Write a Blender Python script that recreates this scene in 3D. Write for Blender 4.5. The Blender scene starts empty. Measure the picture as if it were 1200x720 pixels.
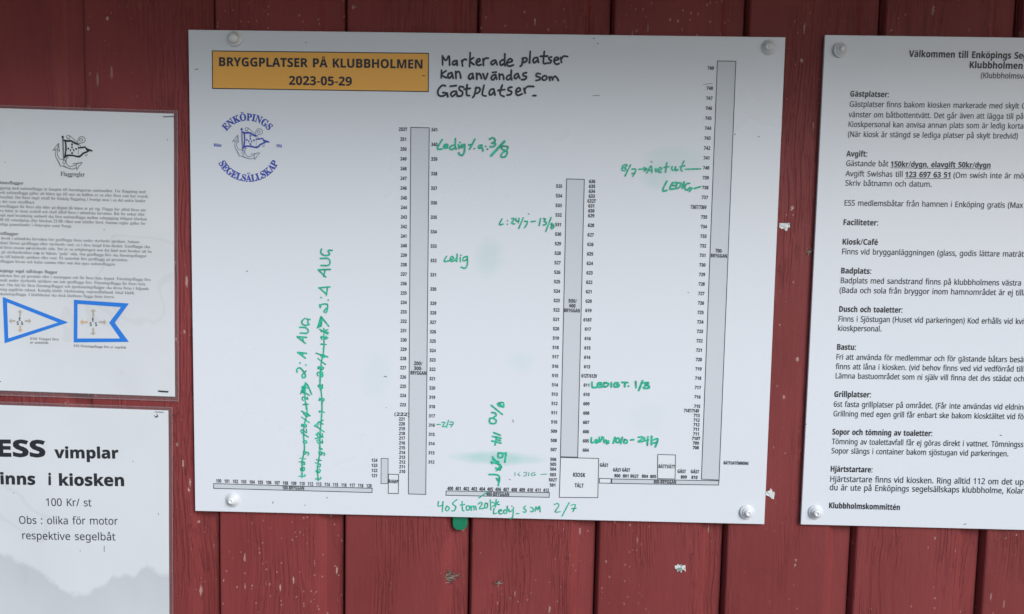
import bpy, bmesh, math, random
from mathutils import Vector, Matrix, noise, geometry
SC = bpy.context.scene
COL = SC.collection
random.seed(4)
# ------------------------------------------------------------------ camera, sky, sun, exposure
FK, YAW, PIT, ROL, CX, CD, CZ = [0.88279, -0.01683, -0.07489, 0.02047, 6.58335, 848.58481, 37.4911]      # focal factor, angles, position in millimetres
cam = bpy.data.cameras.new('camera'); cam.sensor_width = 36; cam.lens = FK*1000/1200*36
cam.clip_start = .01; cam.clip_end = 500
co = bpy.data.objects.new('camera', cam); COL.objects.link(co); SC.camera = co
_f = Vector((math.sin(YAW)*math.cos(PIT), math.cos(YAW)*math.cos(PIT), math.sin(PIT)))
_r = Vector((math.cos(YAW), -math.sin(YAW), 0)); _u = _r.cross(_f)
_r2 = math.cos(ROL)*_r+math.sin(ROL)*_u; _u2 = -math.sin(ROL)*_r+math.cos(ROL)*_u
m3 = Matrix((_r2, _u2, -_f)).transposed()
co.matrix_world = Matrix.Translation((CX/1000, -CD/1000, CZ/1000)) @ m3.to_4x4()

SUN_EL, SUN_AZ = math.radians(32), math.radians(38)      # azimuth: towards the right of straight out from the wall
world = bpy.data.worlds.new('World'); SC.world = world; world.use_nodes = True
wn = world.node_tree; bg = wn.nodes['Background']
sky = wn.nodes.new('ShaderNodeTexSky'); sky.sky_type = 'NISHITA'; sky.sun_disc = False
sdir = Vector((math.sin(SUN_AZ)*math.cos(SUN_EL), -math.cos(SUN_AZ)*math.cos(SUN_EL), math.sin(SUN_EL)))
sky.sun_elevation = SUN_EL; sky.sun_rotation = math.atan2(sdir.x, sdir.y)
sky.air_density = 1.0; sky.dust_density = 1.0; sky.ozone_density = 1.0
wn.links.new(sky.outputs[0], bg.inputs[0]); bg.inputs[1].default_value = .075
sl = bpy.data.lights.new('sun', 'SUN'); sl.energy = 1.5; sl.angle = math.radians(26); sl.color = (.925, .965, 1)
so = bpy.data.objects.new('sun', sl); COL.objects.link(so); so.rotation_euler = sdir.to_track_quat('Z', 'Y').to_euler()
so.location = (2, -3, 3)
vs = SC.view_settings; vs.view_transform = 'Standard'; vs.look = 'None'; vs.exposure = 0.76; vs.gamma = 1; vs.use_curve_mapping = False

# ------------------------------------------------------------------ measured layout (millimetres on each sheet, x right, z up)
TITLE_BOX = ((26.22,-22.21),(267.75,-21.01),(267.98,-63.57),(26.12,-64.04))
TITLE_TEXT = (('BRYGGPLATSER PÅ KLUBBHOLMEN','SB',33.23,-38.98,0.004,9.47,0.987),('2023-05-29','SB',111.84,-58.15,0.003,9.48,1.025))
PIERS = {'200':((247.99,-101.94),(269.4,-102.13),(270.47,-519.64),(249.55,-519.59)),
'100':((23.28,-512.44),(208.49,-513.22),(208.23,-519.07),(23.22,-518.91)),
'121':((217.81,-477.87),(226.48,-477.85),(226.53,-508.12),(217.84,-508.15)),
'400':((293.08,-514.01),(412.8,-512.86),(412.75,-519.28),(292.97,-520.05)),
'500':((422.51,-155.57),(443.12,-155.66),(444.22,-471.49),(423.62,-471.42)),
'700':((584.56,-24.27),(605.54,-24.31),(606.26,-493.99),(585.33,-493.34)),
'800':((483.07,-495.01),(606.26,-493.99),(605.82,-499.78),(483.25,-501)),
'ramp':((226.24,-496.08),(238.86,-496.16),(238.68,-519.47),(226.23,-519.5)),
'kiosk':((423.81,-471.42),(468.22,-471.48),(468.6,-518.2),(423.54,-519)),
'gang':((468.89,-494.68),(483.06,-494.81),(483.25,-501),(469.07,-500.97)),
'wash':((534.61,-465.12),(555.6,-465.18),(556.17,-494),(535.23,-494.15))}
NUMBERS = {'left side numbers of the long 200/300 pier':(('252T','SB',234.93,-106.48,-0.005,3.74,0.799),('251','SB',236.71,-117.34,-0.005,3.74,0.801),('250','SB',236.85,-128.14,-0.005,3.74,0.801),('249','SB',236.99,-138.94,-0.005,3.74,0.801),('248','SB',237.14,-149.74,-0.005,3.74,0.801),('247','SB',237.28,-160.53,-0.005,3.74,0.801),('246','SB',237.42,-171.33,-0.005,3.74,0.801),('245','SB',237.91,-182.13,-0.005,3.74,0.801),('244','SB',237.99,-192.81,-0.005,3.74,0.801),('243','SB',238.07,-203.49,-0.005,3.74,0.801),('242','SB',238.15,-214.16,-0.005,3.74,0.801),('241','SB',238.23,-224.84,-0.005,3.74,0.801),('240','SB',238.31,-235.52,-0.005,3.74,0.801),('239','SB',238.39,-246.2,-0.005,3.74,0.801),('238','SB',238.47,-256.87,-0.005,3.74,0.801),('237','SB',238.54,-267.55,-0.005,3.74,0.801),('236','SB',238.62,-278.23,-0.005,3.74,0.801),('235','SB',238.7,-288.91,-0.005,3.74,0.801),('234','SB',238.78,-299.58,-0.005,3.74,0.801),('233','SB',238.86,-310.26,-0.005,3.74,0.801),('232','SB',238.94,-320.94,-0.005,3.74,0.801),('231','SB',239.02,-331.62,-0.005,3.74,0.801),('230','SB',239.1,-342.29,-0.005,3.74,0.801),('229','SB',239.18,-352.97,-0.005,3.74,0.801),('228','SB',238.89,-363.55,-0.005,3.74,0.801),('227','SB',238.93,-374.22,-0.005,3.74,0.801),('226','SB',238.98,-384.88,-0.005,3.74,0.801),('225','SB',239.02,-395.55,-0.005,3.74,0.801),('224','SB',239.07,-406.22,-0.005,3.74,0.801),('223','SB',239.11,-416.88,-0.005,3.74,0.801),('(222)','SB',232.73,-427.9,-0.005,3.74,1.454),('221','SB',238.04,-433.47,-0.005,3.74,0.801),('220','SB',238.14,-439.04,-0.005,3.74,0.801),('219','SB',238.23,-444.61,-0.005,3.74,0.801),('218','SB',238.32,-450.18,-0.005,3.74,0.801),('217','SB',238.42,-455.74,-0.005,3.74,0.801),('216','SB',238.51,-461.31,-0.005,3.74,0.801),('215','SB',238.6,-466.88,-0.005,3.74,0.801),('214','SB',238.7,-472.45,-0.005,3.74,0.801),('213','SB',238.79,-478.02,-0.005,3.74,0.801),('212','SB',238.88,-483.59,-0.005,3.74,0.801),('211','SB',238.98,-489.15,-0.005,3.74,0.801),('210','SB',239.07,-494.72,-0.005,3.74,0.801)),
'right side numbers of the long 200/300 pier':(('341','SB',271.25,-106.33,-0.005,3.74,0.801),('340','SB',271.33,-122.46,-0.005,3.74,0.801),('339','SB',271.42,-138.59,-0.005,3.74,0.801),('338','SB',271.5,-154.72,-0.005,3.74,0.801),('337','SB',271.58,-170.85,-0.005,3.74,0.801),('336','SB',271.66,-186.98,-0.005,3.74,0.801),('335','SB',271.75,-203.11,-0.005,3.74,0.801),('334','SB',271.83,-219.24,-0.005,3.74,0.801),('333','SB',271.91,-235.36,-0.005,3.74,0.801),('332','SB',271.99,-251.49,-0.005,3.74,0.801),('331','SB',272.08,-267.62,-0.005,3.74,0.801),('330','SB',272.16,-283.75,-0.005,3.74,0.801),('329','SB',272.36,-299.89,-0.005,3.74,0.801),('328','SB',272.37,-310.65,-0.005,3.74,0.801),('327','SB',272.38,-321.4,-0.005,3.74,0.801),('326','SB',272.39,-332.16,-0.005,3.74,0.801),('325','SB',272.4,-342.92,-0.005,3.74,0.801),('324','SB',272.4,-353.67,-0.005,3.74,0.801),('323','SB',272.41,-364.43,-0.005,3.74,0.801),('322','SB',272.42,-375.19,-0.005,3.74,0.801),('321','SB',272.43,-385.94,-0.005,3.74,0.801),('320','SB',272.44,-396.7,-0.005,3.74,0.801),('319','SB',272.45,-407.46,-0.005,3.74,0.801),('318','SB',272.46,-418.21,-0.005,3.74,0.801),('317','SB',272.47,-428.97,-0.005,3.74,0.801),('316','SB',272.47,-439.73,-0.005,3.74,0.801),('315','SB',272.48,-450.48,-0.005,3.74,0.801),('314','SB',272.49,-461.24,-0.005,3.74,0.801),('313','SB',272.5,-472,-0.005,3.74,0.801),('312','SB',272.51,-482.75,-0.005,3.74,0.801)),
'numbers above the short pier at lower left':(('100','SB',26.41,-511.47,-0.005,4.03,0.675),('101','SB',36.11,-511.54,-0.005,4.03,0.675),('102','SB',45.81,-511.61,-0.005,4.03,0.675),('103','SB',55.51,-511.68,-0.005,4.03,0.675),('104','SB',65.22,-511.75,-0.005,4.03,0.675),('105','SB',74.92,-511.82,-0.005,4.03,0.675),('106','SB',84.62,-511.89,-0.005,4.03,0.675),('107','SB',94.33,-511.96,-0.005,4.03,0.675),('108','SB',104.03,-512.03,-0.005,4.03,0.675),('109','SB',113.73,-512.1,-0.005,4.03,0.675),('110','SB',123.43,-512.17,-0.005,4.03,0.675),('112','SB',133.14,-512.24,-0.005,4.03,0.675),('113','SB',142.84,-512.31,-0.005,4.03,0.675),('114','SB',152.54,-512.38,-0.005,4.03,0.675),('115','SB',162.24,-512.45,-0.005,4.03,0.675),('116','SB',171.95,-512.52,-0.005,4.03,0.675),('117','SB',181.65,-512.59,-0.005,4.03,0.675),('118','SB',191.35,-512.67,-0.005,4.03,0.675),('120','SB',201.06,-512.74,-0.005,4.03,0.675)),
'numbers beside the small stub pier':(('124','SB',206.84,-482.33,-0.005,3.74,0.801),('123','SB',206.88,-488.35,-0.005,3.74,0.801),('122','SB',206.92,-494.36,-0.005,3.74,0.801),('121','SB',206.96,-500.37,-0.005,3.74,0.801)),
'numbers above the 400 pier':(('400','SB',294.9,-513.28,-0.005,4.03,0.714),('401','SB',304.09,-513.22,-0.005,4.03,0.714),('402','SB',313.28,-513.16,-0.005,4.03,0.714),('403','SB',322.47,-513.1,-0.005,4.03,0.714),('404','SB',331.66,-513.05,-0.005,4.03,0.714),('405','SB',340.85,-512.99,-0.005,4.03,0.714),('406','SB',350.03,-512.93,-0.005,4.03,0.714),('407','SB',359.22,-512.87,-0.005,4.03,0.714),('408','SB',368.41,-512.82,-0.005,4.03,0.714),('409','SB',377.6,-512.76,-0.005,4.03,0.714),('410','SB',386.79,-512.7,-0.005,4.03,0.714),('411','SB',395.98,-512.64,-0.005,4.03,0.714),('412','SB',405.16,-512.59,-0.005,4.03,0.714)),
'left side numbers of the 500/600 pier':(('535','SB',411.33,-165.88,-0.005,3.74,0.801),('534','SB',411.37,-176.53,-0.005,3.74,0.801),('533','SB',411.4,-187.19,-0.005,3.74,0.801),('532','SB',411.44,-197.84,-0.005,3.74,0.801),('531','SB',411.47,-208.49,-0.005,3.74,0.801),('530','SB',411.51,-219.14,-0.005,3.74,0.801),('529','SB',411.55,-229.79,-0.005,3.74,0.801),('528','SB',411.58,-240.44,-0.005,3.74,0.801),('527','SB',411.62,-251.1,-0.005,3.74,0.801),('526','SB',411.65,-261.75,-0.005,3.74,0.801),('525','SB',411.69,-272.4,-0.005,3.74,0.801),('524','SB',411.73,-283.05,-0.005,3.74,0.801),('523','SB',411.76,-293.7,-0.005,3.74,0.801),('522','SB',411.8,-304.35,-0.005,3.74,0.801),('521','SB',411.84,-315.01,-0.005,3.74,0.801),('520','SB',411.87,-325.66,-0.005,3.74,0.801),('519','SB',411.91,-336.31,-0.005,3.74,0.801),('518','SB',411.94,-346.96,-0.005,3.74,0.801),('517','SB',411.98,-357.61,-0.005,3.74,0.801),('516','SB',412.05,-368.44,-0.005,3.74,0.801),('515','SB',412.1,-379.14,-0.005,3.74,0.801),('514','SB',412.15,-389.84,-0.005,3.74,0.801),('513','SB',412.19,-400.54,-0.005,3.74,0.801),('512','SB',412.24,-411.24,-0.005,3.74,0.801),('511','SB',412.29,-421.94,-0.005,3.74,0.801),('510','SB',412.34,-432.64,-0.005,3.74,0.801),('509','SB',412.38,-443.33,-0.005,3.74,0.801),('508','SB',412.43,-454.03,-0.005,3.74,0.801),('507','SB',412.48,-464.73,-0.005,3.74,0.801),('506','SB',412.46,-476.07,-0.005,3.74,0.801),('505','SB',412.45,-481.76,-0.005,3.74,0.801),('504','SB',412.45,-487.44,-0.005,3.74,0.801),('503','SB',412.42,-494.03,-0.005,3.74,0.801),('502T','SB',411.27,-500.08,-0.005,3.74,0.799),('501','SB',412.52,-506.13,-0.005,3.74,0.801)),
'right side numbers of the 500/600 pier':(('636','SB',447.94,-160,-0.005,3.74,0.801),('635','SB',447.94,-165.41,-0.005,3.74,0.801),('634','SB',447.95,-170.83,-0.005,3.74,0.801),('633','SB',447.95,-176.24,-0.005,3.74,0.801),('632T','SB',446.75,-181.65,-0.005,3.74,0.799),('631','SB',447.95,-187.07,-0.005,3.74,0.801),('630','SB',447.96,-192.48,-0.005,3.74,0.801),('629','SB',447.96,-197.89,-0.005,3.74,0.801),('628','SB',447.98,-208.61,-0.005,3.74,0.801),('627','SB',447.96,-219.23,-0.005,3.74,0.801),('626','SB',447.94,-229.85,-0.005,3.74,0.801),('625','SB',447.92,-240.47,-0.005,3.74,0.801),('624','SB',447.9,-251.09,-0.005,3.74,0.801),('623','SB',447.87,-261.71,-0.005,3.74,0.801),('622','SB',447.85,-272.33,-0.005,3.74,0.801),('621','SB',447.83,-282.95,-0.005,3.74,0.801),('620','SB',447.81,-293.57,-0.005,3.74,0.801),('619','SB',447.79,-304.19,-0.005,3.74,0.801),('618T','SB',445.93,-314.84,-0.005,3.74,0.799),('617','SB',447.81,-325.28,-0.005,3.74,0.801),('616','SB',447.87,-335.99,-0.005,3.74,0.801),('615','SB',447.92,-346.69,-0.005,3.74,0.801),('614','SB',447.97,-357.4,-0.005,3.74,0.801),('613','SB',448.03,-368.1,-0.005,3.74,0.801),('612T/612V','SB',445.41,-378.78,-0.005,4.13,0.615),('611','SB',448.24,-389.23,-0.005,3.74,0.801),('610','SB',448.37,-399.97,-0.005,3.74,0.801),('609','SB',448.5,-410.71,-0.005,3.74,0.801),('608','SB',448.63,-421.45,-0.005,3.74,0.801),('607','SB',448.77,-432.19,-0.005,3.74,0.801),('606','SB',448.9,-442.92,-0.005,3.74,0.801),('605','SB',449.03,-453.66,-0.005,3.74,0.801),('604','SB',449.16,-464.4,-0.005,3.74,0.801)),
'left side numbers of the tall 700 pier':(('749','SB',574.3,-34.32,-0.005,3.74,0.801),('748','SB',574.14,-56.04,-0.005,3.74,0.801),('747','SB',574.08,-66.88,-0.005,3.74,0.801),('746','SB',574.02,-77.71,-0.005,3.74,0.801),('745','SB',573.97,-88.55,-0.005,3.74,0.801),('744','SB',573.91,-99.39,-0.005,3.74,0.801),('743','SB',573.85,-110.22,-0.005,3.74,0.801),('742','SB',573.79,-121.06,-0.005,3.74,0.801),('741','SB',573.73,-131.9,-0.005,3.74,0.801),('740','SB',573.67,-142.73,-0.005,3.74,0.801),('739','SB',573.62,-153.57,-0.005,3.74,0.801),('738','SB',573.56,-164.41,-0.005,3.74,0.801),('737','SB',573.5,-175.24,-0.005,3.74,0.801),('736T/736V','SB',561.67,-186.21,-0.005,4.13,0.615),('735','SB',573.59,-196.85,-0.005,3.74,0.801),('734','SB',573.61,-207.53,-0.005,3.74,0.801),('733','SB',573.64,-218.21,-0.005,3.74,0.801),('732','SB',573.66,-228.89,-0.005,3.74,0.801),('731','SB',573.69,-239.57,-0.005,3.74,0.801),('730','SB',573.71,-250.25,-0.005,3.74,0.801),('729','SB',573.74,-260.93,-0.005,3.74,0.801),('728','SB',573.76,-271.6,-0.005,3.74,0.801),('727','SB',573.78,-282.28,-0.005,3.74,0.801),('726','SB',573.81,-292.96,-0.005,3.74,0.801),('725','SB',573.83,-303.64,-0.005,3.74,0.801),('724','SB',573.86,-314.32,-0.005,3.74,0.801),('723','SB',573.88,-325,-0.005,3.74,0.801),('722','SB',573.9,-335.68,-0.005,3.74,0.801),('721','SB',573.93,-346.36,-0.005,3.74,0.801),('720','SB',573.95,-357.04,-0.005,3.74,0.801),('719','SB',573.98,-367.72,-0.005,3.74,0.801),('718','SB',574,-378.39,-0.005,3.74,0.801),('717','SB',574.03,-389.07,-0.005,3.74,0.801),('716','SB',574.05,-399.75,-0.005,3.74,0.801),('715','SB',574.08,-410.54,-0.005,3.74,0.801),('714T/714V','SB',562.81,-415.95,-0.005,4.03,0.613),('713','SB',574.01,-421.16,-0.005,3.74,0.801),('712','SB',574.06,-426.47,-0.005,3.74,0.801),('712','SB',574.12,-431.79,-0.005,3.74,0.801),('711','SB',574.17,-437.1,-0.005,3.74,0.801),('711','SB',574.22,-442.41,-0.005,3.74,0.801),('710T','SB',573.07,-447.73,-0.005,3.74,0.799),('709','SB',574.33,-453.04,-0.005,3.74,0.801),('708','SB',574.38,-458.35,-0.005,3.74,0.801)),
'numbers along the 800 pier':(('800','SB',486.19,-493.31,-0.005,3.74,0.801),('801','SB',496,-493.31,-0.005,3.74,0.801),('802T','SB',504.6,-493.3,-0.005,3.74,0.799),('804','SB',517.69,-493.09,-0.005,3.74,0.801),('805','SB',527.14,-493.14,-0.005,3.74,0.801),('809','SB',562.09,-492.83,-0.005,3.74,0.801),('810','SB',574.25,-492.91,-0.005,3.74,0.801))}
PIER_TEXT = {'200':(('200/','SB',254.65,-368.84,-0.038,4.11,0.813),('300-','SB',254.71,-374.53,-0.037,4.12,0.831),('BRYGGAN','SB',250.67,-379.93,-0.009,4.12,0.654)),
'100':(('100-BRYGGAN','SB',103.68,-517.59,0.003,4.03,0.658),),
'400':(('400-BRYGGAN','SB',339.93,-518.8,0.004,4.21,0.648),),
'500':(('500/','SB',428.38,-293.75,-0.038,4.05,0.814),('600','SB',429.43,-299.13,-0.058,4.05,0.745),('BRYGGAN','SB',423.75,-304.66,-0.01,4.05,0.657)),
'700':(('700-','SB',590.9,-234.07,-0.049,3.99,0.721),('BRYGGAN','SB',585.94,-239.7,-0.01,4,0.675)),
'800':(('800-BRYGGAN','SB',531.46,-499.24,0.003,3.99,0.665),),
'ramp':(('RAMP','SB',226.97,-506.81,-0.026,4.22,0.658),),
'kiosk':(('KIOSK','SB',438.76,-493.77,-0.015,4.59,0.725),('TÅLT','SB',441.04,-506.11,-0.031,4.6,0.67)),
'wash':(('BÅTTVÄTT','SB',536.19,-481.27,-0.006,4.17,0.648),)}
MAP_WORDS = (('GÄST','SB',469.19,-481.31,-0.035,3.98,0.69),('GÄST','SB',484.47,-486.49,-0.038,3.98,0.662),('GÄST','SB',494.71,-486.33,-0.037,3.98,0.662),('GÄST','SB',558.02,-486.28,-0.036,3.98,0.689),('GÄST','SB',573.1,-486.19,-0.035,3.98,0.687),('BÅTTOATÖMNING','SB',610.1,-475.1,0.005,3.57,0.631))
LOGO_TEXT = (('E','SF',41.85,-110.23,0.842,7.45,0.901),('N','SF',45.73,-105.73,0.63,7.45,0.901),('K','SF',51.06,-101.74,0.402,7.45,0.901),('Ö','SF',57.36,-98.96,0.167,7.45,0.901),('P','SF',64.42,-97.79,-0.047,7.45,0.901),('I','SF',70.12,-98.12,-0.2,7.45,0.901),('N','SF',73.45,-98.6,-0.371,7.45,0.901),('G','SF',79.69,-100.94,-0.598,7.45,0.901),('S','SF',85.39,-104.86,-0.802,7.45,0.901),('S','SF',32.49,-145.46,-1.006,7.45,0.888),('E','SF',35.57,-150.37,-0.844,7.45,0.888),('G','SF',39.92,-155.3,-0.659,7.45,0.888),('E','SF',45.92,-159.87,-0.474,7.45,0.888),('L','SF',51.76,-162.84,-0.304,7.45,0.888),('S','SF',57.8,-164.71,-0.145,7.45,0.888),('Ä','SF',63.53,-165.56,0.016,7.45,0.888),('L','SF',70.02,-165.44,0.184,7.45,0.888),('L','SF',76.24,-164.27,0.35,7.45,0.888),('S','SF',82.16,-162.08,0.509,7.45,0.888),('K','SF',87.27,-159.3,0.684,7.45,0.888),('A','SF',93.09,-154.47,0.869,7.45,0.888),('P','SF',97.26,-149.49,1.036,7.45,0.888),('Bildat','SF',27.35,-126.98,-0.047,3.02,0.733),('1916','SF',97.71,-126.66,-0.072,3.01,0.64))
LOGO_EMBLEM = (('d',((1.53,((60.25,-111.01),(64.09,-111.69),(67.93,-111.62),(70.99,-113.3),(74.82,-114.81))),)),('d',((1.3,((61.63,-111.43),(62.22,-115.34),(62.35,-119.85),(61.86,-124.38),(61.53,-128.16))),)),('d',((1.38,((60.76,-128.55),(62.46,-127.24),(64.77,-126.29),(70.15,-126.5),(73.22,-127.35),(76.45,-127.59))),(1.38,((75.53,-127.31),(77.84,-126.59),(80.15,-124.21),(84,-122.48),(86.7,-120.78))))),('d',((1.22,((75.42,-118.57),(79.41,-118.04),(82.33,-117.54),(83.63,-119.1),(86.31,-120.18),(89.53,-121.33))),)),('d',((0.92,((83.63,-120.23),(86.31,-121.08),(89.38,-121.48))),)),('g',((0.31,((75.13,-114.73),(75.33,-120.38),(75.14,-126.79))),)),('d',((1.53,((68.68,-114.92),(68.68,-115.22))),(1.53,((64.81,-119.36),(64.81,-119.51))),(1.53,((72.88,-119.67),(73.03,-119.66))),(1.53,((68.78,-123.73),(68.78,-124.03))))),('d',((0.84,((68.67,-117.11),(68.5,-118.61),(69.27,-118.37))),(0.84,((66.96,-120.37),(67.26,-121.27),(66.8,-121.73))),(0.84,((70.03,-120.17),(70.33,-121.22),(70.79,-121.66))))),('g',((1.22,((59.04,-108.62),(59.29,-116.89),(59.77,-126.68),(59.97,-131.21))),)),('d',((1.99,((58.89,-107.72),(59.05,-107.72))),)),('g',((0.46,((66.04,-106.09),(69.48,-108.81),(73.68,-112.5))),(0.46,((63.49,-109.14),(67.93,-111.32),(72.68,-113.5))))),('g',((0.46,((64.74,-105.74),(63.35,-106.44),(62.96,-107.65),(63.72,-108.92),(65.26,-108.89),(66.26,-107.89),(66.04,-106.62),(64.74,-105.74))),)),('g',((0.53,((74.83,-113.99),(74.69,-111.35),(75.62,-108.71),(77.93,-106.94),(80.61,-107.34),(82.37,-109.34),(81.9,-111.83),(79.82,-113.14),(76.36,-113.73))),(0.53,((76.76,-111.69),(76.53,-109.82),(78.07,-108.89),(79.61,-109.61),(79.29,-111.27),(77.91,-111.45))))),('g',((0.46,((75.59,-114.72),(76.74,-115.83),(77.88,-117.17))),(0.46,((75.97,-114.49),(77.9,-113.55))))),('g',((0.53,((48.65,-121.6),(51.37,-118.16),(54.55,-114.27),(54.98,-118.48),(55.41,-122.39),(53.65,-121.14),(51.74,-120.42),(48.65,-121.6))),(0.53,((54.54,-114.72),(53.27,-120.77))))),('g',((0.53,((51.5,-120.8),(51.16,-125.33),(51.83,-128.71),(53.58,-132.08),(55.1,-135.07),(56.23,-137.7))),)),('g',((0.53,((53.03,-122.28),(53.24,-125.67),(54.37,-128.67),(56.28,-130.37),(59.36,-130.62))),)),('g',((0.69,((52.44,-129.83),(54.34,-132.82),(55.86,-135.82))),)),('g',((0.53,((56.23,-137.7),(60.09,-137.25),(63.54,-139.08),(67.77,-140.29),(70.85,-139.93),(73.32,-138.52))),)),('g',((0.53,((64.76,-128.25),(62.82,-130.03),(62.42,-133.43),(63.79,-136.28),(66.24,-137.59),(70.09,-137.07),(73.02,-135.5))),)),('g',((0.76,((59.31,-137.64),(63.15,-139.08),(66.61,-139.78))),)),('g',((0.53,((69.33,-134.97),(73.95,-134.35),(79.11,-133.43),(76.25,-136.96),(73.46,-140.94),(73.16,-138.15),(73.02,-135.5),(75.49,-134.55))),)),('g',((0.46,((82.07,-125.68),(83.22,-126.42),(84.37,-125.87),(84.14,-124.59))),)),('g',((0.46,((60.13,-131.21),(61.66,-132.31),(60.48,-135.73),(58.96,-133.49),(60.13,-131.21))),(0.46,((63.6,-128.5),(62.05,-131.17),(61.49,-134.2))))))
FLAG_EMBLEM = (('d',((1.64,((-121.59,289.73),(-117.42,288.98),(-113.23,289.06),(-109.92,287.23),(-105.77,285.59))),)),('d',((1.4,((-120.1,289.26),(-119.53,285.02),(-119.48,280.1),(-120.1,275.17),(-120.54,271.06))),)),('d',((1.48,((-121.39,270.63),(-119.51,272.06),(-116.96,273.09),(-111.1,272.87),(-107.76,271.95),(-104.24,271.68))),(1.48,((-105.24,271.99),(-102.71,272.78),(-100.14,275.37),(-95.9,277.25),(-92.93,279.1))))),('d',((1.32,((-105.19,281.5),(-100.82,282.07),(-97.63,282.62),(-96.24,280.93),(-93.33,279.75),(-89.84,278.5))),)),('d',((0.99,((-96.27,279.7),(-93.36,278.77),(-90.01,278.34))),)),('g',((0.33,((-105.43,285.68),(-105.32,279.54),(-105.65,272.56))),)),('d',((1.64,((-112.48,285.47),(-112.49,285.14))),(1.64,((-116.78,280.64),(-116.79,280.48))),(1.64,((-107.99,280.31),(-107.82,280.31))),(1.64,((-112.53,275.88),(-112.54,275.55))))),('d',((0.9,((-112.53,283.09),(-112.74,281.45),(-111.9,281.71))),(0.9,((-114.46,279.54),(-114.15,278.56),(-114.66,278.06))),(0.9,((-111.1,279.76),(-110.79,278.62),(-110.3,278.13))))),('g',((1.32,((-122.87,292.32),(-122.76,283.32),(-122.43,272.67),(-122.3,267.74))),)),('d',((2.14,((-123.02,293.3),(-122.85,293.3))),)),('g',((0.49,((-115.18,295.07),(-111.48,292.12),(-106.97,288.1))),(0.49,((-118.03,291.75),(-113.22,289.38),(-108.08,287.02))))),('g',((0.49,((-116.6,295.46),(-118.12,294.7),(-118.57,293.38),(-117.77,292),(-116.09,292.03),(-114.98,293.12),(-115.2,294.5),(-116.6,295.46))),)),('g',((0.58,((-105.75,286.49),(-105.85,289.35),(-104.78,292.23),(-102.23,294.16),(-99.31,293.72),(-97.43,291.55),(-97.99,288.84),(-100.29,287.41),(-104.07,286.77))),(0.58,((-103.6,288.98),(-103.8,291.02),(-102.11,292.04),(-100.45,291.25),(-100.83,289.44),(-102.34,289.25))))),('g',((0.49,((-104.93,285.69),(-103.7,284.48),(-102.48,283.03))),(0.49,((-104.51,285.94),(-102.39,286.96))))),('g',((0.58,((-134.46,278.19),(-131.43,281.94),(-127.89,286.18),(-127.5,281.6),(-127.1,277.34),(-128.99,278.7),(-131.07,279.48),(-134.46,278.19))),(0.58,((-127.9,285.69),(-129.4,279.1))))),('g',((0.58,((-131.33,279.07),(-131.79,274.14),(-131.13,270.45),(-129.29,266.79),(-127.69,263.53),(-126.5,260.68))),)),('g',((0.58,((-129.7,277.46),(-129.54,273.77),(-128.36,270.51),(-126.3,268.65),(-122.95,268.39))),)),('g',((0.74,((-130.49,269.23),(-128.47,265.98),(-126.87,262.73))),)),('g',((0.58,((-126.5,260.68),(-122.29,261.17),(-118.55,259.18),(-113.97,257.86),(-110.6,258.25),(-107.87,259.79))),)),('g',((0.58,((-117.01,270.96),(-119.16,269.03),(-119.67,265.32),(-118.23,262.23),(-115.58,260.8),(-111.36,261.37),(-108.13,263.07))),)),('g',((0.82,((-123.14,260.74),(-118.98,259.17),(-115.21,258.42))),)),('g',((0.58,((-112.15,263.65),(-107.1,264.32),(-101.45,265.33),(-104.64,261.49),(-107.77,257.16),(-108.03,260.19),(-108.13,263.07),(-105.42,264.11))),)),('g',((0.49,((-98.08,273.76),(-96.84,272.97),(-95.56,273.56),(-95.79,274.95))),)),('g',((0.49,((-122.13,267.74),(-120.48,266.54),(-121.83,262.82),(-123.45,265.25),(-122.13,267.74))),(0.49,((-118.28,270.69),(-120.03,267.78),(-120.7,264.48))))))
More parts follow.
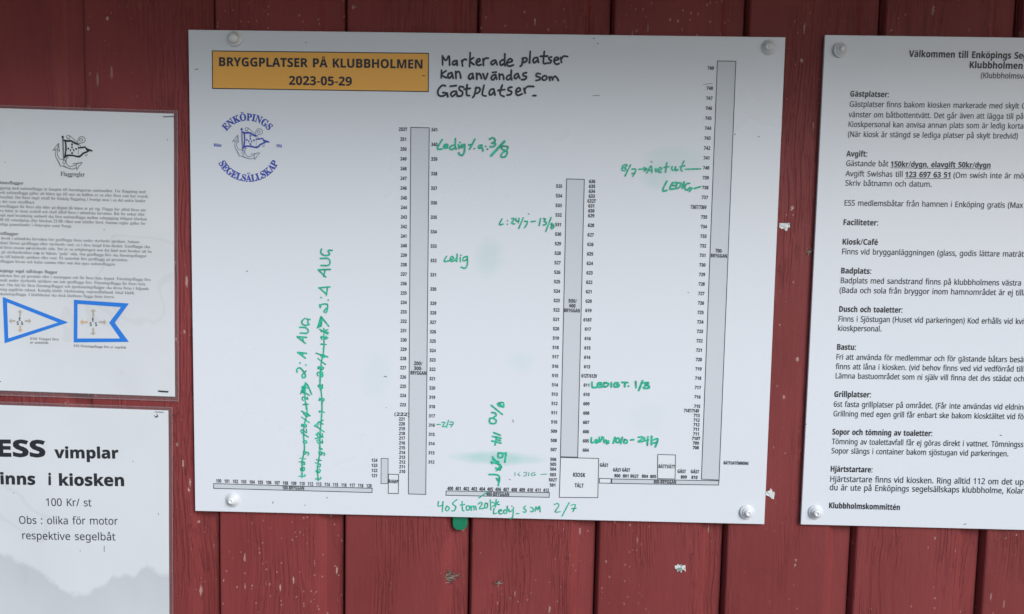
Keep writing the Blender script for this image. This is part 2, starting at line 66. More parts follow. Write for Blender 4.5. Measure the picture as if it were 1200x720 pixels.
NOTES = {'black':((1.75,((282.97,-33.73),(282.57,-23.93))),(1.75,((282.57,-24.32),(286.65,-29.09),(289.92,-23.81),(290.73,-33.87))),(1.75,((298.69,-29.29),(295.35,-29.61),(293.79,-32.25),(295.41,-33.79),(298.46,-31.52))),(1.75,((298.69,-28.9),(299.16,-34.12))),(1.75,((304.03,-28.82),(305.06,-34.68))),(1.75,((304.45,-30.12),(306.68,-27.47),(309.1,-27.82))),(1.75,((313.25,-20.18),(312.82,-35.21))),(1.75,((316.94,-25.61),(312.99,-29.07),(317.87,-33.17))),(1.75,((320.5,-30.51),(324.08,-28.89),(323.37,-26.55),(320.99,-27.89),(320.11,-31.17),(322.16,-33.76),(325.48,-32.79))),(1.75,((327.64,-26.48),(328.17,-33.66))),(1.75,((327.95,-29.09),(330.04,-26.18),(333.37,-25.74))),(1.75,((341.42,-27.83),(338.09,-28.67),(336.41,-31.31),(338.17,-32.85),(341.06,-30.45))),(1.75,((341.42,-27.83),(343.24,-32.76))),(1.75,((351.55,-20.89),(351.25,-32.64))),(1.75,((351.15,-27.41),(348.49,-27.72),(346.4,-30.1),(347.53,-33.35),(351.09,-31.33),(352.21,-33.67))),(1.75,((354.15,-30.63),(359.71,-28.58),(358.06,-26),(355.15,-27.61),(353.89,-31.29),(356.22,-34.12),(361.13,-32.74))),(1.75,((372.03,-24.73),(370.46,-32.33),(368.89,-33.92))),(1.75,((370.72,-25.8),(374.69,-24.69),(376.07,-27.02),(373.47,-29.67),(370.8,-29.45))),(1.75,((379.47,-17.84),(378.81,-30.24))),(1.75,((387.34,-24.23),(384.02,-24.94),(382.75,-27.56),(384.14,-30.15),(387.14,-27.5))),(1.75,((387.6,-24.23),(388.79,-29.43))),(1.75,((394.9,-17.6),(394.11,-29.34),(396.81,-30.6))),(1.75,((390.63,-22.88),(398.61,-22.49))),(1.75,((403.02,-23.33),(399.99,-24.29),(400.7,-26.37),(402.72,-27.25),(401.45,-29.88),(398.12,-29.93))),(1.75,((406.05,-27.19),(410.67,-25.82),(409.29,-23.62),(406.65,-24.58),(405.8,-27.85),(408.14,-31.07),(411.45,-30.37))),(1.75,((412.88,-23.83),(414.08,-29.02))),(1.75,((413.73,-25.77),(415.91,-22.48),(420.57,-22.66))),(1.75,((281.84,-39.64),(281.55,-47.9))),(1.75,((286.81,-40.21),(281.91,-44.49),(287.58,-47.8))),(1.75,((293.13,-42.08),(290.19,-43.04),(288.89,-45.42),(290.54,-48.28),(293.17,-45.35))),(1.75,((293.13,-42.08),(294.96,-48.21))),(1.75,((297.52,-40.69),(298.04,-48.16))),(1.75,((297.82,-42.65),(300.6,-40.64),(302.51,-43.23),(303.25,-47.81))),(1.75,((316.29,-42.62),(313.23,-43.71),(311.94,-47.01),(313.72,-48.95),(316.34,-46.02))),(1.75,((316.29,-42.62),(317.32,-48.24))),(1.75,((320.7,-42.28),(321.08,-48.83))),(1.75,((321,-44.24),(323.64,-42.5),(325.29,-44.83),(326.15,-48.09))),(1.75,((327.93,-42.82),(330.44,-48.94),(333,-42.35))),(1.75,((341.71,-43.51),(338.12,-44.62),(337.11,-47.91),(339.14,-49.19),(341.75,-45.87))),(1.75,((341.71,-43.51),(343.14,-48.47))),(1.75,((338.32,-41.08),(342.32,-40.63))),(1.75,((345.7,-42.53),(346.21,-48.42))),(1.75,((346.01,-44.49),(349.05,-42.87),(350.43,-45.08),(350.76,-48.34))),(1.75,((358.98,-38.39),(358.76,-47.56))),(1.75,((358.68,-43.63),(355.49,-44.34),(353.81,-47.25),(355.85,-48.92),(358.74,-46.64),(359.86,-48.85))),(1.75,((366.12,-41.81),(363.48,-43.16),(362.47,-46.19),(364.5,-47.47),(366.45,-44.81))),(1.75,((366.39,-41.81),(368.5,-47.01))),(1.75,((375.71,-40.74),(372.39,-41.71),(372.44,-44.06),(375.8,-45.06),(374.53,-47.96),(370.53,-48.28))),(1.75,((391.07,-41.8),(387.46,-41.46),(386.46,-44.1),(390.5,-45.73),(390.55,-47.96),(386.57,-49.07))),(1.75,((396.45,-43.67),(393.81,-44.76),(393.48,-47.65),(395.9,-48.65),(398.26,-46.91),(397.8,-44.31),(396.45,-43.67))),(1.75,((400.88,-44.91),(401.91,-48.82))),(1.75,((401.45,-46.47),(403.55,-44.87),(404.96,-48.11))),(1.75,((404.92,-46.41),(407.13,-44.15),(409.16,-45.43),(411.24,-48.67))),(1.75,((286.36,-56.62),(283,-56.02),(279.03,-60.02),(278.16,-65.3),(281.15,-67.88),(285.83,-66.75),(288.48,-64.47),(283.78,-63.89))),(1.75,((288.48,-64.47),(289.21,-68.41))),(1.75,((298.52,-62.33),(294.5,-62.66),(292.53,-65.72),(294.3,-67.93),(297.88,-64.97))),(1.75,((298.51,-62.07),(299.93,-67.57))),(1.75,((291.73,-56.92),(298.42,-56.02))),(1.75,((306.49,-57.6),(302.46,-57.01),(301.84,-60.3),(305.5,-62.87),(304.62,-66.83),(300.61,-67.56))),(1.75,((310.46,-54.91),(309.96,-65.43),(313.33,-66.69))),(1.75,((307.19,-59.82),(313.88,-58.79))),(1.75,((320.55,-57.37),(318.68,-65.94),(316.72,-68.6))),(1.75,((319.64,-58.69),(323.91,-57.97),(324.63,-61.24),(322,-63.91),(318.92,-63.96))),(1.75,((329.22,-55.25),(327.38,-65.14),(331.43,-66.78))),(1.75,((339.99,-59.01),(336.66,-59.73),(334.99,-63.7),(336.77,-65.64),(339.8,-62.96))),(1.75,((340,-59.28),(341.46,-65.56))),(1.75,((349.28,-54.66),(347.05,-64.15),(351.52,-66.97))),(1.75,((344.71,-60.51),(352.05,-59.47))),(1.75,((360.02,-56.71),(356.69,-57.43),(356.07,-60.06),(359.85,-61.57),(358.84,-64.61),(354.84,-65.34))),(1.75,((364.81,-62.28),(369.45,-60.1),(368.05,-57.24),(365.15,-59.25),(364.84,-63.85),(367.55,-65.39),(371.53,-63.74))),(1.75,((373.41,-57.81),(374.86,-63.03))),(1.75,((374.1,-59.11),(377.37,-55.77),(384.05,-55.66))),(1.75,((383.6,-65.51),(386.68,-65.46)))),
'Ledig 3/8 beside number 340':((1.9,((283.68,-115.12),(278.26,-124.99),(283.43,-125.53))),(1.9,((285.38,-122.91),(290.12,-122.04),(288.91,-120.11),(286.15,-121.33),(285.79,-124.47),(289.76,-124))),(1.9,((286.01,-122.66),(289.35,-123.07))),(1.9,((298.34,-114.08),(298.49,-124.24),(299.69,-125.23))),(1.9,((298.04,-120.73),(294.09,-121.97),(292.15,-124.74),(294.94,-125.87),(298.47,-123.07))),(1.9,((302,-120.27),(302.46,-124.56))),(1.9,((303.55,-117.9),(303.63,-117.97))),(1.9,((308.73,-120.15),(305.57,-120.59),(304.42,-122.96),(306.4,-123.31),(308.75,-120.93),(308.47,-128.36),(306.14,-132.16),(303.35,-131.19),(302.13,-129.26))),(1.9,((320.12,-114.09),(314.36,-125.13))),(1.9,((313.49,-120.45),(317.06,-120.39))),(1.9,((319.66,-124.48),(319.82,-124.56))),(1.9,((328.15,-120.58),(324.99,-121.03),(324.24,-123.38),(326.62,-123.73),(327.79,-122.15),(329.45,-126.81))),(1.9,((332.13,-121.68),(332.3,-121.83))),(1.9,((334.17,-124.77),(334.33,-124.77))),(1.9,((336.35,-113.8),(339.88,-112.18),(342.29,-114.08),(341.94,-116.82),(338.4,-118.05),(342.76,-118.37),(342.8,-120.32),(340.06,-122.16),(337.28,-121.74))),(1.9,((356.68,-121.63),(351.13,-121.34),(350.4,-124.48),(355.99,-126.72),(355.29,-131.43),(352.16,-133.44),(349.36,-132.32),(351.27,-128.37),(355.95,-125.16),(357.08,-122.01))),(2.6,((353,-115.84),(338.65,-131.73)))),
'8/7 arrow Aret ut beside number 740':((1.5,((489.33,-138.83),(485.11,-139.85),(485.18,-142.19),(488.54,-143.54),(488.12,-145.42),(484.81,-145.48),(484.26,-143.15),(488.46,-141.19),(489.82,-139.29))),(1.5,((493.6,-139.22),(487.84,-151.53))),(1.5,((495.17,-143.88),(499.91,-144.26),(496.37,-151.84))),(1.5,((495.32,-148.57),(498.63,-148.51))),(1.5,((503.21,-143.73),(511.23,-143.3))),(1.5,((508.34,-141.76),(511.7,-143.3),(508.94,-145.5))),(1.5,((511.86,-147.8),(516.31,-139.74),(517.51,-147.22))),(1.5,((513.65,-144.95),(517.61,-144.5))),(1.5,((521.14,-142.93),(522.2,-146.2))),(1.5,((521.19,-144.34),(522.57,-143.1))),(1.5,((524.52,-144.75),(528.24,-143.27),(526.76,-141.42),(524.47,-143.34),(524.56,-146.15),(527.89,-146.56))),(1.5,((533.66,-136.15),(532.61,-146.47))),(1.5,((530.54,-141.36),(536.17,-140.31))),(1.5,((539.47,-140.25),(539.59,-143.53),(542.44,-143.95),(543.24,-140.18),(544.34,-144.38),(546.2,-143.41))),(1.5,((552.45,-133.93),(549.46,-142.41),(550.96,-144.73))),(1.5,((548.43,-140.09),(553.58,-139.06))),(1.5,((554.67,-142.78),(571.15,-142.01)))),
'LEDIG beside number 738':((2,((534.38,-156.3),(530.02,-166.73),(534.74,-166.36))),(2,((540.59,-158.06),(537.99,-164.7),(542.72,-164.61))),(2,((540.59,-158.06),(544.35,-157.52))),(2,((539.29,-161.38),(542.58,-160.85))),(2,((545.78,-157.97),(544.59,-164.1),(548.79,-162.61),(550.05,-158.36),(545.78,-157.97))),(2,((553.31,-156.88),(551.66,-163.5))),(2,((559.5,-158.18),(555.76,-159.19),(554.52,-163.91),(557.42,-165.74),(560.15,-162.87),(561.62,-164.25),(562.98,-162.81),(559.84,-167.1))),(2,((565.38,-163.71),(571.92,-161.7)))),
'L: 24/7 - 13/8 beside number 531':((1.6,((352.06,-201.5),(348.95,-207.99),(353.61,-207.18))),(1.6,((358.2,-203.52),(358.27,-203.59))),(1.6,((358.06,-207.31),(358.13,-207.38))),(1.6,((362.81,-200.94),(365.32,-200.89),(364.3,-203.76),(362.55,-205.93),(366.16,-206.93))),(1.6,((367.47,-200.85),(367.89,-203.69),(371.11,-203.48))),(1.6,((371.04,-200.42),(370.43,-205.42))),(1.6,((375.69,-199.97),(370.93,-211.84))),(1.6,((377.21,-203.86),(380.44,-203.8),(379.45,-207.74),(377.37,-210.99))),(1.6,((384.74,-204.07),(389.39,-203.27))),(1.6,((395.05,-200.3),(393.8,-208.17))),(1.6,((398.27,-200.24),(400.79,-200.9),(399.05,-203.08),(401.59,-204.45),(400.94,-206.96),(398.44,-207.36))),(1.6,((406.83,-199),(401.47,-214.44))),(1.6,((408.06,-205.39),(406.66,-206.49),(410.29,-208.56),(408.21,-211.45),(407.08,-209.33),(409.88,-206.43)))),
'Ledig beside number 332':((1.6,((290.25,-244.68),(287.65,-250.6),(293.52,-249.41))),(1.6,((295.11,-248.58),(298.3,-246.65),(296.13,-244.56),(294.56,-247.26),(295.68,-250.43),(298.87,-249.3))),(1.6,((302.23,-241.77),(301.83,-250.31))),(1.6,((301.77,-246.58),(299.39,-248.49),(301.82,-249.77))),(1.6,((305.77,-245.7),(305.83,-250.22))),(1.6,((306.26,-243.02),(306.53,-243.28))),(1.6,((313.76,-244.2),(309.5,-245.62),(309.02,-249.09),(313.02,-248.21),(313.77,-244.73),(313.91,-253.52),(311.3,-257.58),(307,-256.33)))),
'LEDIG T. 1/8 beside number 611':((2.1,((457.7,-384.01),(458.46,-389.75),(463.66,-389.38))),(2.1,((468.6,-384.36),(464.73,-384.7),(464.51,-389.36),(469.34,-389))),(2.1,((464.8,-386.9),(468.66,-386.57))),(2.1,((471.61,-384.05),(471.14,-388.59),(475.35,-387.88),(476.47,-384.79),(471.61,-384.05))),(2.1,((479.71,-383.86),(479.85,-388.75))),(2.1,((487.32,-383.92),(483.71,-384.25),(483.23,-388.3),(488.06,-388.19),(488.24,-386.1),(486.18,-386.15))),(2.1,((491.53,-383.21),(498.18,-383.42))),(2.1,((495.16,-383.49),(495.07,-388.02))),(2.1,((499.15,-387.31),(499.28,-387.43))),(2.1,((507.2,-381.98),(508.03,-388.94))),(2.1,((515,-380.82),(511.15,-391.93))),(2.1,((516.29,-383.24),(521.71,-382.86),(519.39,-385.61),(516.49,-389.1),(522.52,-388.96),(521.82,-386.16),(518.4,-385.02)))),
'Ledig 10/6 - 24/7 beside number 605':((1.9,((458.9,-448.01),(459.06,-453.59),(462.69,-452.88))),(1.9,((463.04,-452.25),(465.68,-451.19),(464.43,-449.73),(463.02,-451.63),(464.3,-453.7),(466.35,-453.15))),(1.9,((468,-447.17),(468.16,-452.74),(470.5,-449.58),(471.02,-446.47))),(1.9,((472.93,-449.52),(473.65,-453.22))),(1.9,((472.87,-447.29),(472.99,-447.41))),(1.9,((475.38,-450.08),(476.07,-452.54),(478.45,-450.87),(478.53,-453.72),(476.12,-454.4))),(1.9,((485.62,-446.73),(484,-453.58))),(1.9,((487.48,-447.92),(487,-452.26),(490.65,-452.17),(490.51,-447.84),(487.48,-447.92))),(1.9,((494.12,-446.51),(492.53,-453.98))),(1.9,((496.62,-448.93),(496.13,-452.65),(499.19,-453.2),(499.7,-450.09),(497,-449.17))),(1.9,((503.93,-449.36),(507.19,-448.91))),(1.9,((512.32,-446.06),(516.55,-445.34),(516.63,-447.81),(512.49,-451.25),(517.94,-450.62))),(1.9,((519.26,-446.5),(519.73,-449.83),(523.95,-448.86))),(1.9,((523.22,-445.17),(522.94,-455.07))),(1.9,((527.44,-444.44),(527.53,-454.34))),(1.9,((529.4,-448.72),(534.57,-447.36),(532.11,-456.7))),(1.9,((528.92,-452.45),(533.75,-451.46)))),
'405 tom 20/7 ledig under the 400 pier':((1.35,((284.97,-527.05),(284.75,-532.35),(289.47,-531.47))),(1.35,((290.15,-526.92),(289.57,-539.03))),(1.35,((294.66,-532.09),(293.23,-535.91),(295.48,-537.81),(297.65,-534.27),(294.66,-532.09))),(1.35,((306.38,-524.22),(301.28,-528.89),(305.03,-532.56),(303.62,-537.14),(300.66,-537.67))),(1.35,((312.33,-526.33),(312.93,-536.13),(314.72,-537.29))),(1.35,((310.47,-530.45),(315.34,-529.72))),(1.35,((317.59,-531.47),(317.36,-535.71),(320.62,-535.93),(320.84,-531.69),(317.59,-531.47))),(1.35,((322.76,-531.33),(323.29,-536.61))),(1.35,((323.23,-532.83),(325.71,-531.26),(326.23,-535.78))),(1.35,((326.18,-532.75),(327.94,-531.5),(328.75,-535.71))),(1.35,((330.85,-528.85),(333.76,-526.51),(335.28,-528.73),(332.42,-534.1),(337.58,-533.66))),(1.35,((338.96,-527.88),(338.3,-532.43),(341.26,-532.65),(341.47,-527.81),(338.95,-527.58))),(1.35,((344.78,-523.2),(345.74,-535.25))),(1.35,((347.05,-526.16),(355.22,-528.96))),(1.35,((351.71,-523.01),(350.85,-532.09))),(1.35,((347.88,-531.42),(354.41,-525.2))),(1.35,((349.4,-533.64),(348.77,-539.4),(352.45,-538.85))),(1.35,((354.64,-537.28),(358.3,-535.67),(356.36,-534.66),(354.63,-536.52),(356.17,-539.81),(358.81,-539.13))),(1.35,((364.55,-530.22),(363.83,-538.54),(360.57,-538.18),(361.24,-534.84),(363.77,-535.52))),(1.35,((366.39,-533.94),(367.19,-536.94),(370.83,-534.58))),(1.35,((371.51,-531.54),(371,-542.89),(368.09,-544.93))),(1.35,((369.56,-530.08),(369.71,-530.23))),(1.35,((375.06,-539),(378.01,-538.92))),(1.35,((385.48,-529.66),(383.32,-531.98),(386.34,-534.92),(384.91,-537.22),(382.98,-536.52))),(1.35,((391.41,-531.01),(394.39,-532.44),(393.74,-536.23),(391.52,-535.83))),(1.35,((396.67,-535.39),(397.58,-530.09),(399.59,-533.81),(401.4,-529.23),(402.58,-535.99))),(1.35,((331.46,-521.74),(340.2,-515.03)))),
'2/7 under the kiosk box':((1.2,((418.59,-527.26),(422.23,-525.66),(423.77,-528.63),(419.53,-535.53),(425.41,-535.38))),(1.2,((435.44,-524.55),(427.76,-540.6))),(1.2,((437.73,-527.5),(442.85,-526.61),(440.13,-534.98))),(1.2,((438.56,-531.25),(443.7,-530.81)))),
'upright Ledig till 28/8 above number 405':((1.9,((351.85,-410.64),(357.05,-409.76),(357.88,-414.26),(352.65,-413.64),(351.1,-410.66),(357.89,-415.02))),(1.9,((343.7,-413.1),(356.57,-423.35))),(1.9,((344.6,-421.68),(348.34,-422.04),(349.59,-425.04),(347.23,-426.61))),(1.9,((342.48,-428.23),(342.58,-433.53),(348.56,-434.14),(349.69,-430.33),(346.21,-428.14),(342.48,-428.23))),(1.9,((347.27,-444.78),(354.8,-447.63))),(1.9,((345.85,-449.06),(355.61,-451.1))),(1.9,((345.2,-454.39),(355.72,-456.71))),(1.9,((350.39,-451.53),(349.03,-459.16))),(1.9,((351.91,-453.01),(354.91,-453.69))),(1.9,((361.92,-467.97),(360.64,-478.67))),(1.9,((352.95,-468.19),(361.94,-468.73))),(1.9,((352.95,-468.19),(353.05,-473.52),(357.53,-472.95),(358.21,-469.58))),(1.9,((346.3,-472.93),(349.38,-477.43),(345.69,-480.58))),(1.9,((346.65,-475.97),(353.9,-478.84))),(1.9,((344.91,-479.07),(355.46,-481.85),(354.03,-485.71))),(1.9,((349.4,-478.95),(357.01,-484.86),(351.09,-488.84))),(1.9,((350.28,-485.8),(355.57,-487.96))),(1.9,((342.93,-493.64),(354.21,-494.87),(353.67,-506.37))),(1.9,((351.56,-498),(354.04,-501.77)))),
'-2/7 beside number 316':((1.2,((282.13,-436.89),(286.12,-436.79))),(1.2,((287.8,-434.43),(291.23,-434.35),(288.44,-439.04),(292.43,-438.94))),(1.2,((295.18,-431.65),(293.02,-440.09))),(1.2,((296.92,-433.63),(300.92,-434.11),(298.14,-439.38))),(1.2,((296.39,-436.53),(300.38,-436.44)))),
'faint LEDIG beside number 503':((0.9,((372.48,-490.49),(372.57,-494.49))),(0.9,((377.79,-491.15),(375.86,-492.8),(378.45,-494.33))),(0.9,((382.68,-490.63),(385.61,-490.15),(385.11,-494.16),(382.37,-494.23))),(0.9,((388.55,-490.07),(388.24,-494.08))),(0.9,((395.4,-489.9),(391.52,-491.4),(392.55,-493.97),(396.44,-492.67),(394.47,-491.92))),(0.9,((402.31,-492.12),(409.15,-491.54)))),
'struck out upright line ending 2:A AUG above number 110':((1.35,((123.24,-501.51),(130.01,-501.32),(130,-499.48))),(1.35,((127.45,-494.54),(127.25,-491.29),(124.84,-493.06),(126.01,-494.75),(128.9,-494.86),(129.77,-492.6),(128.82,-490.74))),(1.35,((123.39,-484.52),(129.73,-484.77))),(1.35,((127.01,-484.54),(126.37,-487.06),(128.81,-487.94),(130.01,-486.78),(127.91,-484.88))),(1.35,((126.64,-481.05),(130.59,-480.96))),(1.35,((124.98,-480.29),(124.63,-480.12))),(1.35,((128.36,-472.07),(128.75,-474.73),(130.77,-475.41),(131.5,-472.73),(128.21,-472.39),(134.54,-473.83),(133.49,-476.79))),(1.35,((128.06,-460.88),(129.37,-462.53),(132.39,-461.61),(130.59,-459.14),(128.43,-461.07))),(1.35,((126.53,-450.06),(125.47,-448.03),(127.17,-446.84),(131.97,-450.37),(131.72,-446.17))),(1.35,((126.48,-440.53),(126.5,-443.06),(129.83,-440.81),(132.1,-441.67),(130.93,-443.7),(127.07,-440.3))),(1.35,((126.33,-432.1),(135.11,-438.31))),(1.35,((128.58,-427.78),(132.17,-431.34),(134.82,-429.74),(133.12,-428.11),(131.59,-430.03))),(1.35,((132.6,-424.29),(131.41,-421.1))),(1.35,((129.35,-417.7),(127.76,-417.52),(134.3,-416.9))),(1.35,((128.18,-412.96),(126.95,-409.93),(128.87,-408.65),(133.36,-411.41),(132.82,-408.69))),(1.35,((126.09,-401.35),(135.61,-406.57))),(1.35,((127.36,-399.43),(127.16,-396.52),(133.93,-398.3))),(1.35,((130.64,-398.69),(130.8,-396.94))),(1.55,((130.99,-394.4),(130.28,-410.48),(132.76,-425.63),(129.21,-442.76),(128.85,-455.36),(129.74,-469.76),(127.06,-484.29),(127.05,-502.41))),(1.55,((130.99,-392.27),(125.31,-404.88))),(1.55,((130.99,-392.27),(133.82,-396.12),(137.73,-405.3))),(1.55,((130.64,-393.52),(129.22,-405.15))),(1.55,((130.28,-394.42),(127.8,-403.75))),(1.55,((135.96,-430.39),(126.19,-425.25))),(1.55,((133.83,-455.23),(126.18,-450.38))),(1.7,((129.97,-318.3),(126.58,-321.76),(127.67,-325.12),(131.32,-326.39),(134.44,-324.29))),(1.7,((132,-318.93),(135.79,-319.52))),(1.7,((134.03,-319.56),(133.36,-322.96),(134.71,-325.64))),(1.7,((124.14,-328.59),(131.32,-329.1),(134.04,-332.43),(132,-335.19),(124.95,-335.08))),(1.7,((121.15,-339.51),(132,-339.94))),(1.7,((121.15,-339.51),(130.65,-346.77))),(1.7,((127.25,-339.64),(128.2,-344.78))),(1.7,((121.81,-357.45),(132,-358.3))),(1.7,((122.22,-357.44),(130.64,-363.79))),(1.7,((127.25,-358.14),(127.65,-361.81))),(1.7,((124.52,-369.39),(124.66,-369.52))),(1.7,((131.32,-371.69),(131.46,-371.82))),(1.7,((121.11,-380.12),(121.11,-376.3),(125.2,-375.52),(129.96,-381.56),(130.91,-384.96),(127.92,-386.4),(127.24,-382.99),(131.32,-378.79)))),
'longer struck out upright line ending 2:A AUG above number 113':((1.35,((142.35,-504.2),(148.39,-504.01),(148.3,-501.85))),(1.35,((146.03,-496.65),(144.88,-494.04),(142.78,-494.98),(144.43,-496.57),(146.61,-496.72),(147.97,-494.26),(146.81,-492.77))),(1.35,((142.19,-485.17),(148.18,-486.76))),(1.35,((145.55,-486.16),(144.57,-488.58),(146.82,-490.2),(148.08,-488.44),(146.25,-486.31))),(1.35,((145.02,-482.16),(148.98,-482.27))),(1.35,((143.43,-481.53),(143.6,-481.14))),(1.35,((146.5,-472.35),(146.92,-475.31),(149.58,-475.55),(149.4,-472.39),(146.62,-472.42),(152.95,-473.87),(152.24,-476.31))),(1.35,((145.67,-462.2),(143.96,-459.86),(145.86,-458.43),(150.47,-462.05),(150.12,-458.03))),(1.35,((145.63,-455.48),(144.62,-452.47),(146.57,-451.47),(150.25,-455.08),(150.1,-450.88))),(1.35,((143.57,-442.8),(152.3,-448.69))),(1.35,((145.55,-440.4),(145.69,-437.13),(151.25,-439.81))),(1.35,((148.19,-439.9),(148.73,-438.13))),(1.35,((147.36,-425.98),(146.53,-424.63),(152.53,-426.05))),(1.35,((146.92,-410.4),(146.47,-412.49),(149.92,-410.15),(152.19,-410.74),(151.09,-412.97),(147.03,-409.71))),(1.35,((146.88,-397.05),(148.77,-398.98),(150.62,-397.28),(149.12,-395.27),(147.02,-396.58))),(1.35,((147.71,-382.59),(148.45,-385.06),(150.95,-384.02),(150.27,-381.57),(147.59,-382.69))),(1.5,((149.2,-372.64),(147.46,-394.01),(149.24,-404.67),(149.81,-424.31),(147.54,-454.89),(147.57,-472.92),(144.91,-491.07),(145.82,-505.55))),(1.5,((151.07,-435.04),(141.3,-441.56))),(1.5,((151.1,-454.8),(142.2,-456.82))),(1.5,((144.86,-442.37),(142.19,-442.43))),(1.5,((145.76,-449.54),(143.09,-452.3))),(1.5,((150.23,-469.24),(146.67,-467.52))),(1.4,((148.23,-397.43),(147.42,-394.43),(145.21,-395.21),(146.92,-397.26),(149.14,-397.62),(150.39,-395.18),(149.89,-393.83))),(1.4,((145.24,-383.91),(144.01,-381.13),(146.16,-379.94),(150.57,-383.42),(150.17,-379.79))),(1.4,((145.37,-373.52),(145.43,-375.91),(149,-373.67),(151.35,-374.22),(149.96,-376.67),(146.11,-373.25))),(1.4,((145.01,-363.92),(153.61,-370.58))),(1.4,((147.43,-359.31),(150.56,-362.54),(153.43,-361.25),(151.5,-359.6),(150.36,-362.4))),(1.4,((151.63,-355.9),(151.13,-351.92))),(1.4,((149.56,-347.6),(148.02,-347.19),(154.46,-347.72))),(1.4,((149.48,-341.96),(148.37,-339.39),(150.39,-338.63),(154.89,-341.61),(154.31,-338.03))),(1.4,((146.89,-330.32),(156.51,-335.71))),(1.5,((151.65,-329.33),(151.94,-340.17),(151.69,-355.13),(149.67,-364.71),(147.65,-381.14),(147.68,-398.95))),(1.5,((142.87,-357.78),(156.18,-361.84))),(1.5,((148.94,-332.1),(157.07,-333.95))),(1.5,((148.54,-332.79),(156.39,-330.58))),(1.5,((150.31,-339.53),(156.41,-339.8))),(1.7,((149.07,-239.31),(148.14,-242.66),(149.75,-245.3),(153.79,-246.55),(158.09,-245.13),(156.46,-240.76),(161.17,-240.66))),(1.7,((147.74,-250.02),(156.48,-249.84),(158.64,-253.8),(156.5,-257.59),(148.43,-257.76))),(1.7,((145.07,-262.78),(159.2,-262.09))),(1.7,((145.47,-262.91),(153.83,-270.64))),(1.7,((153.15,-262.61),(151.41,-270.02))),(1.7,((145.77,-283.3),(158.58,-281.95))),(1.7,((146.44,-283.28),(153.87,-289.45))),(1.7,((155.88,-282.28),(154.55,-291.45))),(1.7,((148.48,-294.27),(148.62,-294.41))),(1.7,((156.59,-296.79),(156.72,-296.92))),(1.7,((146.87,-302.39),(147.82,-305.75),(148.49,-302.36),(155.25,-301.54),(155.93,-305.57),(154.59,-311),(151.88,-309.71),(154.58,-306.27))),(1.7,((148.51,-315.86),(157.33,-326.49))),(1.7,((148.51,-315.86),(144.47,-328.81))),(2.4,((148.51,-317.89),(146.09,-327.42))),(2.4,((149.19,-318.55),(148.26,-326.69))))}
SPECKS = ((0.7,((7.57,-43.48),(10.45,-42.5))),(0.7,((130.63,-11.89),(131.57,-12.25))),(0.7,((260.98,8.49),(261.92,8.51))),(0.7,((346.34,-28.8),(346.91,-28.79))),(0.7,((448.06,-2.4),(449.57,-2.93))),(0.7,((607.2,-103.1),(607.8,-104.02))),(0.7,((633.19,-105.43),(634.17,-106.35))),(0.7,((516.13,-134.59),(517.32,-136.07))),(0.7,((381.07,-195.02),(382.24,-195.95))),(0.7,((63.55,-266.17),(64.52,-266.15))),(0.7,((366.18,-498.66),(367.17,-499.23))),(0.7,((155.38,-525.71),(156.37,-526.29))),(0.7,((129.58,-535.49),(130.57,-535.47))),(0.7,((562.19,-279.7),(563.15,-279.68))),(0.7,((449.45,-64.44),(457.34,-63.93))),(0.7,((570.38,-50.42),(580.61,-48.96))),(0.7,((64.13,-266.16),(65.1,-266.14))),(0.7,((260.67,-45.88),(263.51,-45.83))),(0.7,((92.8,-532.43),(93,-534.45))),(0.7,((452.9,-7.82),(453.85,-8.36))),(0.7,((368.68,-429.34),(369.33,-432.29))),(0.7,((223.45,-419.04),(224.04,-419.03))),(0.7,((220.82,-382.6),(223.56,-383.12))))
SMEARS = ((351,-474.47,53.76,8.33,0.55),(338.03,-246.04,18.24,23.52,0.22),(543.46,-133.16,40.32,16.66,0.22),(523.26,-149.46,19.2,17.64,0.25),(212.8,-381.8,19.2,34.3,0.1),(377.99,-363.24,19.2,13.72,0.12),(315.79,-542.62,24.96,5.88,0.16),(523.09,-423.58,26.88,19.6,0.07))
MAP = (658.065,546.067,-372.767,274.15,0.003)
SCREWS_MAP = ((51.77,-9.42),(639.51,-9.5),(46.22,-531.14),(638.9,-529.88))
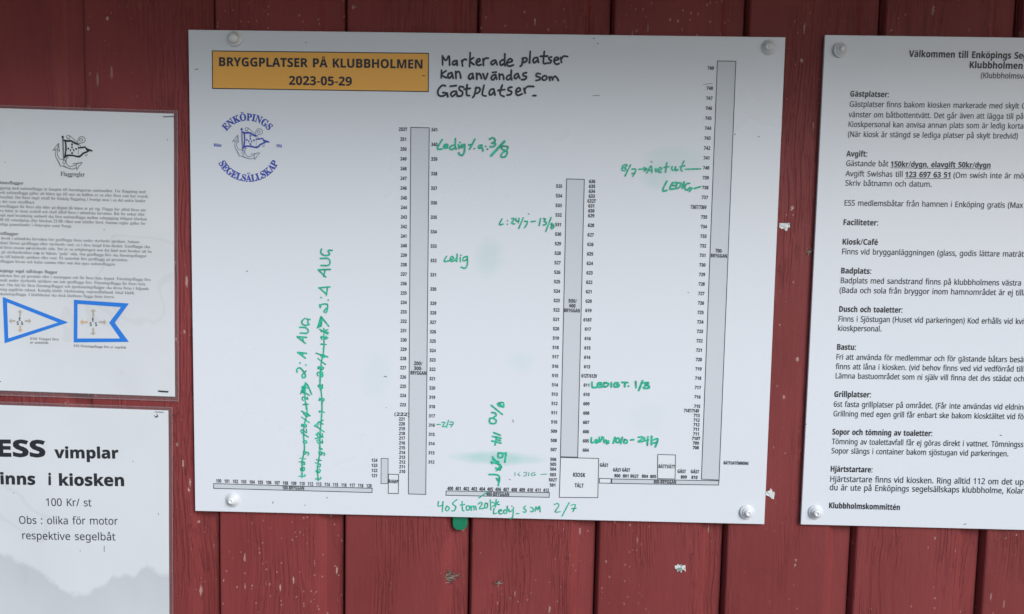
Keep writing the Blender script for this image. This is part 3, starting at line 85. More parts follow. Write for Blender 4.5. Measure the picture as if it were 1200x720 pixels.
INFO_ = (('heading',((('Välkommen till Enköpings Segelsällskaps','SB',91.95,-22.16,-0.001,7.01,0.85),False),(('Klubbholmen','SB',157.52,-33.03,-0.001,7.02,0.89),False),(('(Klubbholmsvägen)','R',170.76,-43.47,-0,5.84,0.878),False))),('subheading',((('Gästplatser:','SB',30.28,-65.67,-0.001,6.07,0.834),False),)),('paragraph',((('Gästplatser finns bakom kiosken markerade med skylt Gäst','R',30.35,-76.67,0.006,5.89,0.855),False),(('vänster om båtbottentvätt. Det går även att lägga till på','R',30.18,-87.96,0.006,5.91,0.849),False),(('Kioskpersonal kan anvisa annan plats som är ledig kortare','R',29.96,-98.49,0.007,5.91,0.849),False),(('(När kiosk är stängd se lediga platser på skylt bredvid)','R',30.28,-109.3,0.007,5.93,0.848),False))),('subheading',((('Avgift:','SB',29.87,-130.74,0.007,6.14,0.828),False),)),('paragraph',((('Gästande båt','R',29.9,-141.09,0.007,5.96,0.877),False),(('150kr/dygn, elavgift 50kr/dygn','SB',78.75,-140.97,0.007,5.95,0.847),True),(('Avgift Swishas till','R',30.23,-152.24,0.006,5.97,0.908),False),(('123 697 63 51','SB',95.24,-152.07,0.009,5.97,0.891),True),(('(Om swish inte är möjligt','R',148.16,-151.86,0.009,5.96,0.888),False),(('Skriv båtnamn och datum.','R',30.26,-162.64,0.005,5.99,0.896),False))),('paragraph',((('ESS medlemsbåtar från hamnen i Enköping gratis (Max','R',30.12,-184.54,0.006,6.11,0.865),False),)),('subheading',((('Faciliteter:','SB',30.21,-205.99,0.006,6.22,0.841),False),)),('subheading',((('Kiosk/Café','SB',30.3,-227.53,0.007,6.24,0.861),False),)),('paragraph',((('Finns vid brygganläggningen (glass, godis lättare maträtter','R',30.34,-238.33,0.006,6.16,0.859),False),)),('subheading',((('Badplats:','SB',30.42,-259.73,0.005,6.28,0.843),False),)),('paragraph',((('Badplats med sandstrand finns på klubbholmens västra','R',30.47,-270.59,0.007,6.19,0.863),False),(('(Bada och sola från bryggor inom hamnområdet är ej tillåtet','R',30.25,-281.48,0.007,6.21,0.853),False))),('subheading',((('Dusch och toaletter:','SB',30.58,-302.77,0.007,6.32,0.778),False),)),('paragraph',((('Finns i Sjöstugan (Huset vid parkeringen) Kod erhålls vid kvitto','R',30.36,-313.72,0.008,6.24,0.817),False),(('kioskpersonal.','R',30.38,-324.16,0.006,6.26,0.83),False))),('subheading',((('Bastu:','SB',30.44,-345.61,0.011,6.37,0.787),False),)),('paragraph',((('Fri att använda för medlemmar och för gästande båtars besättning','R',30.3,-356.76,0.008,6.2,0.815),False),(('finns att låna i kiosken. (vid behov finns ved vid vedförråd till','R',30.56,-367.6,0.009,6.2,0.819),False),(('Lämna bastuområdet som ni själv vill finna det dvs städat och','R',30.5,-378.16,0.007,6.21,0.812),False))),('subheading',((('Grillplatser:','SB',30.38,-399.35,0.009,6.44,0.791),False),)),('paragraph',((('6st fasta grillplatser på området. (Får inte användas vid eldning','R',30.35,-410.59,0.008,6.25,0.812),False),(('Grillning med egen grill får enbart ske bakom kiosktältet vid för','R',30.61,-421.54,0.008,6.26,0.8),False))),('subheading',((('Sopor och tömning av toaletter:','SB',30.48,-442.57,0.008,6.48,0.763),False),)),('paragraph',((('Tömning av toalettavfall får ej göras direkt i vattnet. Tömningss','R',30.74,-453.58,0.009,6.3,0.796),False),(('Sopor slängs i container bakom sjöstugan vid parkeringen.','R',30.68,-464.3,0.008,6.31,0.797),False))),('subheading',((('Hjärtstartare:','SB',30.54,-485.49,0.006,6.53,0.762),False),)),('paragraph',((('Hjärtstartare finns vid kiosken. Ring alltid 112 om det uppstår','R',30.53,-497.23,0.01,6.75,0.847),False),(('du är ute på Enköpings segelsällskaps klubbholme, Kolar','R',30.73,-507.07,0.008,6.75,0.847),False))),('heading',((('Klubbholmskommittén','SB',30.88,-528.09,-0.001,6.58,0.763),False),)))
INFO = (328.091,279.233,-269.043)
SCREWS_INFO = ((16.66,-16.1),(16.19,-532.86))
INFO_SPECKS = ((0.8,((185.26,-543.08),(187.52,-542.22))),(0.8,((219.02,-438.49),(220.57,-438.85))),(0.8,((-0.31,-432.16),(0.98,-431.15))))
FLAG_TITLE = (('Flaggregler','SF',-126.5,249.78,-0.009,4.98,0.766),)
FLAG_HEADS = (('Nationsflaggor','SF',-202.94,239.59,-0.008,3.55,1.001),('Gästflaggor','SF',-204.74,182.14,-0.007,3.59,1.038),('Enköpings segel sällskaps flaggor','SF',-206.07,139.66,-0.006,3.62,0.919))
FLAG_BODY = (('Flaggning med nationsflagga är knuptet till barndagarens nationalitet. För flaggning med','SF',-203.12,233.73,-0.008,3.27,0.906),('svensk nationsflagga gäller att båten ägs till mer än hälften av en eller flera som har svensk','SF',-203.28,228.61,-0.008,3.27,0.891),('nationalitet. Det finns inget straff för felaktig flaggning i Sverige men i en del andra länder','SF',-203.44,223.48,-0.008,3.28,0.884),('kan det vara straffbart.','SF',-203.6,218.36,-0.008,3.27,0.945),('Nationsflaggan får föras alla tider på dygnet då båten är på väg. Flagga bör alltid föras när','SF',-203.76,213.22,-0.008,3.28,0.881),('andra båtar är inom synhåll och skall alltid föras i utländska farvatten. Båt för ankar eller','SF',-203.93,208.09,-0.007,3.28,0.88),('förtöjd med besättning ombord ska föra nationsflagga mellan soluppgång tidigast klockan','SF',-204.09,202.94,-0.007,3.29,0.907),('08.00 till solnedgång eller klockan 21.00 vilket som infaller först. Samma regler gäller för','SF',-204.25,197.8,-0.007,3.29,0.894),('samtliga grannländer i Östersjön samt Norge.','SF',-204.41,192.65,-0.007,3.29,0.907),('Vid besök i utländska farvatten bör gästflagga föras under styrbords spridare. Saknas','SF',-204.9,176.89,-0.007,3.3,0.901),('spridare hissas gästflagga efter styrbords vant, ca i dess längd från däcket. Gästflagga ska','SF',-205.07,171.64,-0.007,3.31,0.915),('alltid föras ensam på styrbords sida. Det är en artighetsgest mot det land man besöker att ha','SF',-205.23,166.39,-0.007,3.31,0.892),('den på styrbordssidan som är båtens "goda" sida. Om gästflagga förs ska föreningsflaggor','SF',-205.4,161.13,-0.007,3.32,0.896),('flyttas till babords spridare eller vant. På motorbåt förs gästflagga på gösstaken.','SF',-205.56,155.87,-0.006,3.32,0.882),('Gästflaggan hissas och halas samma tider som den egna nationsflaggan.','SF',-205.73,150.6,-0.006,3.32,0.892),('Standerten förs på gösstake eller i mastoppen och får föras hela dygnet. Föreningsflagga förs','SF',-206.24,134.19,-0.006,3.32,0.894),('normalt under styrbords spridare om inte gästflagga förs. Föreningsflagga får föras hela','SF',-206.4,128.95,-0.006,3.33,0.907),('dygnet. Om båt för flera föreningsflaggor och igenkänningsflaggor ska dessa föras i följande','SF',-206.57,123.7,-0.006,3.34,0.889),('ordning uppifrån räknat. Kunglig klubb, riksförening, regionalförbund, lokal klubb,','SF',-206.73,118.46,-0.006,3.33,0.896),('igenkänningsflagga. I klubbhamn ska dock klubbens flagga föras överst.','SF',-206.9,113.2,-0.006,3.34,0.889))
FLAG_CAPTIONS = (('ESS Vimpel förs','SF',-166.69,62.41,-0.001,2.78,1.123),('av motorbåt.','SF',-166.81,58.06,0.004,2.77,0.982),('ESS Föreningsflagga förs av segelbåt','SF',-116.25,55.38,-0.01,2.77,0.918))
PENNANTS = ((((-197.04,111.29),(-121.81,83.43),(-196.68,57.64)),((-192.2,105.11),(-133.71,83.17),(-192.13,63.42))),(((-114.99,109.66),(-50.81,106.87),(-67.68,84.37),(-51.59,62.64),(-116.13,60.52)),((-110.75,105.04),(-60.09,102.48),(-74.27,84.22),(-61.82,66.36),(-111.66,65.24))))
PENNANT_LETTERS = (('E','SB',-179.45,84.39,0,3.94,0.941),('S','SB',-181.98,79.46,0,3.95,0.96),('S','SB',-176.95,79.31,0,3.95,0.96),('E','SB',-94.43,85.35,0,4.33,0.853),('S','SB',-97.19,79.9,0,4.34,0.868),('S','SB',-90.99,79.91,0,4.34,0.871))
ARROWS = ((0,((-176.52,89.45),(-176.4,93.91),(-174.28,93.96),(-177.37,96.78),(-180.63,93.82),(-178.51,93.87),(-178.64,89.4))),(1,((-172.21,82.97),(-167.71,83.07),(-167.76,80.96),(-164.76,84.19),(-167.59,87.28),(-167.65,85.17),(-172.15,85.07))),(2,((-178.96,78.35),(-179.09,73.87),(-181.21,73.82),(-178.11,70.99),(-174.85,73.96),(-176.97,73.92),(-176.84,78.39))),(3,((-183.28,84.83),(-187.78,84.73),(-187.72,86.83),(-190.73,83.61),(-187.91,80.52),(-187.84,82.62),(-183.34,82.72))),(0,((-91.54,91.05),(-91.42,96.82),(-88.91,96.88),(-92.54,99.68),(-96.3,96.72),(-93.79,96.77),(-93.92,91))),(1,((-86.29,83.43),(-80.49,83.56),(-80.54,81.06),(-77.56,84.8),(-80.39,88.41),(-80.44,85.92),(-86.24,85.79))),(2,((-94.2,77.87),(-94.32,72.08),(-96.83,72.02),(-93.19,69.21),(-89.43,72.19),(-91.94,72.13),(-91.82,77.92))),(3,((-99.45,85.5),(-105.26,85.37),(-105.2,87.87),(-108.19,84.13),(-105.36,80.51),(-105.31,83.01),(-99.5,83.14))))
FLAG = (-394.891,-138.714,((-228.52,324.49),(3.27,321.45),(0.6,0.21),(-239.4,3.07)),((-234.25,327.98),(7.76,324.92),(4.9,-5.27),(-245.62,-2.89)))
NOTE = (-402.068,-154.868,((-257.9,2.16),(-0.2,-0),(-3.14,-301.8),(-268.87,-302.57)),((-263.78,6.24),(4.63,3.91),(1.48,-307.97),(-275.3,-309.12)))
GREY_EDGE = ((-223.26,-167.45),(-203.06,-172.05),(-183,-181.83),(-154.86,-194.5),(-127.94,-216.58),(-104.63,-221.1),(-90.22,-213.41),(-77.92,-207.86),(-69.55,-195.19),(-43.21,-196.51),(-35.96,-186.99),(-28.81,-182.66),(-15.77,-190.55),(2.38,-194.17))
NOTE_TEXT = (('ESS','SB',-204.62,-59.08,0.012,19.25,1.341),('vimplar','SB',-134.18,-59.24,0.016,12.75,1.093),('finns','SB',-208.17,-92.12,0.007,13.26,1.09),('i','SB',-143.36,-91.38,-0.013,13.24,0.841),('kiosken','SB',-131,-91.79,0.017,13.44,1.072))
NOTE_SMALL = (('100 Kr/ st','R',-146.57,-116.52,0.013,9,0.923),('Obs : olika för motor','R',-178.97,-138.86,0.015,9.04,0.918),('respektive segelbåt','R',-176.2,-157.36,0.011,9.07,0.95))
NOTE_SPECKS = ((0.7,((-42.92,-60.56),(-42.57,-61.28))),(0.7,((-13.83,-122.18),(-13.49,-123.65))),(0.7,((-184.11,-102.02),(-183.76,-102.38))),(0.7,((-78.29,-163.2),(-78.42,-169.9))),(0.7,((-106.93,-169.2),(-106.58,-169.94))),(0.7,((-16.79,-6.13),(-14.66,-8.25))),(0.7,((-13.89,-4.61),(-12.47,-6.02))))
FLAG_SPECKS = ((0.7,((-4.13,293.06),(-3.9,292.11))),(0.7,((-78.47,190.21),(-77.25,190.23))),(0.7,((-190.19,264),(-189.71,263.77))),(0.9,((-165.07,166.44),(-164.23,167),(-163.65,168.09))),(0.9,((-204.06,12.33),(-202.36,13.2))),(0.9,((-155.6,162.32),(-154.55,160.72))))
WORLD = {'scrap1':(295.3,70.2),
'scrap2':(293.5,-234.7),
'scrap3':(193.3,-326),
'tuft1':(-79.1,-347.5),
'tuft2':(-18.1,-350.9),
'tuft3':(324.2,42.1),
'tab':(-63.2,-276.5),
'knot1':(-158.4,-330.3),
'knot2':(555.2,-289.9),
'knot3':(571.9,-320.8)}
STAPLES = ((-397.5,179.4),(-407.7,-132.5),(-412.5,-156.7),(-415.6,-162.2))
GLYPHS = {
'R':{
'(':(42,[[6,54,8,28,12,18,12,0,-6,-9,-5,-9,-4,-11,-3,-11,-2,-10,0,-18,1,-8,1,-7,4,-14,3,-7,3,-6,8,-12,-12,0,-12,18,-2,6,-2,8,-2,6,-2,8]]),
')':(42,[[36,24,-2,-8,-2,-6,-2,-8,-2,-6,-12,-18,-12,0,8,12,3,6,3,7,4,14,1,7,1,8,0,14,-2,14,-2,8,-2,6,-6,14,-8,12,12,0,12,-18,8,-28]]),
',':(38,[[27,14,-1,-2,-2,-8,-2,-4,-2,-8,-4,-6,-1,-4,-9,0,0,4,2,4,0,4,2,4,0,4,1,4,1,3,0,7,14,0]]),
'.':(38,[[10,10,1,3,1,2,2,1,2,0,2,1,3,-1,2,0,2,-1,1,-2,1,-3,1,-2,-1,-4,-2,-4,-4,-2,-5,0,-4,2,-2,4]]),
'/':(52,[[50,100,-36,-100,-12,0,36,100]]),
'0':(80,[[73,42,-1,-7,0,-7,-2,-6,-4,-10,-10,-10,-6,-2,-4,-1,-6,-1,-14,4,-4,3,-5,5,-4,6,-3,6,-2,8,0,10,-1,10,0,10,1,10,2,8,3,7,3,6,4,5,6,3,6,2,8,1,7,-1,6,-2,5,-3,5,-5,4,-6,3,-7,2,-8,1,-10],[19,50,1,-8,0,-8,1,-6,2,-6,2,-5,6,-6,4,-1,5,-1,8,2,4,3,3,3,2,5,1,5,2,7,0,8,1,8,-1,9,0,7,-2,7,-1,5,-2,5,-3,3,-4,3,-8,2,-5,-1,-4,-1,-6,-6,-4,-10,-1,-7,0,-7]]),
'1':(80,[[50,0,-12,0,0,87,-1,-1,-1,-2,-2,0,-4,-4,-11,-10,-7,9,28,21,10,0]]),
'2':(80,[[73,0,-67,0,0,10,27,26,5,6,8,8,6,8,2,4,2,8,0,9,-2,5,-2,2,-4,3,-4,1,-6,1,-4,-1,-4,0,-16,-8,-6,8,2,2,4,2,2,2,4,2,3,0,3,2,4,0,8,2,12,-2,4,-2,5,-2,3,-4,3,-3,2,-4,2,-10,-1,-5,0,-5,-2,-5,-3,-4,-3,-5,-4,-5,-8,-8,-5,-6,-21,-20,0,-1,51,0]]),
'6':(80,[[8,54,2,12,2,4,1,6,2,4,3,5,3,4,4,3,5,4,4,2,6,2,6,1,8,1,4,0,2,-1,2,0,2,-1,2,0,0,-10,-4,0,-2,1,-2,0,-2,1,-2,0,-12,-2,-8,-4,-6,-6,-2,-4,-4,-10,-1,-4,-1,-6,0,-5,1,0,1,2,4,4,2,1,3,2,6,2,13,0,5,-1,5,-2,4,-3,3,-3,3,-5,2,-4,2,-12,-2,-12,-2,-6,-4,-4,-3,-4,-5,-4,-4,-2,-12,-2,-10,2,-8,4,-3,2,-3,4,-4,4,-2,4,-2,5,-1,6,-1,7],[42,9,5,1,5,2,4,2,3,5,1,6,2,7,-1,6,-2,5,-3,5,-3,2,-5,2,-6,1,-4,-1,-4,0,-4,-2,-2,-2,-3,-2,-2,-2,-1,-4,-2,-2,0,-6,1,-4,1,-2,0,-4,2,-2,2,-3,6,-6,6,-2]]),
':':(38,[[10,10,1,3,1,2,2,1,2,0,2,1,3,-1,2,0,2,-1,1,-2,1,-3,1,-2,-1,-4,-2,-4,-4,-2,-5,0,-4,2,-2,4],[10,70,1,3,1,2,4,2,5,0,4,-2,1,-2,1,-3,1,-2,-1,-4,-2,-4,-4,-2,-5,0,-4,2,-2,4]]),
'A':(90,[[76,0,-12,31,-40,0,-12,-31,-12,0,39,100,11,0,40,-100],[50,72,-1,2,-1,0,0,4,-2,2,0,4,-2,4,-1,-6,-1,-2,0,-4,-2,-4,-11,-30,31,0]]),
'B':(91,[[54,100,9,-2,7,-4,6,-4,3,-6,1,-9,0,-3,-1,-4,-1,-3,-2,-3,-2,-2,-2,-3,-4,-1,-3,-2,-4,-1,0,-1,4,0,4,-2,3,-2,4,-2,2,-2,4,-6,1,-4,1,-6,-1,-6,-1,-4,-2,-5,-4,-4,-4,-3,-4,-2,-12,-4,-42,0,0,100],[52,58,6,2,4,2,3,3,1,4,1,5,-1,5,-2,3,-2,4,-6,2,-6,1,-24,0,0,-31],[26,47,0,-37,20,0,8,1,6,2,5,3,3,4,2,4,0,9,-1,3,-1,2,-2,3,-2,2,-4,1,-4,2,-5,0,-5,1]]),
'D':(102,[[94,51,-1,-11,-2,-9,-3,-8,-6,-7,-5,-6,-7,-4,-8,-4,-10,-2,-38,0,0,100,40,0,9,-2,7,-4,8,-4,10,-12,3,-8,2,-9],[80,59,-2,7,-2,6,-4,6,-4,4,-5,3,-6,3,-7,1,-24,0,0,-78,14,0,12,1,10,3,8,6,6,7,4,10]]),
'E':(78,[[70,0,-56,0,0,100,56,0,0,-11,-44,0,0,-31,41,0,0,-11,-41,0,0,-36,44,0]]),
'F':(72,[[26,0,-12,0,0,100,56,0,0,-11,-44,0,0,-35,41,0,0,-12,-41,0]]),
'G':(102,[[57,53,35,0,0,-49,-6,-2,-6,-1,-10,-2,-7,-1,-7,0,-10,2,-8,2,-8,3,-6,5,-6,6,-4,6,-3,9,-2,9,-1,10,1,10,3,9,2,8,6,7,6,6,6,5,8,3,20,4,6,-1,5,-1,5,0,5,-2,5,-1,4,-1,-4,-12,-8,4,-4,0,-5,2,-17,0,-6,-2,-7,-2,-5,-4,-8,-10,-4,-14,0,-16,2,-6,2,-7,2,-5,4,-6,6,-4,6,-2,7,-2,23,0,2,2,3,0,0,30,-22,0]]),
'H':(104,[[90,0,-12,0,0,46,-52,0,0,-46,-12,0,0,100,12,0,0,-42,52,0,0,42,12,0]]),
'K':(86,[[86,0,-14,0,-36,48,-10,-9,0,-39,-12,0,0,100,12,0,0,-50,3,4,3,3,2,3,10,10,26,30,15,0,-39,-44]]),
'L':(74,[[14,0,0,100,12,0,0,-89,44,0,0,-11]]),
'M':(127,[[58,0,-33,88,-1,0,0,-8,1,-2,0,-78,-11,0,0,100,18,0,31,-82,1,0,31,82,19,0,0,-100,-13,0,0,74,1,4,0,10,-34,-88]]),
'N':(106,[[93,0,-15,0,-54,83,0,-7,1,-10,0,-66,-11,0,0,100,14,0,54,-83,0,17,-1,3,0,63,12,0]]),
'O':(110,[[101,50,-1,-8,0,-6,-2,-7,-2,-6,-4,-5,-3,-6,-4,-4,-5,-3,-6,-3,-6,-2,-6,-1,-7,-1,-7,1,-8,1,-6,2,-10,6,-8,10,-2,5,-2,6,-2,7,-2,14,1,10,2,9,3,8,4,7,4,6,7,5,7,3,9,3,10,1,9,-1,9,-3,7,-3,6,-5,6,-6,4,-7,2,-8,2,-9],[22,42,4,-14,2,-5,4,-5,4,-4,12,-4,14,0,12,4,4,4,4,5,2,5,2,7,1,7,1,8,-2,12,-2,10,-4,8,-6,6,-9,4,-17,0,-12,-4,-8,-8,-4,-12,-2,-8]]),
'R':(87,[[49,100,7,-2,6,-1,12,-9,2,-5,1,-5,1,-6,0,-6,-4,-8,-4,-6,-9,-6,-3,-1,27,-45,-15,0,-24,42,-20,0,0,-42,-12,0,0,100],[26,89,0,-37,22,0,6,2,5,3,3,3,2,6,0,12,-2,4,-4,4,-4,2,-4,0,-4,1]]),
'S':(77,[[70,21,-2,-5,-2,-4,-8,-8,-4,-2,-6,-2,-6,-1,-8,-1,-3,0,-3,1,-4,0,-4,1,-2,0,-4,1,-2,1,-2,0,-3,2,0,12,8,-4,5,0,4,-2,20,0,6,3,3,2,2,2,1,3,2,2,0,6,-1,4,-1,2,-4,4,-12,6,-6,2,-8,4,-3,2,-3,1,-7,7,-4,8,-1,4,0,4,2,10,2,4,8,6,4,2,5,2,5,1,6,1,6,-1,4,-1,6,0,4,-2,4,0,4,-2,-4,-11,-4,1,-4,2,-8,2,-16,0,-2,-2,-3,-1,-2,-1,-2,-2,-1,-3,0,-3,-1,-2,1,-4,0,-2,1,-2,2,-3,2,-2,3,-1,8,-4,10,-4,6,-3,4,-3,4,-2,2,-3,3,-3,2,-4,1,-4]]),
'T':(78,[[45,0,-13,0,0,89,-30,0,0,11,74,0,0,-11,-31,0]]),
'a':(78,[[48,76,8,-2,8,-8,2,-7,1,-8,0,-51,-9,0,-2,10,-3,-2,-2,-2,-3,-2,-2,-2,-2,-1,-6,-2,-4,-1,-4,0,-12,3,-4,2,-2,3,-2,2,-2,4,-1,4,-1,5,2,7,2,6,12,8,10,2,10,1,13,0,0,5,-1,6,0,4,-3,2,-3,3,-4,1,-12,0,-4,-2,-3,0,-3,-2,-4,-2,-4,10,4,2,8,2,5,2],[36,36,-7,-2,-5,-2,-2,-3,-2,-4,-1,-5,2,-6,2,-2,3,-2,3,-1,4,-1,6,1,5,2,4,3,4,4,2,6,1,6,0,6]]),
'b':(86,[[24,65,2,3,4,3,3,2,4,2,5,1,6,0,8,-1,8,-3,6,-6,4,-7,4,-9,0,-20,-2,-8,-4,-12,-4,-4,-4,-3,-5,-3,-5,-1,-6,-1,-6,1,-5,1,-4,2,-3,2,-4,2,-2,4,-1,0,-3,-10,-8,0,0,106,12,0],[40,66,-4,-1,-3,-2,-5,-5,-2,-4,-1,-4,-1,-6,0,-15,2,-7,3,-6,3,-4,6,-2,8,-1,6,1,5,2,3,4,4,6,1,7,1,9,-2,16,-4,5,-3,4,-5,3]]),
'c':(67,[[42,-2,-12,2,-6,2,-8,8,-4,6,-2,6,-2,7,0,17,2,8,2,6,4,5,4,4,5,3,5,2,6,2,18,0,4,-2,2,0,2,-2,-3,-10,-3,1,-2,1,-3,0,-3,1,-2,1,-8,0,-8,-4,-3,-2,-3,-3,-1,-4,-1,-5,-2,-5,0,-11,2,-6,2,-8,6,-6,4,-2,4,0,4,-1,4,1,6,0,4,2,2,0,4,2,0,-12,-4,0,-2,-2,-3,0,-3,-1,-4,-1]]),
'd':(86,[[38,-2,-8,2,-8,3,-6,5,-4,8,-4,10,0,23,4,10,4,7,6,6,8,4,16,0,6,-2,2,-2,4,-2,4,-4,0,40,12,0,0,-106,-10,0,-2,10,-8,-8,-2,0,-3,-2,-3,0],[40,9,8,1,5,2,4,4,3,4,2,7,0,19,-2,7,-2,6,-4,4,-6,3,-14,0,-8,-8,-4,-6,-1,-6,-1,-9,1,-8,1,-7,4,-6,4,-4,4,-2]]),
'e':(79,[[47,76,5,-2,6,-2,4,-3,4,-4,4,-10,2,-6,0,-14,-52,0,4,-14,3,-5,5,-4,6,-2,6,-1,5,1,8,0,4,2,3,0,4,2,0,-10,-4,-2,-3,-2,-4,0,-4,-1,-5,-1,-4,0,-14,2,-10,6,-4,4,-4,6,-2,6,-2,7,0,16,2,7,2,6,3,6,4,4,5,4,4,2,6,2],[36,66,-6,-2,-6,-8,-2,-5,-2,-6,39,0,-1,4,0,4,-2,6,-2,3,-3,2,-3,1,-4,1]]),
'f':(48,[[46,66,-18,0,0,-66,-12,0,0,66,-14,0,0,6,14,4,0,15,2,5,2,3,3,3,3,2,4,2,4,1,12,0,2,-1,4,0,2,-2,-3,-9,-1,1,-6,0,-2,1,-2,0,-4,-1,-3,-1,-3,-2,-1,-3,-1,-4,0,-11,18,0]]),
'g':(86,[[44,76,8,-2,4,-2,3,-4,3,-3,2,10,10,0,0,-83,-2,-6,-4,-10,-8,-6,-6,-2,-6,-1,-8,-1,-4,0,-6,1,-4,1,-4,0,-4,2,-4,1,0,11,8,-2,4,-2,5,0,5,-1,6,-1,6,1,4,2,4,3,4,4,2,6,0,18,-3,-4,-3,-2,-8,-4,-4,-1,-6,-1,-8,2,-8,3,-6,6,-4,7,-4,10,0,22,4,10,4,8,6,6,8,4],[36,66,-4,-2,-2,-2,-3,-2,-3,-3,-1,-4,-1,-5,-2,-5,0,-5,1,-10,1,-6,4,-6,4,-4,4,-2,6,-2,8,2,2,0,3,2,2,1,2,2,1,2,2,3,2,6,0,18,-1,6,-1,4,-2,4,-2,3,-4,2,-3,2,-4,1]]),
'h':(86,[[24,64,4,6,2,1,3,1,3,2,2,1,4,1,12,0,4,-1,5,-1,3,-3,4,-3,4,-8,1,-5,0,-55,-12,0,0,48,-1,6,-1,4,-2,4,-3,2,-4,2,-11,0,-5,-2,-3,-1,-5,-5,-2,-4,-1,-4,-1,-6,0,-44,-12,0,0,106,12,0]]),
'i':(36,[[24,75,0,-75,-12,0,0,75],[20,103,2,-1,1,0,3,-6,-1,-3,-1,-2,-1,-1,-1,-2,-8,0,-1,2,-1,1,-1,2,0,5,2,4,1,0,2,1]]),
'j':(36,[[-1,-34,-2,1,-2,0,-1,1,-2,0,0,10,3,0,1,-1,2,0,2,-1,2,0,2,1,3,1,2,1,1,2,2,3,0,91,12,0,0,-91,-1,-4,-1,-3,-4,-6,-3,-2,-3,-1,-4,-2],[11,98,2,4,1,0,2,1,4,0,2,-1,1,0,3,-6,-1,-3,-1,-2,-1,-1,-1,-2,-8,0,-1,2,-1,1,-1,2]]),
'k':(75,[[24,40,2,0,0,2,4,4,1,2,1,0,1,2,24,25,15,0,-31,-32,33,-43,-16,0,-26,35,-8,-7,0,-28,-12,0,0,106,12,0]]),
'l':(36,[[24,0,-12,0,0,106,12,0]]),
'm':(131,[[102,76,6,-2,6,-4,3,-6,2,-6,1,-9,0,-49,-12,0,0,48,-1,6,-1,4,-2,4,-3,2,-4,2,-11,0,-6,-2,-4,-4,-2,-5,-2,-6,0,-49,-12,0,0,52,-1,4,-1,2,-2,2,-1,2,-2,2,-3,1,-2,1,-8,0,-4,-2,-4,-1,-2,-3,-2,-2,-2,-4,-1,-4,-1,-6,0,-44,-12,0,0,75,10,0,2,-10,2,3,4,4,2,1,6,2,2,1,12,0,5,-1,4,-1,3,-3,4,-3,2,-4,3,4,3,3,4,3,10,2]]),
'n':(86,[[56,76,7,-2,5,-4,4,-6,2,-6,1,-9,0,-49,-12,0,0,48,-1,6,-1,4,-2,4,-3,2,-4,2,-13,0,-6,-3,-4,-4,-3,-5,-1,-7,-1,-8,0,-39,-12,0,0,75,10,0,2,-10,2,3,4,4,12,4]]),
'o':(84,[[77,38,0,-6,-1,-6,-2,-5,-1,-5,-3,-4,-2,-3,-4,-3,-3,-3,-5,-2,-8,-2,-6,-1,-4,1,-10,2,-4,2,-6,6,-4,3,-2,4,-2,5,-1,5,-1,6,0,14,2,6,2,7,3,5,4,4,5,4,12,4,13,0,6,-2,5,-2,6,-4,4,-4,3,-5,2,-7,1,-6],[20,38,0,-6,2,-5,1,-5,1,-4,6,-6,4,-2,4,-1,9,0,5,1,3,2,3,3,2,3,2,4,2,5,0,21,-2,5,-2,4,-2,3,-6,4,-5,2,-11,0,-6,-4,-4,-4,-3,-5,-2,-7]]),
'p':(86,[[56,76,8,-4,6,-5,4,-7,4,-10,0,-20,-2,-8,-2,-6,-2,-5,-4,-5,-4,-3,-5,-3,-5,-1,-6,-1,-8,2,-2,0,-4,2,-2,0,-8,8,0,-44,-12,0,0,109,10,0,2,-10,4,4,2,1,4,4,6,2],[40,66,-4,-1,-6,-4,-2,-3,-2,-4,0,-4,-2,-4,0,-14,1,-6,1,-4,2,-4,2,-3,3,-3,3,-2,4,-1,10,0,4,1,3,2,3,4,2,3,2,4,0,5,2,4,0,6,-1,8,-1,6,-4,6,-3,4,-5,4]]),
'r':(58,[[56,76,-2,-12,-1,0,-1,1,-4,0,-2,1,-6,-2,-2,0,-2,-2,-3,-2,-4,-4,-3,-6,-2,-6,0,-44,-12,0,0,75,10,0,2,-13,4,4,2,3,4,4,4,1,2,2]]),
's':(67,[[61,20,-2,-8,-2,-4,-3,-2,-3,-3,-4,-2,-5,-1,-6,-1,-5,-1,-5,0,-16,4,-2,2,0,10,2,-1,4,-1,4,-2,4,0,4,-1,5,-1,6,1,5,1,2,2,3,2,1,2,1,4,-1,2,0,2,-4,4,-2,1,-3,1,-4,2,-5,2,-16,8,-4,4,-2,4,0,2,-1,4,1,6,2,6,5,4,5,2,8,2,16,0,12,-3,3,-1,-4,-10,-3,1,-4,1,-6,2,-16,0,-6,-4,0,-2,-1,-2,0,-2,1,-2,0,-2,2,-2,2,-1,3,-1,3,-2,4,-2,4,-1,5,-2,4,-1,3,-2,4,-2,2,-2,2,-4,2,-2,0,-4]]),
't':(50,[[37,8,2,0,2,1,1,0,2,1,4,0,0,-9,-2,-1,-2,0,-2,-1,-2,0,-3,-1,-2,0,-4,1,-3,1,-4,0,-6,4,-4,8,-1,4,0,50,-11,0,0,6,11,4,5,16,7,0,0,-17,22,0,0,-9,-22,0,0,-44,1,-4,0,-4,2,-2,3,-2]]),
'u':(86,[[74,75,0,-75,-10,0,-2,10,-8,-8,-4,-2,-2,0,-4,-1,-2,-1,-4,0,-6,1,-4,1,-12,6,-2,4,-2,5,0,5,-1,6,0,49,13,0,0,-53,2,-5,2,-3,3,-3,4,-1,5,-1,6,0,4,1,4,2,2,2,2,4,2,3,2,5,0,49]]),
'v':(71,[[28,0,-28,75,13,0,16,-44,1,-3,0,-2,2,-2,0,-2,2,-6,0,-2,1,-2,0,-1,1,0,0,3,2,3,0,2,1,3,1,2,0,2,2,3,0,2,16,44,13,0,-29,-75]]),
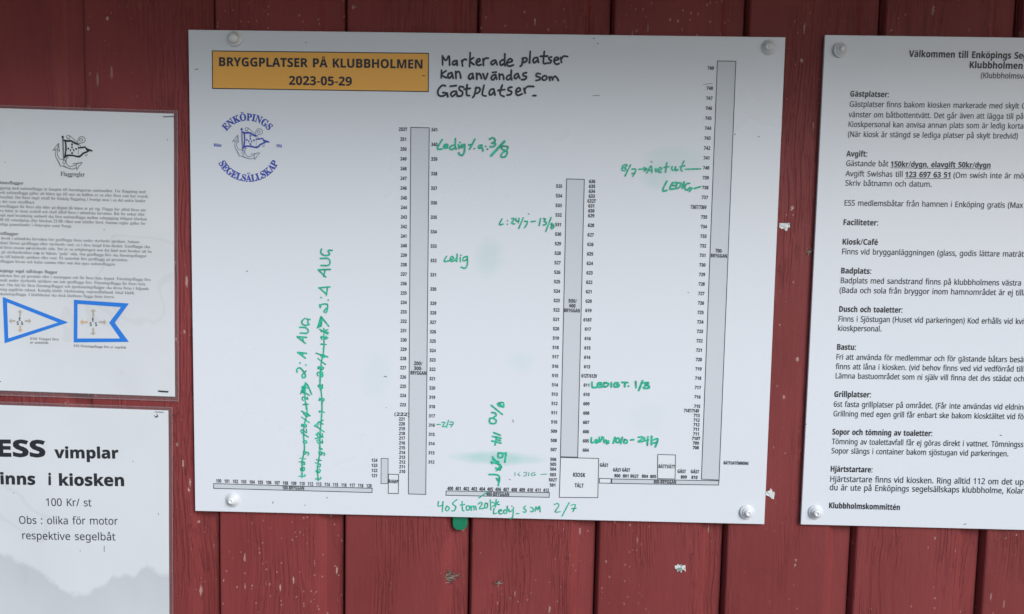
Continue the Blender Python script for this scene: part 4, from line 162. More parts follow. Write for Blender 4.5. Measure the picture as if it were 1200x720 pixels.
'w':(110,[[60,42,-2,6,0,4,-1,2,-1,4,0,3,-1,1,-1,0,0,-4,-2,-4,0,-6,-2,-4,0,-2,-14,-42,-14,0,-20,75,12,0,10,-40,2,-3,0,-2,2,-6,0,-5,1,-2,1,-3,0,2,1,1,1,5,0,2,2,4,0,4,1,1,13,42,14,0,13,-42,2,-7,1,-2,0,-5,1,-2,1,-3,0,0,1,2,1,3,0,5,2,2,0,6,2,3,10,40,12,0,-20,-75,-15,0]]),
'x':(74,[[30,38,-26,37,14,0,19,-28,19,28,14,0,-26,-37,28,-38,-14,0,-21,30,-21,-30,-14,0]]),
'y':(72,[[0,75,14,0,16,-43,0,-2,2,-2,0,-3,1,-2,1,-3,0,-2,2,-4,0,-2,1,2,1,4,1,3,1,4,2,3,1,4,15,43,14,0,-33,-85,-2,-5,-2,-4,-2,-3,-3,-4,-2,-2,-12,-6,-10,0,-2,1,-1,0,-1,1,0,9,4,0,0,-1,6,0,6,2,4,4,2,3,2,2,0,3,4,10]]),
'ä':(78,[[48,76,8,-2,8,-8,2,-7,1,-8,0,-51,-9,0,-2,10,-3,-2,-2,-2,-3,-2,-2,-2,-2,-1,-6,-2,-4,-1,-4,0,-12,3,-4,2,-2,3,-2,2,-2,4,-1,4,-1,5,2,7,2,6,12,8,10,2,10,1,13,0,0,5,-1,6,0,4,-3,2,-3,3,-4,1,-12,0,-4,-2,-3,0,-3,-2,-4,-2,-4,10,4,2,8,2,5,2],[36,36,-7,-2,-5,-2,-2,-3,-2,-4,-1,-5,2,-6,2,-2,3,-2,3,-1,4,-1,6,1,5,2,4,3,4,4,2,6,1,6,0,6],[20,100,2,0,1,2,7,0,1,-2,1,0,0,-2,1,-2,-1,-3,0,-1,-1,-2,-1,-1,-2,-1,-4,0,-4,4],[46,98,1,2,1,0,2,2,6,0,1,-2,1,0,1,-2,0,-5,-1,-1,-1,-2,-1,-1,-2,-1,-3,0,-1,1,-2,1,-1,2,-1,1]]),
'å':(78,[[48,76,8,-2,8,-8,2,-7,1,-8,0,-51,-9,0,-2,10,-3,-2,-2,-2,-3,-2,-2,-2,-2,-1,-6,-2,-4,-1,-4,0,-12,3,-4,2,-2,3,-2,2,-2,4,-1,4,-1,5,2,7,2,6,12,8,10,2,10,1,13,0,0,5,-1,6,0,4,-3,2,-3,3,-4,1,-12,0,-4,-2,-3,0,-3,-2,-4,-2,-4,10,4,2,8,2,5,2],[36,36,-7,-2,-5,-2,-2,-3,-2,-4,-1,-5,2,-6,2,-2,3,-2,3,-1,4,-1,6,1,5,2,4,3,4,4,2,6,1,6,0,6],[39,85,-4,1,-4,0,-3,3,-2,3,-2,4,0,8,2,4,2,2,3,2,4,2,9,0,9,-6,2,-8,-2,-8,-6,-6,-3,0],[42,92,2,1,1,1,2,4,0,4,-2,4,-2,0,-1,2,-5,0,-2,-2,-1,0,-2,-2,0,-8,3,-3,2,-1]]),
'ö':(84,[[77,38,0,-6,-1,-6,-2,-5,-1,-5,-3,-4,-2,-3,-4,-3,-3,-3,-5,-2,-8,-2,-6,-1,-4,1,-10,2,-4,2,-6,6,-4,3,-2,4,-2,5,-1,5,-1,6,0,14,2,6,2,7,3,5,4,4,5,4,12,4,13,0,6,-2,5,-2,6,-4,4,-4,3,-5,2,-7,1,-6],[20,38,0,-6,2,-5,1,-5,1,-4,6,-6,4,-2,4,-1,9,0,5,1,3,2,3,3,2,3,2,4,2,5,0,21,-2,5,-2,4,-2,3,-6,4,-5,2,-11,0,-6,-4,-4,-4,-3,-5,-2,-7],[23,98,1,2,1,0,1,2,6,0,2,-2,1,0,1,-2,0,-5,-1,-1,-1,-2,-2,-1,-1,-1,-3,0,-2,1,-1,1,-1,2,-1,1],[49,96,1,2,0,2,1,0,1,2,7,0,1,-2,2,0,0,-8,-4,-4,-4,0,-2,1,-1,1,-1,2,0,1]])},
'SB':{
'(':(42,[[6,54,8,28,12,18,12,0,-6,-9,-5,-9,-4,-11,-3,-11,-2,-10,0,-18,1,-8,1,-7,4,-14,3,-7,3,-6,8,-12,-12,0,-12,18,-2,6,-2,8,-2,6,-2,8]]),
')':(42,[[36,24,-2,-8,-2,-6,-2,-8,-2,-6,-12,-18,-12,0,8,12,3,6,3,7,4,14,1,7,1,8,0,14,-2,14,-2,8,-2,6,-6,14,-8,12,12,0,12,-18,8,-28]]),
',':(38,[[27,14,-1,-2,-2,-8,-2,-4,-2,-8,-4,-6,-1,-4,-9,0,0,4,2,4,0,4,2,4,0,4,1,4,1,3,0,7,14,0]]),
'-':(45,[[6,32,0,11,34,0,0,-11]]),
'/':(52,[[50,100,-36,-100,-12,0,36,100]]),
'0':(80,[[40,-2,-11,2,-9,4,-6,8,-5,10,-3,13,-1,15,1,10,0,10,2,8,3,7,4,5,5,6,5,3,7,2,8,1,11,-2,9,-4,6,-8,5,-10,3,-13,1,-15,-1,-10,0,-10,-2,-8,-4,-6,-3,-6,-5,-5,-5,-3,-7,-2],[44,16,4,4,3,4,1,7,2,9,0,20,-2,9,-1,7,-3,4,-4,4,-9,0,-6,-8,-1,-7,-2,-9,0,-20,2,-9,1,-7,6,-8]]),
'1':(80,[[36,0,0,60,1,4,0,4,1,10,-2,-1,0,-1,-2,-2,-2,0,0,-2,-2,-1,-12,-9,-10,12,32,26,18,0,0,-100]]),
'2':(80,[[6,0,0,14,24,26,6,5,4,4,3,4,3,3,2,4,2,2,0,4,2,2,0,8,-2,2,-2,3,-2,1,-3,2,-7,0,-4,-2,-4,-1,-4,-2,-3,-3,-4,-2,-11,13,2,3,4,2,2,2,12,6,4,0,6,1,5,1,7,-1,5,-1,5,-2,8,-6,3,-4,2,-4,1,-4,0,-11,-1,-5,-1,-4,-6,-10,-4,-4,-4,-5,-6,-5,-5,-5,-13,-12,0,-1,44,0,0,-18]]),
'3':(80,[[34,-2,-10,1,-10,2,-8,3,0,18,8,-4,10,-2,14,0,6,1,4,3,2,2,2,4,0,10,-2,2,-4,2,-3,2,-4,0,-5,1,-6,1,-8,0,0,16,19,0,3,2,4,0,2,2,2,4,0,2,1,3,-1,3,0,3,-2,3,-3,1,-4,1,-9,0,-8,-2,-6,-4,-2,-1,-10,15,8,4,6,2,5,2,6,1,7,1,10,-2,8,-2,6,-3,6,-5,4,-12,-1,-7,-2,-5,-3,-5,-5,-3,-5,-4,-6,-2,8,-1,6,-3,4,-3,4,-5,2,-4,0,-12,-2,-6,-2,-4,-3,-5,-5,-3,-5,-4,-7,-2,-7,-1]]),
'4':(80,[[45,0,0,20,-43,0,0,16,44,64,20,0,0,-63,12,0,0,-17,-12,0,0,-20],[21,37,24,0,0,25,1,3,0,11,-2,-2,0,-2,-2,-2,0,-2,-2,-2,0,-1]]),
'5':(80,[[34,-2,-6,1,-4,0,-10,2,-4,1,-3,2,0,18,3,-2,4,-1,6,-1,4,-2,15,0,5,2,4,2,2,2,2,4,0,6,-2,8,-6,5,-12,2,-2,-1,-8,0,-3,-1,-2,-1,-8,5,3,51,55,0,0,-18,-36,0,-1,-20,1,1,1,0,2,1,14,0,6,-2,8,-4,8,-8,2,-4,2,-12,-2,-10,-3,-9,-5,-7,-8,-6,-10,-2]]),
'6':(80,[[42,-2,-14,2,-5,4,-5,3,-4,5,-4,6,-3,7,-1,8,-1,9,0,6,1,6,0,6,2,10,2,6,6,8,12,12,12,4,7,1,15,0,2,-1,4,0,0,-17,-2,1,-17,0,-7,-1,-5,-3,-4,-2,-3,-4,-2,-4,-2,-6,-1,-4,-1,-6,1,0,3,2,2,3,4,3,3,2,5,0,5,1,8,-1,7,-2,6,-6,4,-6,4,-16,-2,-10,-2,-9,-6,-7,-6,-6],[45,16,6,4,3,3,0,5,1,5,-1,5,0,4,-5,5,-3,1,-10,0,-2,-2,-3,-1,-3,-3,-1,-2,-1,-3,0,-8,2,-3,2,-6,2,-2,6,-2]]),
'7':(80,[[16,0,37,82,-49,0,0,18,72,0,0,-14,-38,-86]]),
'8':(80,[[40,-2,-10,2,-9,2,-7,4,-5,5,-3,7,-1,8,1,6,2,6,2,4,4,4,5,4,5,2,-8,6,-4,4,-2,4,-2,6,0,10,2,5,2,3,4,4,8,4,6,2,4,1,6,1,6,-1,5,-1,5,-2,8,-4,4,-4,2,-3,2,-5,0,-10,-2,-6,-3,-4,-4,-4,-4,-2,-5,-3,4,-2,3,-3,6,-4,3,-3,2,-3,2,-4,0,-4,1,-4,-1,-6,-1,-4,-3,-4,-2,-4,-5,-4,-10,-4,-7,-1],[40,62,3,1,3,2,2,2,2,3,2,2,0,6,-2,3,-2,2,-2,1,-2,2,-8,0,-2,-2,-2,-1,-2,-2,-2,-3,0,-6,2,-2,2,-3,2,-2,3,-1],[44,14,8,4,2,2,2,6,-1,3,-3,6,-2,1,-4,4,-3,1,-2,1,-2,2,-4,-2,-3,-3,-4,-3,-2,-2,-2,-8,2,-6,2,-2,4,-2,3,-2]]),
'9':(80,[[25,-2,-5,0,-2,1,-4,0,-2,1,0,16,8,0,2,-1,2,0,14,2,5,2,4,3,3,4,2,4,2,5,1,5,1,6,-1,0,-3,-2,-2,-4,-3,-2,-4,-2,-5,-1,-6,-1,-8,2,-6,2,-6,5,-4,7,-2,7,-2,9,2,10,2,9,6,7,6,5,9,3,9,1,14,-2,5,-3,5,-4,4,-4,4,-6,3,-7,1,-9,1,-8,0,-6,-1,-6,0,-6,-1,-6,-1,-4,-2,-6,-3,-4,-3,-5,-4,-4,-4,-3,-4,-4,-12,-4,-7,-1],[38,51,4,0,4,2,3,1,1,2,2,2,2,4,0,9,-2,3,-1,3,-1,2,-2,3,-6,2,-7,0,-6,-4,-3,-4,0,-4,-1,-6,1,-4,0,-4,2,-3,3,-2,3,-1]]),
':':(38,[[10,10,1,3,1,2,2,1,2,0,2,1,3,-1,2,0,2,-1,1,-2,1,-3,1,-2,-1,-4,-2,-4,-4,-2,-5,0,-4,2,-2,4],[10,70,1,3,1,2,4,2,5,0,4,-2,1,-2,1,-3,1,-2,-1,-4,-2,-4,-4,-2,-5,0,-4,2,-2,4]]),
'A':(96,[[0,0,36,100,25,0,35,-100,-22,0,-8,24,-36,0,-7,-24],[36,42,26,0,-8,23,-2,6,-2,7,0,2,-1,3,-1,2,0,-2,-1,-3,-1,-2,-2,-8,0,-2,-1,-2,-1,-1]]),
'B':(94,[[12,0,0,100,44,0,10,-2,8,-4,6,-4,3,-7,1,-9,0,-5,-2,-5,-2,-4,-6,-6,-5,-1,0,-1,3,0,3,-2,3,-1,2,-2,2,-3,2,-2,2,-4,0,-18,-4,-6,-5,-6,-7,-4,-10,-3,-10,-1],[34,60,18,0,4,2,3,2,2,2,1,2,0,8,-4,4,-3,2,-21,0],[34,18,20,0,4,1,3,2,2,3,1,4,0,6,-1,4,-2,2,-3,2,-5,1,-6,1,-13,0]]),
'C':(89,[[53,-2,-18,4,-7,3,-6,5,-6,6,-3,7,-3,8,-2,9,0,20,2,8,8,16,5,6,7,5,7,3,18,4,10,-2,5,0,10,-4,4,-2,-6,-17,-4,2,-4,1,-4,2,-8,2,-3,0,-7,-2,-6,-2,-6,-6,-3,-6,-3,-8,0,-20,2,-8,4,-7,4,-5,7,-3,8,-1,4,0,4,1,5,1,4,0,8,4,0,-18,-4,-2,-8,-2,-10,-2]]),
'D':(104,[[12,0,0,100,42,0,9,-2,8,-4,7,-4,6,-6,5,-6,3,-8,3,-9,1,-10,-2,-15,-5,-13,-8,-10,-11,-7,-13,-4,-16,-2],[34,18,9,0,17,3,10,11,4,18,-2,10,-2,8,-4,7,-6,4,-6,3,-20,0]]),
'E':(78,[[12,0,0,100,58,0,0,-18,-36,0,0,-22,34,0,0,-16,-34,0,0,-26,36,0,0,-18]]),
'F':(77,[[12,0,0,100,58,0,0,-18,-36,0,0,-25,34,0,0,-17,-34,0,0,-40]]),
'G':(102,[[54,-2,-13,2,-11,4,-10,8,-6,10,-4,12,-2,16,1,10,2,9,3,9,5,6,6,6,7,5,8,3,20,4,6,-1,5,-1,5,0,5,-2,5,-1,4,-2,-7,-17,-3,2,-16,4,-10,0,-10,-4,-8,-8,-2,-4,-4,-12,0,-12,2,-12,2,-4,4,-4,3,-4,5,-2,4,-2,14,0,4,2,2,0,0,20,-20,0,0,18,40,0,0,-52,-5,-2,-5,0,-6,-2,-6,0,-6,-1]]),
'H':(107,[[12,0,0,100,22,0,0,-39,40,0,0,39,20,0,0,-100,-20,0,0,43,-40,0,0,-43]]),
'I':(54,[[4,0,0,12,12,6,0,64,-12,6,0,12,46,0,0,-12,-12,-6,0,-64,12,-6,0,-12]]),
'K':(93,[[12,0,0,100,22,0,0,-46,2,4,2,2,2,4,2,2,27,34,23,0,-34,-44,35,-56,-24,0,-27,42,-8,-6,0,-36]]),
'L':(79,[[12,0,0,100,22,0,0,-82,40,0,0,-18]]),
'M':(132,[[12,0,0,100,30,0,23,-76,1,0,24,76,30,0,0,-100,-20,0,0,78,-26,-78,-19,0,-24,78,-1,0,0,-4,1,-4,0,-8,1,-4,0,-58]]),
'N':(114,[[12,0,0,100,28,0,43,-75,0,5,-1,4,0,66,20,0,0,-100,-28,0,-43,76,-1,0,0,-5,1,-5,0,-4,1,-6,0,-56]]),
'O':(112,[[56,-2,-20,4,-7,3,-7,5,-4,6,-5,7,-3,9,-2,8,0,20,2,9,3,9,5,6,4,6,7,5,7,3,10,3,10,1,10,-1,9,-3,7,-3,7,-5,5,-6,4,-7,3,-8,2,-9,1,-10,-1,-10,-2,-9,-3,-8,-4,-7,-5,-6,-7,-5,-7,-3,-9,-2],[56,16,8,2,6,2,5,6,3,6,2,8,1,10,-1,10,-2,8,-3,7,-5,5,-6,3,-8,1,-8,-1,-6,-3,-6,-5,-3,-7,-2,-8,-1,-10,1,-10,2,-8,3,-6,5,-6,7,-2]]),
'P':(88,[[12,0,0,100,32,0,12,-1,10,-3,7,-4,5,-6,2,-8,2,-9,-1,-6,-1,-5,-2,-6,-3,-4,-4,-4,-5,-4,-6,-2,-8,-2,-18,0,0,-36],[34,53,7,0,5,1,5,0,4,2,3,4,2,3,0,5,-2,8,-5,5,-9,1,-10,0]]),
'R':(92,[[12,0,0,100,30,0,12,-1,10,-3,8,-4,6,-5,2,-7,2,-10,0,-4,-2,-4,-1,-4,-4,-6,-3,-2,-2,-3,-4,-2,-3,-1,29,-44,-23,0,-24,38,-11,0,0,-38],[34,56,13,0,5,1,4,2,2,3,2,4,0,8,-4,6,-4,2,-18,0]]),
'S':(77,[[34,-2,-10,2,-18,4,0,20,6,-2,4,-2,5,-2,5,0,6,-2,9,0,4,2,3,1,2,3,0,2,1,3,-1,3,-2,4,-3,2,-4,2,-5,2,-4,3,-3,1,-3,2,-2,1,-3,1,-3,2,-4,6,-2,2,-4,6,0,18,8,12,8,4,8,2,10,2,4,-1,6,-1,4,0,15,-6,-7,-16,-4,2,-16,4,-7,0,-3,-2,-2,-1,-2,-2,-2,-3,0,-2,1,-4,1,-2,3,-2,3,-3,6,-3,10,-4,8,-6,4,-2,2,-4,2,-3,2,-4,1,-5,1,-4,-4,-16,-6,-6,-8,-4,-8,-2]]),
'T':(81,[[30,0,0,82,-27,0,0,18,75,0,0,-18,-27,0,0,-82]]),
'U':(106,[[52,-2,-12,2,-10,3,-8,6,-6,7,-3,9,-1,11,0,64,21,0,0,-61,1,-7,2,-6,2,-4,4,-4,5,-1,6,-1,7,1,4,2,4,3,2,4,2,6,1,7,0,61,21,0,0,-72,-4,-12,-4,-4,-4,-5,-6,-3,-7,-4,-7,-1]]),
'V':(91,[[34,0,-34,100,22,0,18,-60,0,-1,1,-1,1,-3,2,-9,0,-3,1,-3,1,-2,0,5,2,6,0,3,1,3,1,5,20,60,21,0,-34,-100]]),
'Y':(88,[[33,0,0,38,-33,62,23,0,21,-41,20,41,24,0,-34,-61,0,-39]]),
'a':(84,[[30,-2,-7,2,-5,1,-6,3,-3,5,-3,7,0,7,1,7,3,6,4,5,7,3,9,2,10,1,14,1,0,3,-1,3,-1,4,-4,4,-14,0,-4,-1,-3,-1,-3,-2,-4,-1,-7,14,5,2,4,2,4,1,6,1,5,1,15,0,8,-3,6,-3,4,-6,3,-6,1,-9,0,-51,-14,0,-4,10,-1,0,-3,-4,-12,-6,-4,-1],[42,14,4,2,2,2,4,3,1,3,1,5,0,7,-9,-1,-6,-1,-5,0,-3,-2,-2,-3,-1,-3,0,-8,2,-2,4,-2]]),
'b':(88,[[53,-2,-5,1,-4,1,-8,4,-4,4,-2,0,-3,-8,-16,0,0,106,21,0,0,-36,-1,-2,0,-2,1,0,2,4,6,4,8,4,6,0,8,-1,6,-3,6,-6,5,-8,3,-10,0,-24,-4,-10,-4,-8,-6,-5,-7,-3],[51,16,3,2,4,4,2,4,0,6,1,6,-1,8,0,5,-3,5,-6,4,-4,1,-5,-1,-4,-1,-2,-3,-2,-4,-2,-5,0,-15,2,-6,1,-4,3,-4,4,-2]]),
'c':(72,[[42,-2,-10,2,-10,3,-6,5,-6,8,-2,10,-2,12,2,16,6,12,10,8,12,4,13,0,5,-1,4,-1,6,-2,4,-2,-6,-16,-4,2,-6,2,-2,0,-4,1,-2,0,-9,-3,-5,-7,-2,-13,0,-7,4,-10,3,-3,4,-2,13,0,4,2,3,0,3,2,4,2,0,-18,-4,-2,-4,-1,-2,-1,-4,-1,-5,-1]]),
'd':(88,[[35,-2,-8,2,-7,3,-6,5,-4,8,-3,10,-1,12,1,12,3,10,4,8,6,6,8,3,8,1,5,0,5,-2,4,-2,2,-2,4,-2,2,-4,0,7,-1,3,0,30,21,0,0,-106,-16,0,-4,10,-1,0,-3,-3,-2,-3,-4,-2,-3,-2],[48,16,4,2,2,2,2,4,2,6,0,15,-2,5,-1,5,-3,3,-4,2,-6,1,-4,-1,-4,-2,-2,-3,-3,-5,-1,-6,0,-13,1,-5,3,-5,2,-3,4,-2]]),
'e':(83,[[46,-2,-8,1,-6,1,-7,3,-5,3,-5,4,-3,6,-4,6,-2,16,2,16,6,12,4,4,6,4,5,2,7,2,6,0,10,-1,8,-3,8,-5,4,-7,4,-8,1,-11,0,-10,-49,0,0,-5,2,-5,2,-4,4,-3,5,-2,11,0,16,4,4,2,0,-16,-4,-2,-12,-3,-5,-1],[28,47,29,0,-1,5,0,3,-2,3,-4,3,-3,1,-5,1,-3,-1,-3,0,-4,-3,-2,-3,-2,-4]]),
'f':(54,[[14,0,0,61,-11,0,0,10,11,5,0,12,4,10,5,5,4,2,5,1,4,1,10,0,3,-1,7,0,2,-2,2,0,-5,-16,-1,1,-2,1,-13,0,-2,-2,-1,-2,0,-2,-1,-3,0,-5,18,0,0,-15,-18,0,0,-61]]),
'g':(88,[[40,-34,-6,0,-10,2,-4,0,-4,2,-5,1,0,17,9,-4,10,-2,11,0,9,2,5,6,2,9,0,7,1,4,-1,0,-3,-4,-6,-4,-4,-2,-4,-1,-5,-1,-8,2,-7,3,-6,6,-4,8,-3,9,-1,12,1,12,3,10,4,8,6,5,7,3,9,2,8,-2,8,-3,6,-7,2,10,18,0,0,-76,-2,-10,-2,-8,-6,-7,-8,-5,-9,-2],[42,15,6,1,4,1,2,3,4,8,0,18,-2,6,-2,4,-2,2,-4,2,-6,1,-8,-3,-5,-8,-1,-12,2,-13,4,-7]]),
'h':(92,[[11,0,0,106,21,0,0,-32,-1,-3,0,-5,1,0,2,4,4,3,4,2,4,1,4,2,4,0,8,-1,6,-2,6,-4,4,-5,2,-7,2,-9,0,-50,-22,0,0,54,-5,6,-7,1,-6,-1,-4,-2,-4,-8,-2,-6,0,-44]]),
'i':(42,[[18,86,-4,2,-2,2,-2,3,0,7,6,6,11,0,3,-2,2,-2,0,-2,1,-4,-1,-3,0,-3,-2,-2,-6,-2],[11,0,0,76,21,0,0,-76]]),
'j':(42,[[18,86,-4,2,-2,2,-2,3,0,7,6,6,11,0,3,-2,2,-2,0,-2,1,-4,-1,-3,0,-3,-2,-2,-6,-2],[5,-34,-5,0,-2,1,-3,0,-2,1,-2,0,0,16,7,0,1,-1,2,0,3,1,2,0,4,4,0,2,1,5,0,81,21,0,0,-89,-2,-4,-1,-4,-2,-3,-3,-4,-8,-4,-5,-1]]),
'k':(87,[[11,0,0,106,21,0,0,-56,-1,-2,0,-4,-1,-2,1,0,1,2,4,4,2,4,2,1,22,23,23,0,-31,-32,33,-44,-25,0,-21,31,-9,-7,0,-24]]),
'l':(42,[[11,0,0,106,21,0,0,-106]]),
'm':(138,[[11,0,0,76,16,0,3,-10,1,0,3,4,2,3,4,2,4,1,4,2,10,0,5,-2,5,-1,3,-2,3,-3,2,-4,2,0,3,4,3,3,4,2,4,1,4,2,4,0,8,-1,7,-2,5,-4,4,-5,2,-7,1,-9,0,-50,-21,0,0,44,-1,10,-4,6,-7,1,-4,-1,-4,-2,-3,-2,-2,-5,-1,-6,0,-45,-22,0,0,54,-4,6,-7,1,-5,-1,-4,-2,-3,-4,-1,-4,-2,-6,0,-44]]),
'n':(92,[[11,0,0,76,16,0,3,-10,1,0,3,4,3,3,4,2,4,1,5,2,4,0,8,-1,6,-2,6,-4,4,-5,2,-7,2,-9,0,-50,-22,0,0,54,-4,6,-4,0,-4,1,-6,-1,-4,-2,-4,-8,-2,-6,0,-44]]),
'o':(86,[[43,-2,-7,1,-6,1,-6,3,-5,4,-5,5,-3,4,-3,7,-1,7,-1,8,2,12,2,10,6,8,8,6,9,2,11,2,6,0,7,-2,5,-3,6,-3,4,-4,4,-6,2,-6,2,-8,0,-20,-4,-9,-6,-8,-7,-6,-9,-3],[48,16,4,2,4,3,2,5,0,6,1,6,-1,8,0,5,-2,5,-8,4,-4,1,-6,-1,-4,-2,-2,-2,-3,-5,-1,-5,0,-14,1,-6,3,-5,2,-3,4,-2]]),
'p':(88,[[11,-34,0,110,17,0,3,-10,1,0,2,4,6,4,8,4,6,0,8,-1,6,-3,6,-6,5,-8,3,-10,0,-24,-4,-10,-4,-7,-6,-6,-7,-3,-8,-2,-5,1,-4,1,-8,4,-4,4,-2,0,2,-4,0,-38],[52,16,3,2,3,4,2,4,0,6,1,6,-1,13,-6,7,-7,3,-5,-1,-4,-1,-2,-3,-2,-4,-2,-5,0,-15,2,-6,1,-4,3,-4,4,-2]]),
'r':(64,[[11,0,0,76,16,0,3,-12,1,0,3,4,6,6,8,4,12,0,-1,-20,-13,0,-6,-3,-3,-2,-2,-3,-2,-2,-1,-4,0,-44]]),
's':(70,[[32,-2,-6,0,-8,2,-4,0,-4,2,-4,1,0,17,4,-2,10,-2,4,-2,15,0,3,3,2,1,0,4,-2,2,0,1,-2,1,-2,2,-2,1,-4,1,-10,4,-6,4,-4,2,-4,6,0,3,-2,3,0,4,1,7,3,5,4,4,6,4,8,2,13,0,5,-1,4,-1,4,0,10,-4,-7,-15,-3,1,-4,2,-4,1,-3,1,-12,0,-3,-2,-1,-2,0,-2,1,-1,0,-1,2,-1,1,-1,2,-1,3,-1,3,-2,8,-4,4,-1,3,-2,4,-2,2,-3,2,-2,1,-4,1,-3,0,-11,-4,-6,-4,-5,-6,-3,-8,-2]]),
't':(61,[[37,-2,-5,1,-4,1,-6,2,-6,6,-2,5,0,5,-1,6,0,37,-10,0,0,9,11,6,6,16,14,0,0,-16,22,0,0,-15,-22,0,0,-39,1,-3,3,-3,14,0,4,2,0,-16,-2,-1,-3,-1,-3,0,-4,-1,-3,-1]]),
'u':(92,[[38,-2,-8,2,-6,2,-6,4,-4,4,-4,16,0,50,22,0,0,-54,2,-2,2,-3,4,-1,10,0,4,2,2,4,2,5,2,6,0,43,21,0,0,-76,-16,0,-3,10,-1,0,-3,-4,-3,-2,-8,-4,-5,-1]]),
'v':(80,[[29,0,-29,76,22,0,14,-43,2,-3,0,-5,1,-3,1,-2,0,2,2,6,1,5,15,43,22,0,-30,-76]]),
'y':(80,[[16,-34,-6,0,-2,1,-2,0,-1,1,0,16,5,0,2,-1,1,0,4,1,3,1,4,2,4,6,1,4,1,3,-30,76,23,0,15,-42,0,-4,1,-3,1,-2,0,-3,1,3,1,2,0,5,1,2,15,42,22,0,-32,-86,-4,-7,-4,-6,-6,-5,-5,-3,-7,-2]]),
'Ä':(96,[[0,0,36,100,25,0,35,-100,-22,0,-8,24,-36,0,-7,-24],[36,42,26,0,-8,23,-2,6,-2,7,0,2,-1,3,-1,2,0,-2,-1,-3,-1,-2,-2,-8,0,-2,-1,-2,-1,-1],[28,122,2,2,0,2,2,0,2,1,2,0,2,-1,2,0,0,-2,2,-2,0,-4,-2,-2,0,-1,-2,-1,-6,0,-2,1,0,1,-2,2],[55,122,1,2,0,2,2,0,2,1,3,0,1,-1,2,0,2,-4,0,-4,-1,-2,-1,-1,-2,-1,-6,0,-2,1,0,1,-1,2]]),
'Å':(96,[[0,0,36,100,25,0,35,-100,-22,0,-8,24,-36,0,-7,-24],[36,42,26,0,-8,23,-2,6,-2,7,0,2,-1,3,-1,2,0,-2,-1,-3,-1,-2,-2,-8,0,-2,-1,-2,-1,-1],[44,94,-4,1,-3,3,-3,2,-2,8,2,8,6,6,4,0,4,1,4,-1,4,0,6,-6,2,-8,-2,-8,-3,-2,-3,-3,-4,-1],[50,100,2,2,2,0,2,4,0,4,-2,2,0,2,-4,2,-4,0,-4,-2,-2,-4,0,-4,2,-4,2,0,2,-2]]),
'Ö':(112,[[56,-2,-20,4,-7,3,-7,5,-4,6,-5,7,-3,9,-2,8,0,20,2,9,3,9,5,6,4,6,7,5,7,3,10,3,10,1,10,-1,9,-3,7,-3,7,-5,5,-6,4,-7,3,-8,2,-9,1,-10,-1,-10,-2,-9,-3,-8,-4,-7,-5,-6,-7,-5,-7,-3,-9,-2],[56,16,8,2,6,2,5,6,3,6,2,8,1,10,-1,10,-2,8,-3,7,-5,5,-6,3,-8,1,-8,-1,-6,-3,-6,-5,-3,-7,-2,-8,-1,-10,1,-10,2,-8,3,-6,5,-6,7,-2],[36,122,2,4,2,0,1,1,3,0,2,-1,2,0,0,-2,2,-4,-2,-4,0,-1,-2,-1,-6,0,-2,1,-1,1,-1,2],[62,122,2,2,0,2,2,0,1,1,3,0,2,-1,2,0,0,-2,2,-2,0,-4,-2,-2,0,-1,-2,-1,-6,0,-2,1,0,1,-2,2]]),
'ä':(84,[[30,-2,-7,2,-5,1,-6,3,-3,5,-3,7,0,7,1,7,3,6,4,5,7,3,9,2,10,1,14,1,0,3,-1,3,-1,4,-4,4,-14,0,-4,-1,-3,-1,-3,-2,-4,-1,-7,14,5,2,4,2,4,1,6,1,5,1,15,0,8,-3,6,-3,4,-6,3,-6,1,-9,0,-51,-14,0,-4,10,-1,0,-3,-4,-12,-6,-4,-1],[42,14,4,2,2,2,4,3,1,3,1,5,0,7,-9,-1,-6,-1,-5,0,-3,-2,-2,-3,-1,-3,0,-8,2,-2,4,-2],[23,99,1,2,2,2,2,1,3,0,2,-1,2,-2,1,-2,0,-5,-2,-2,-1,-2,-7,0,-1,2,-2,2],[49,97,1,2,0,2,1,1,2,1,1,1,3,0,2,-1,2,-2,1,-2,0,-5,-2,-2,-1,-2,-6,0,-3,3,0,1]]),
'é':(83,[[46,-2,-8,1,-6,1,-7,3,-5,3,-5,4,-3,6,-4,6,-2,16,2,16,6,12,4,4,6,4,5,2,7,2,6,0,10,-1,8,-3,8,-5,4,-7,4,-8,1,-11,0,-10,-49,0,0,-5,2,-5,2,-4,4,-3,5,-2,11,0,16,4,4,2,0,-16,-4,-2,-12,-3,-5,-1],[28,47,29,0,-1,5,0,3,-2,3,-4,3,-3,1,-5,1,-3,-1,-3,0,-4,-3,-2,-3,-2,-4],[62,106,-2,-2,-2,-4,-2,-1,-8,-8,-2,-1,-4,-4,-8,0,0,2,4,4,1,2,1,3,2,3,4,4,0,2,2,3,14,0]]),
'ö':(86,[[43,-2,-7,1,-6,1,-6,3,-5,4,-5,5,-3,4,-3,7,-1,7,-1,8,2,12,2,10,6,8,8,6,9,2,11,2,6,0,7,-2,5,-3,6,-3,4,-4,4,-6,2,-6,2,-8,0,-20,-4,-9,-6,-8,-7,-6,-9,-3],[48,16,4,2,4,3,2,5,0,6,1,6,-1,8,0,5,-2,5,-8,4,-4,1,-6,-1,-4,-2,-2,-2,-3,-5,-1,-5,0,-14,1,-6,3,-5,2,-3,4,-2],[24,99,1,2,2,2,2,1,3,0,2,-1,2,-2,1,-2,0,-5,-2,-2,-1,-2,-7,0,-1,2,-2,2],[50,97,1,2,0,2,1,1,2,1,1,1,4,0,2,-2,2,-1,0,-8,-2,-1,-1,-2,-6,0,-3,3,0,1]])},
'SF':{
'"':(57,[[22,100,-2,-36,-8,0,-3,36],[48,100,-3,-36,-7,0,-4,36]]),
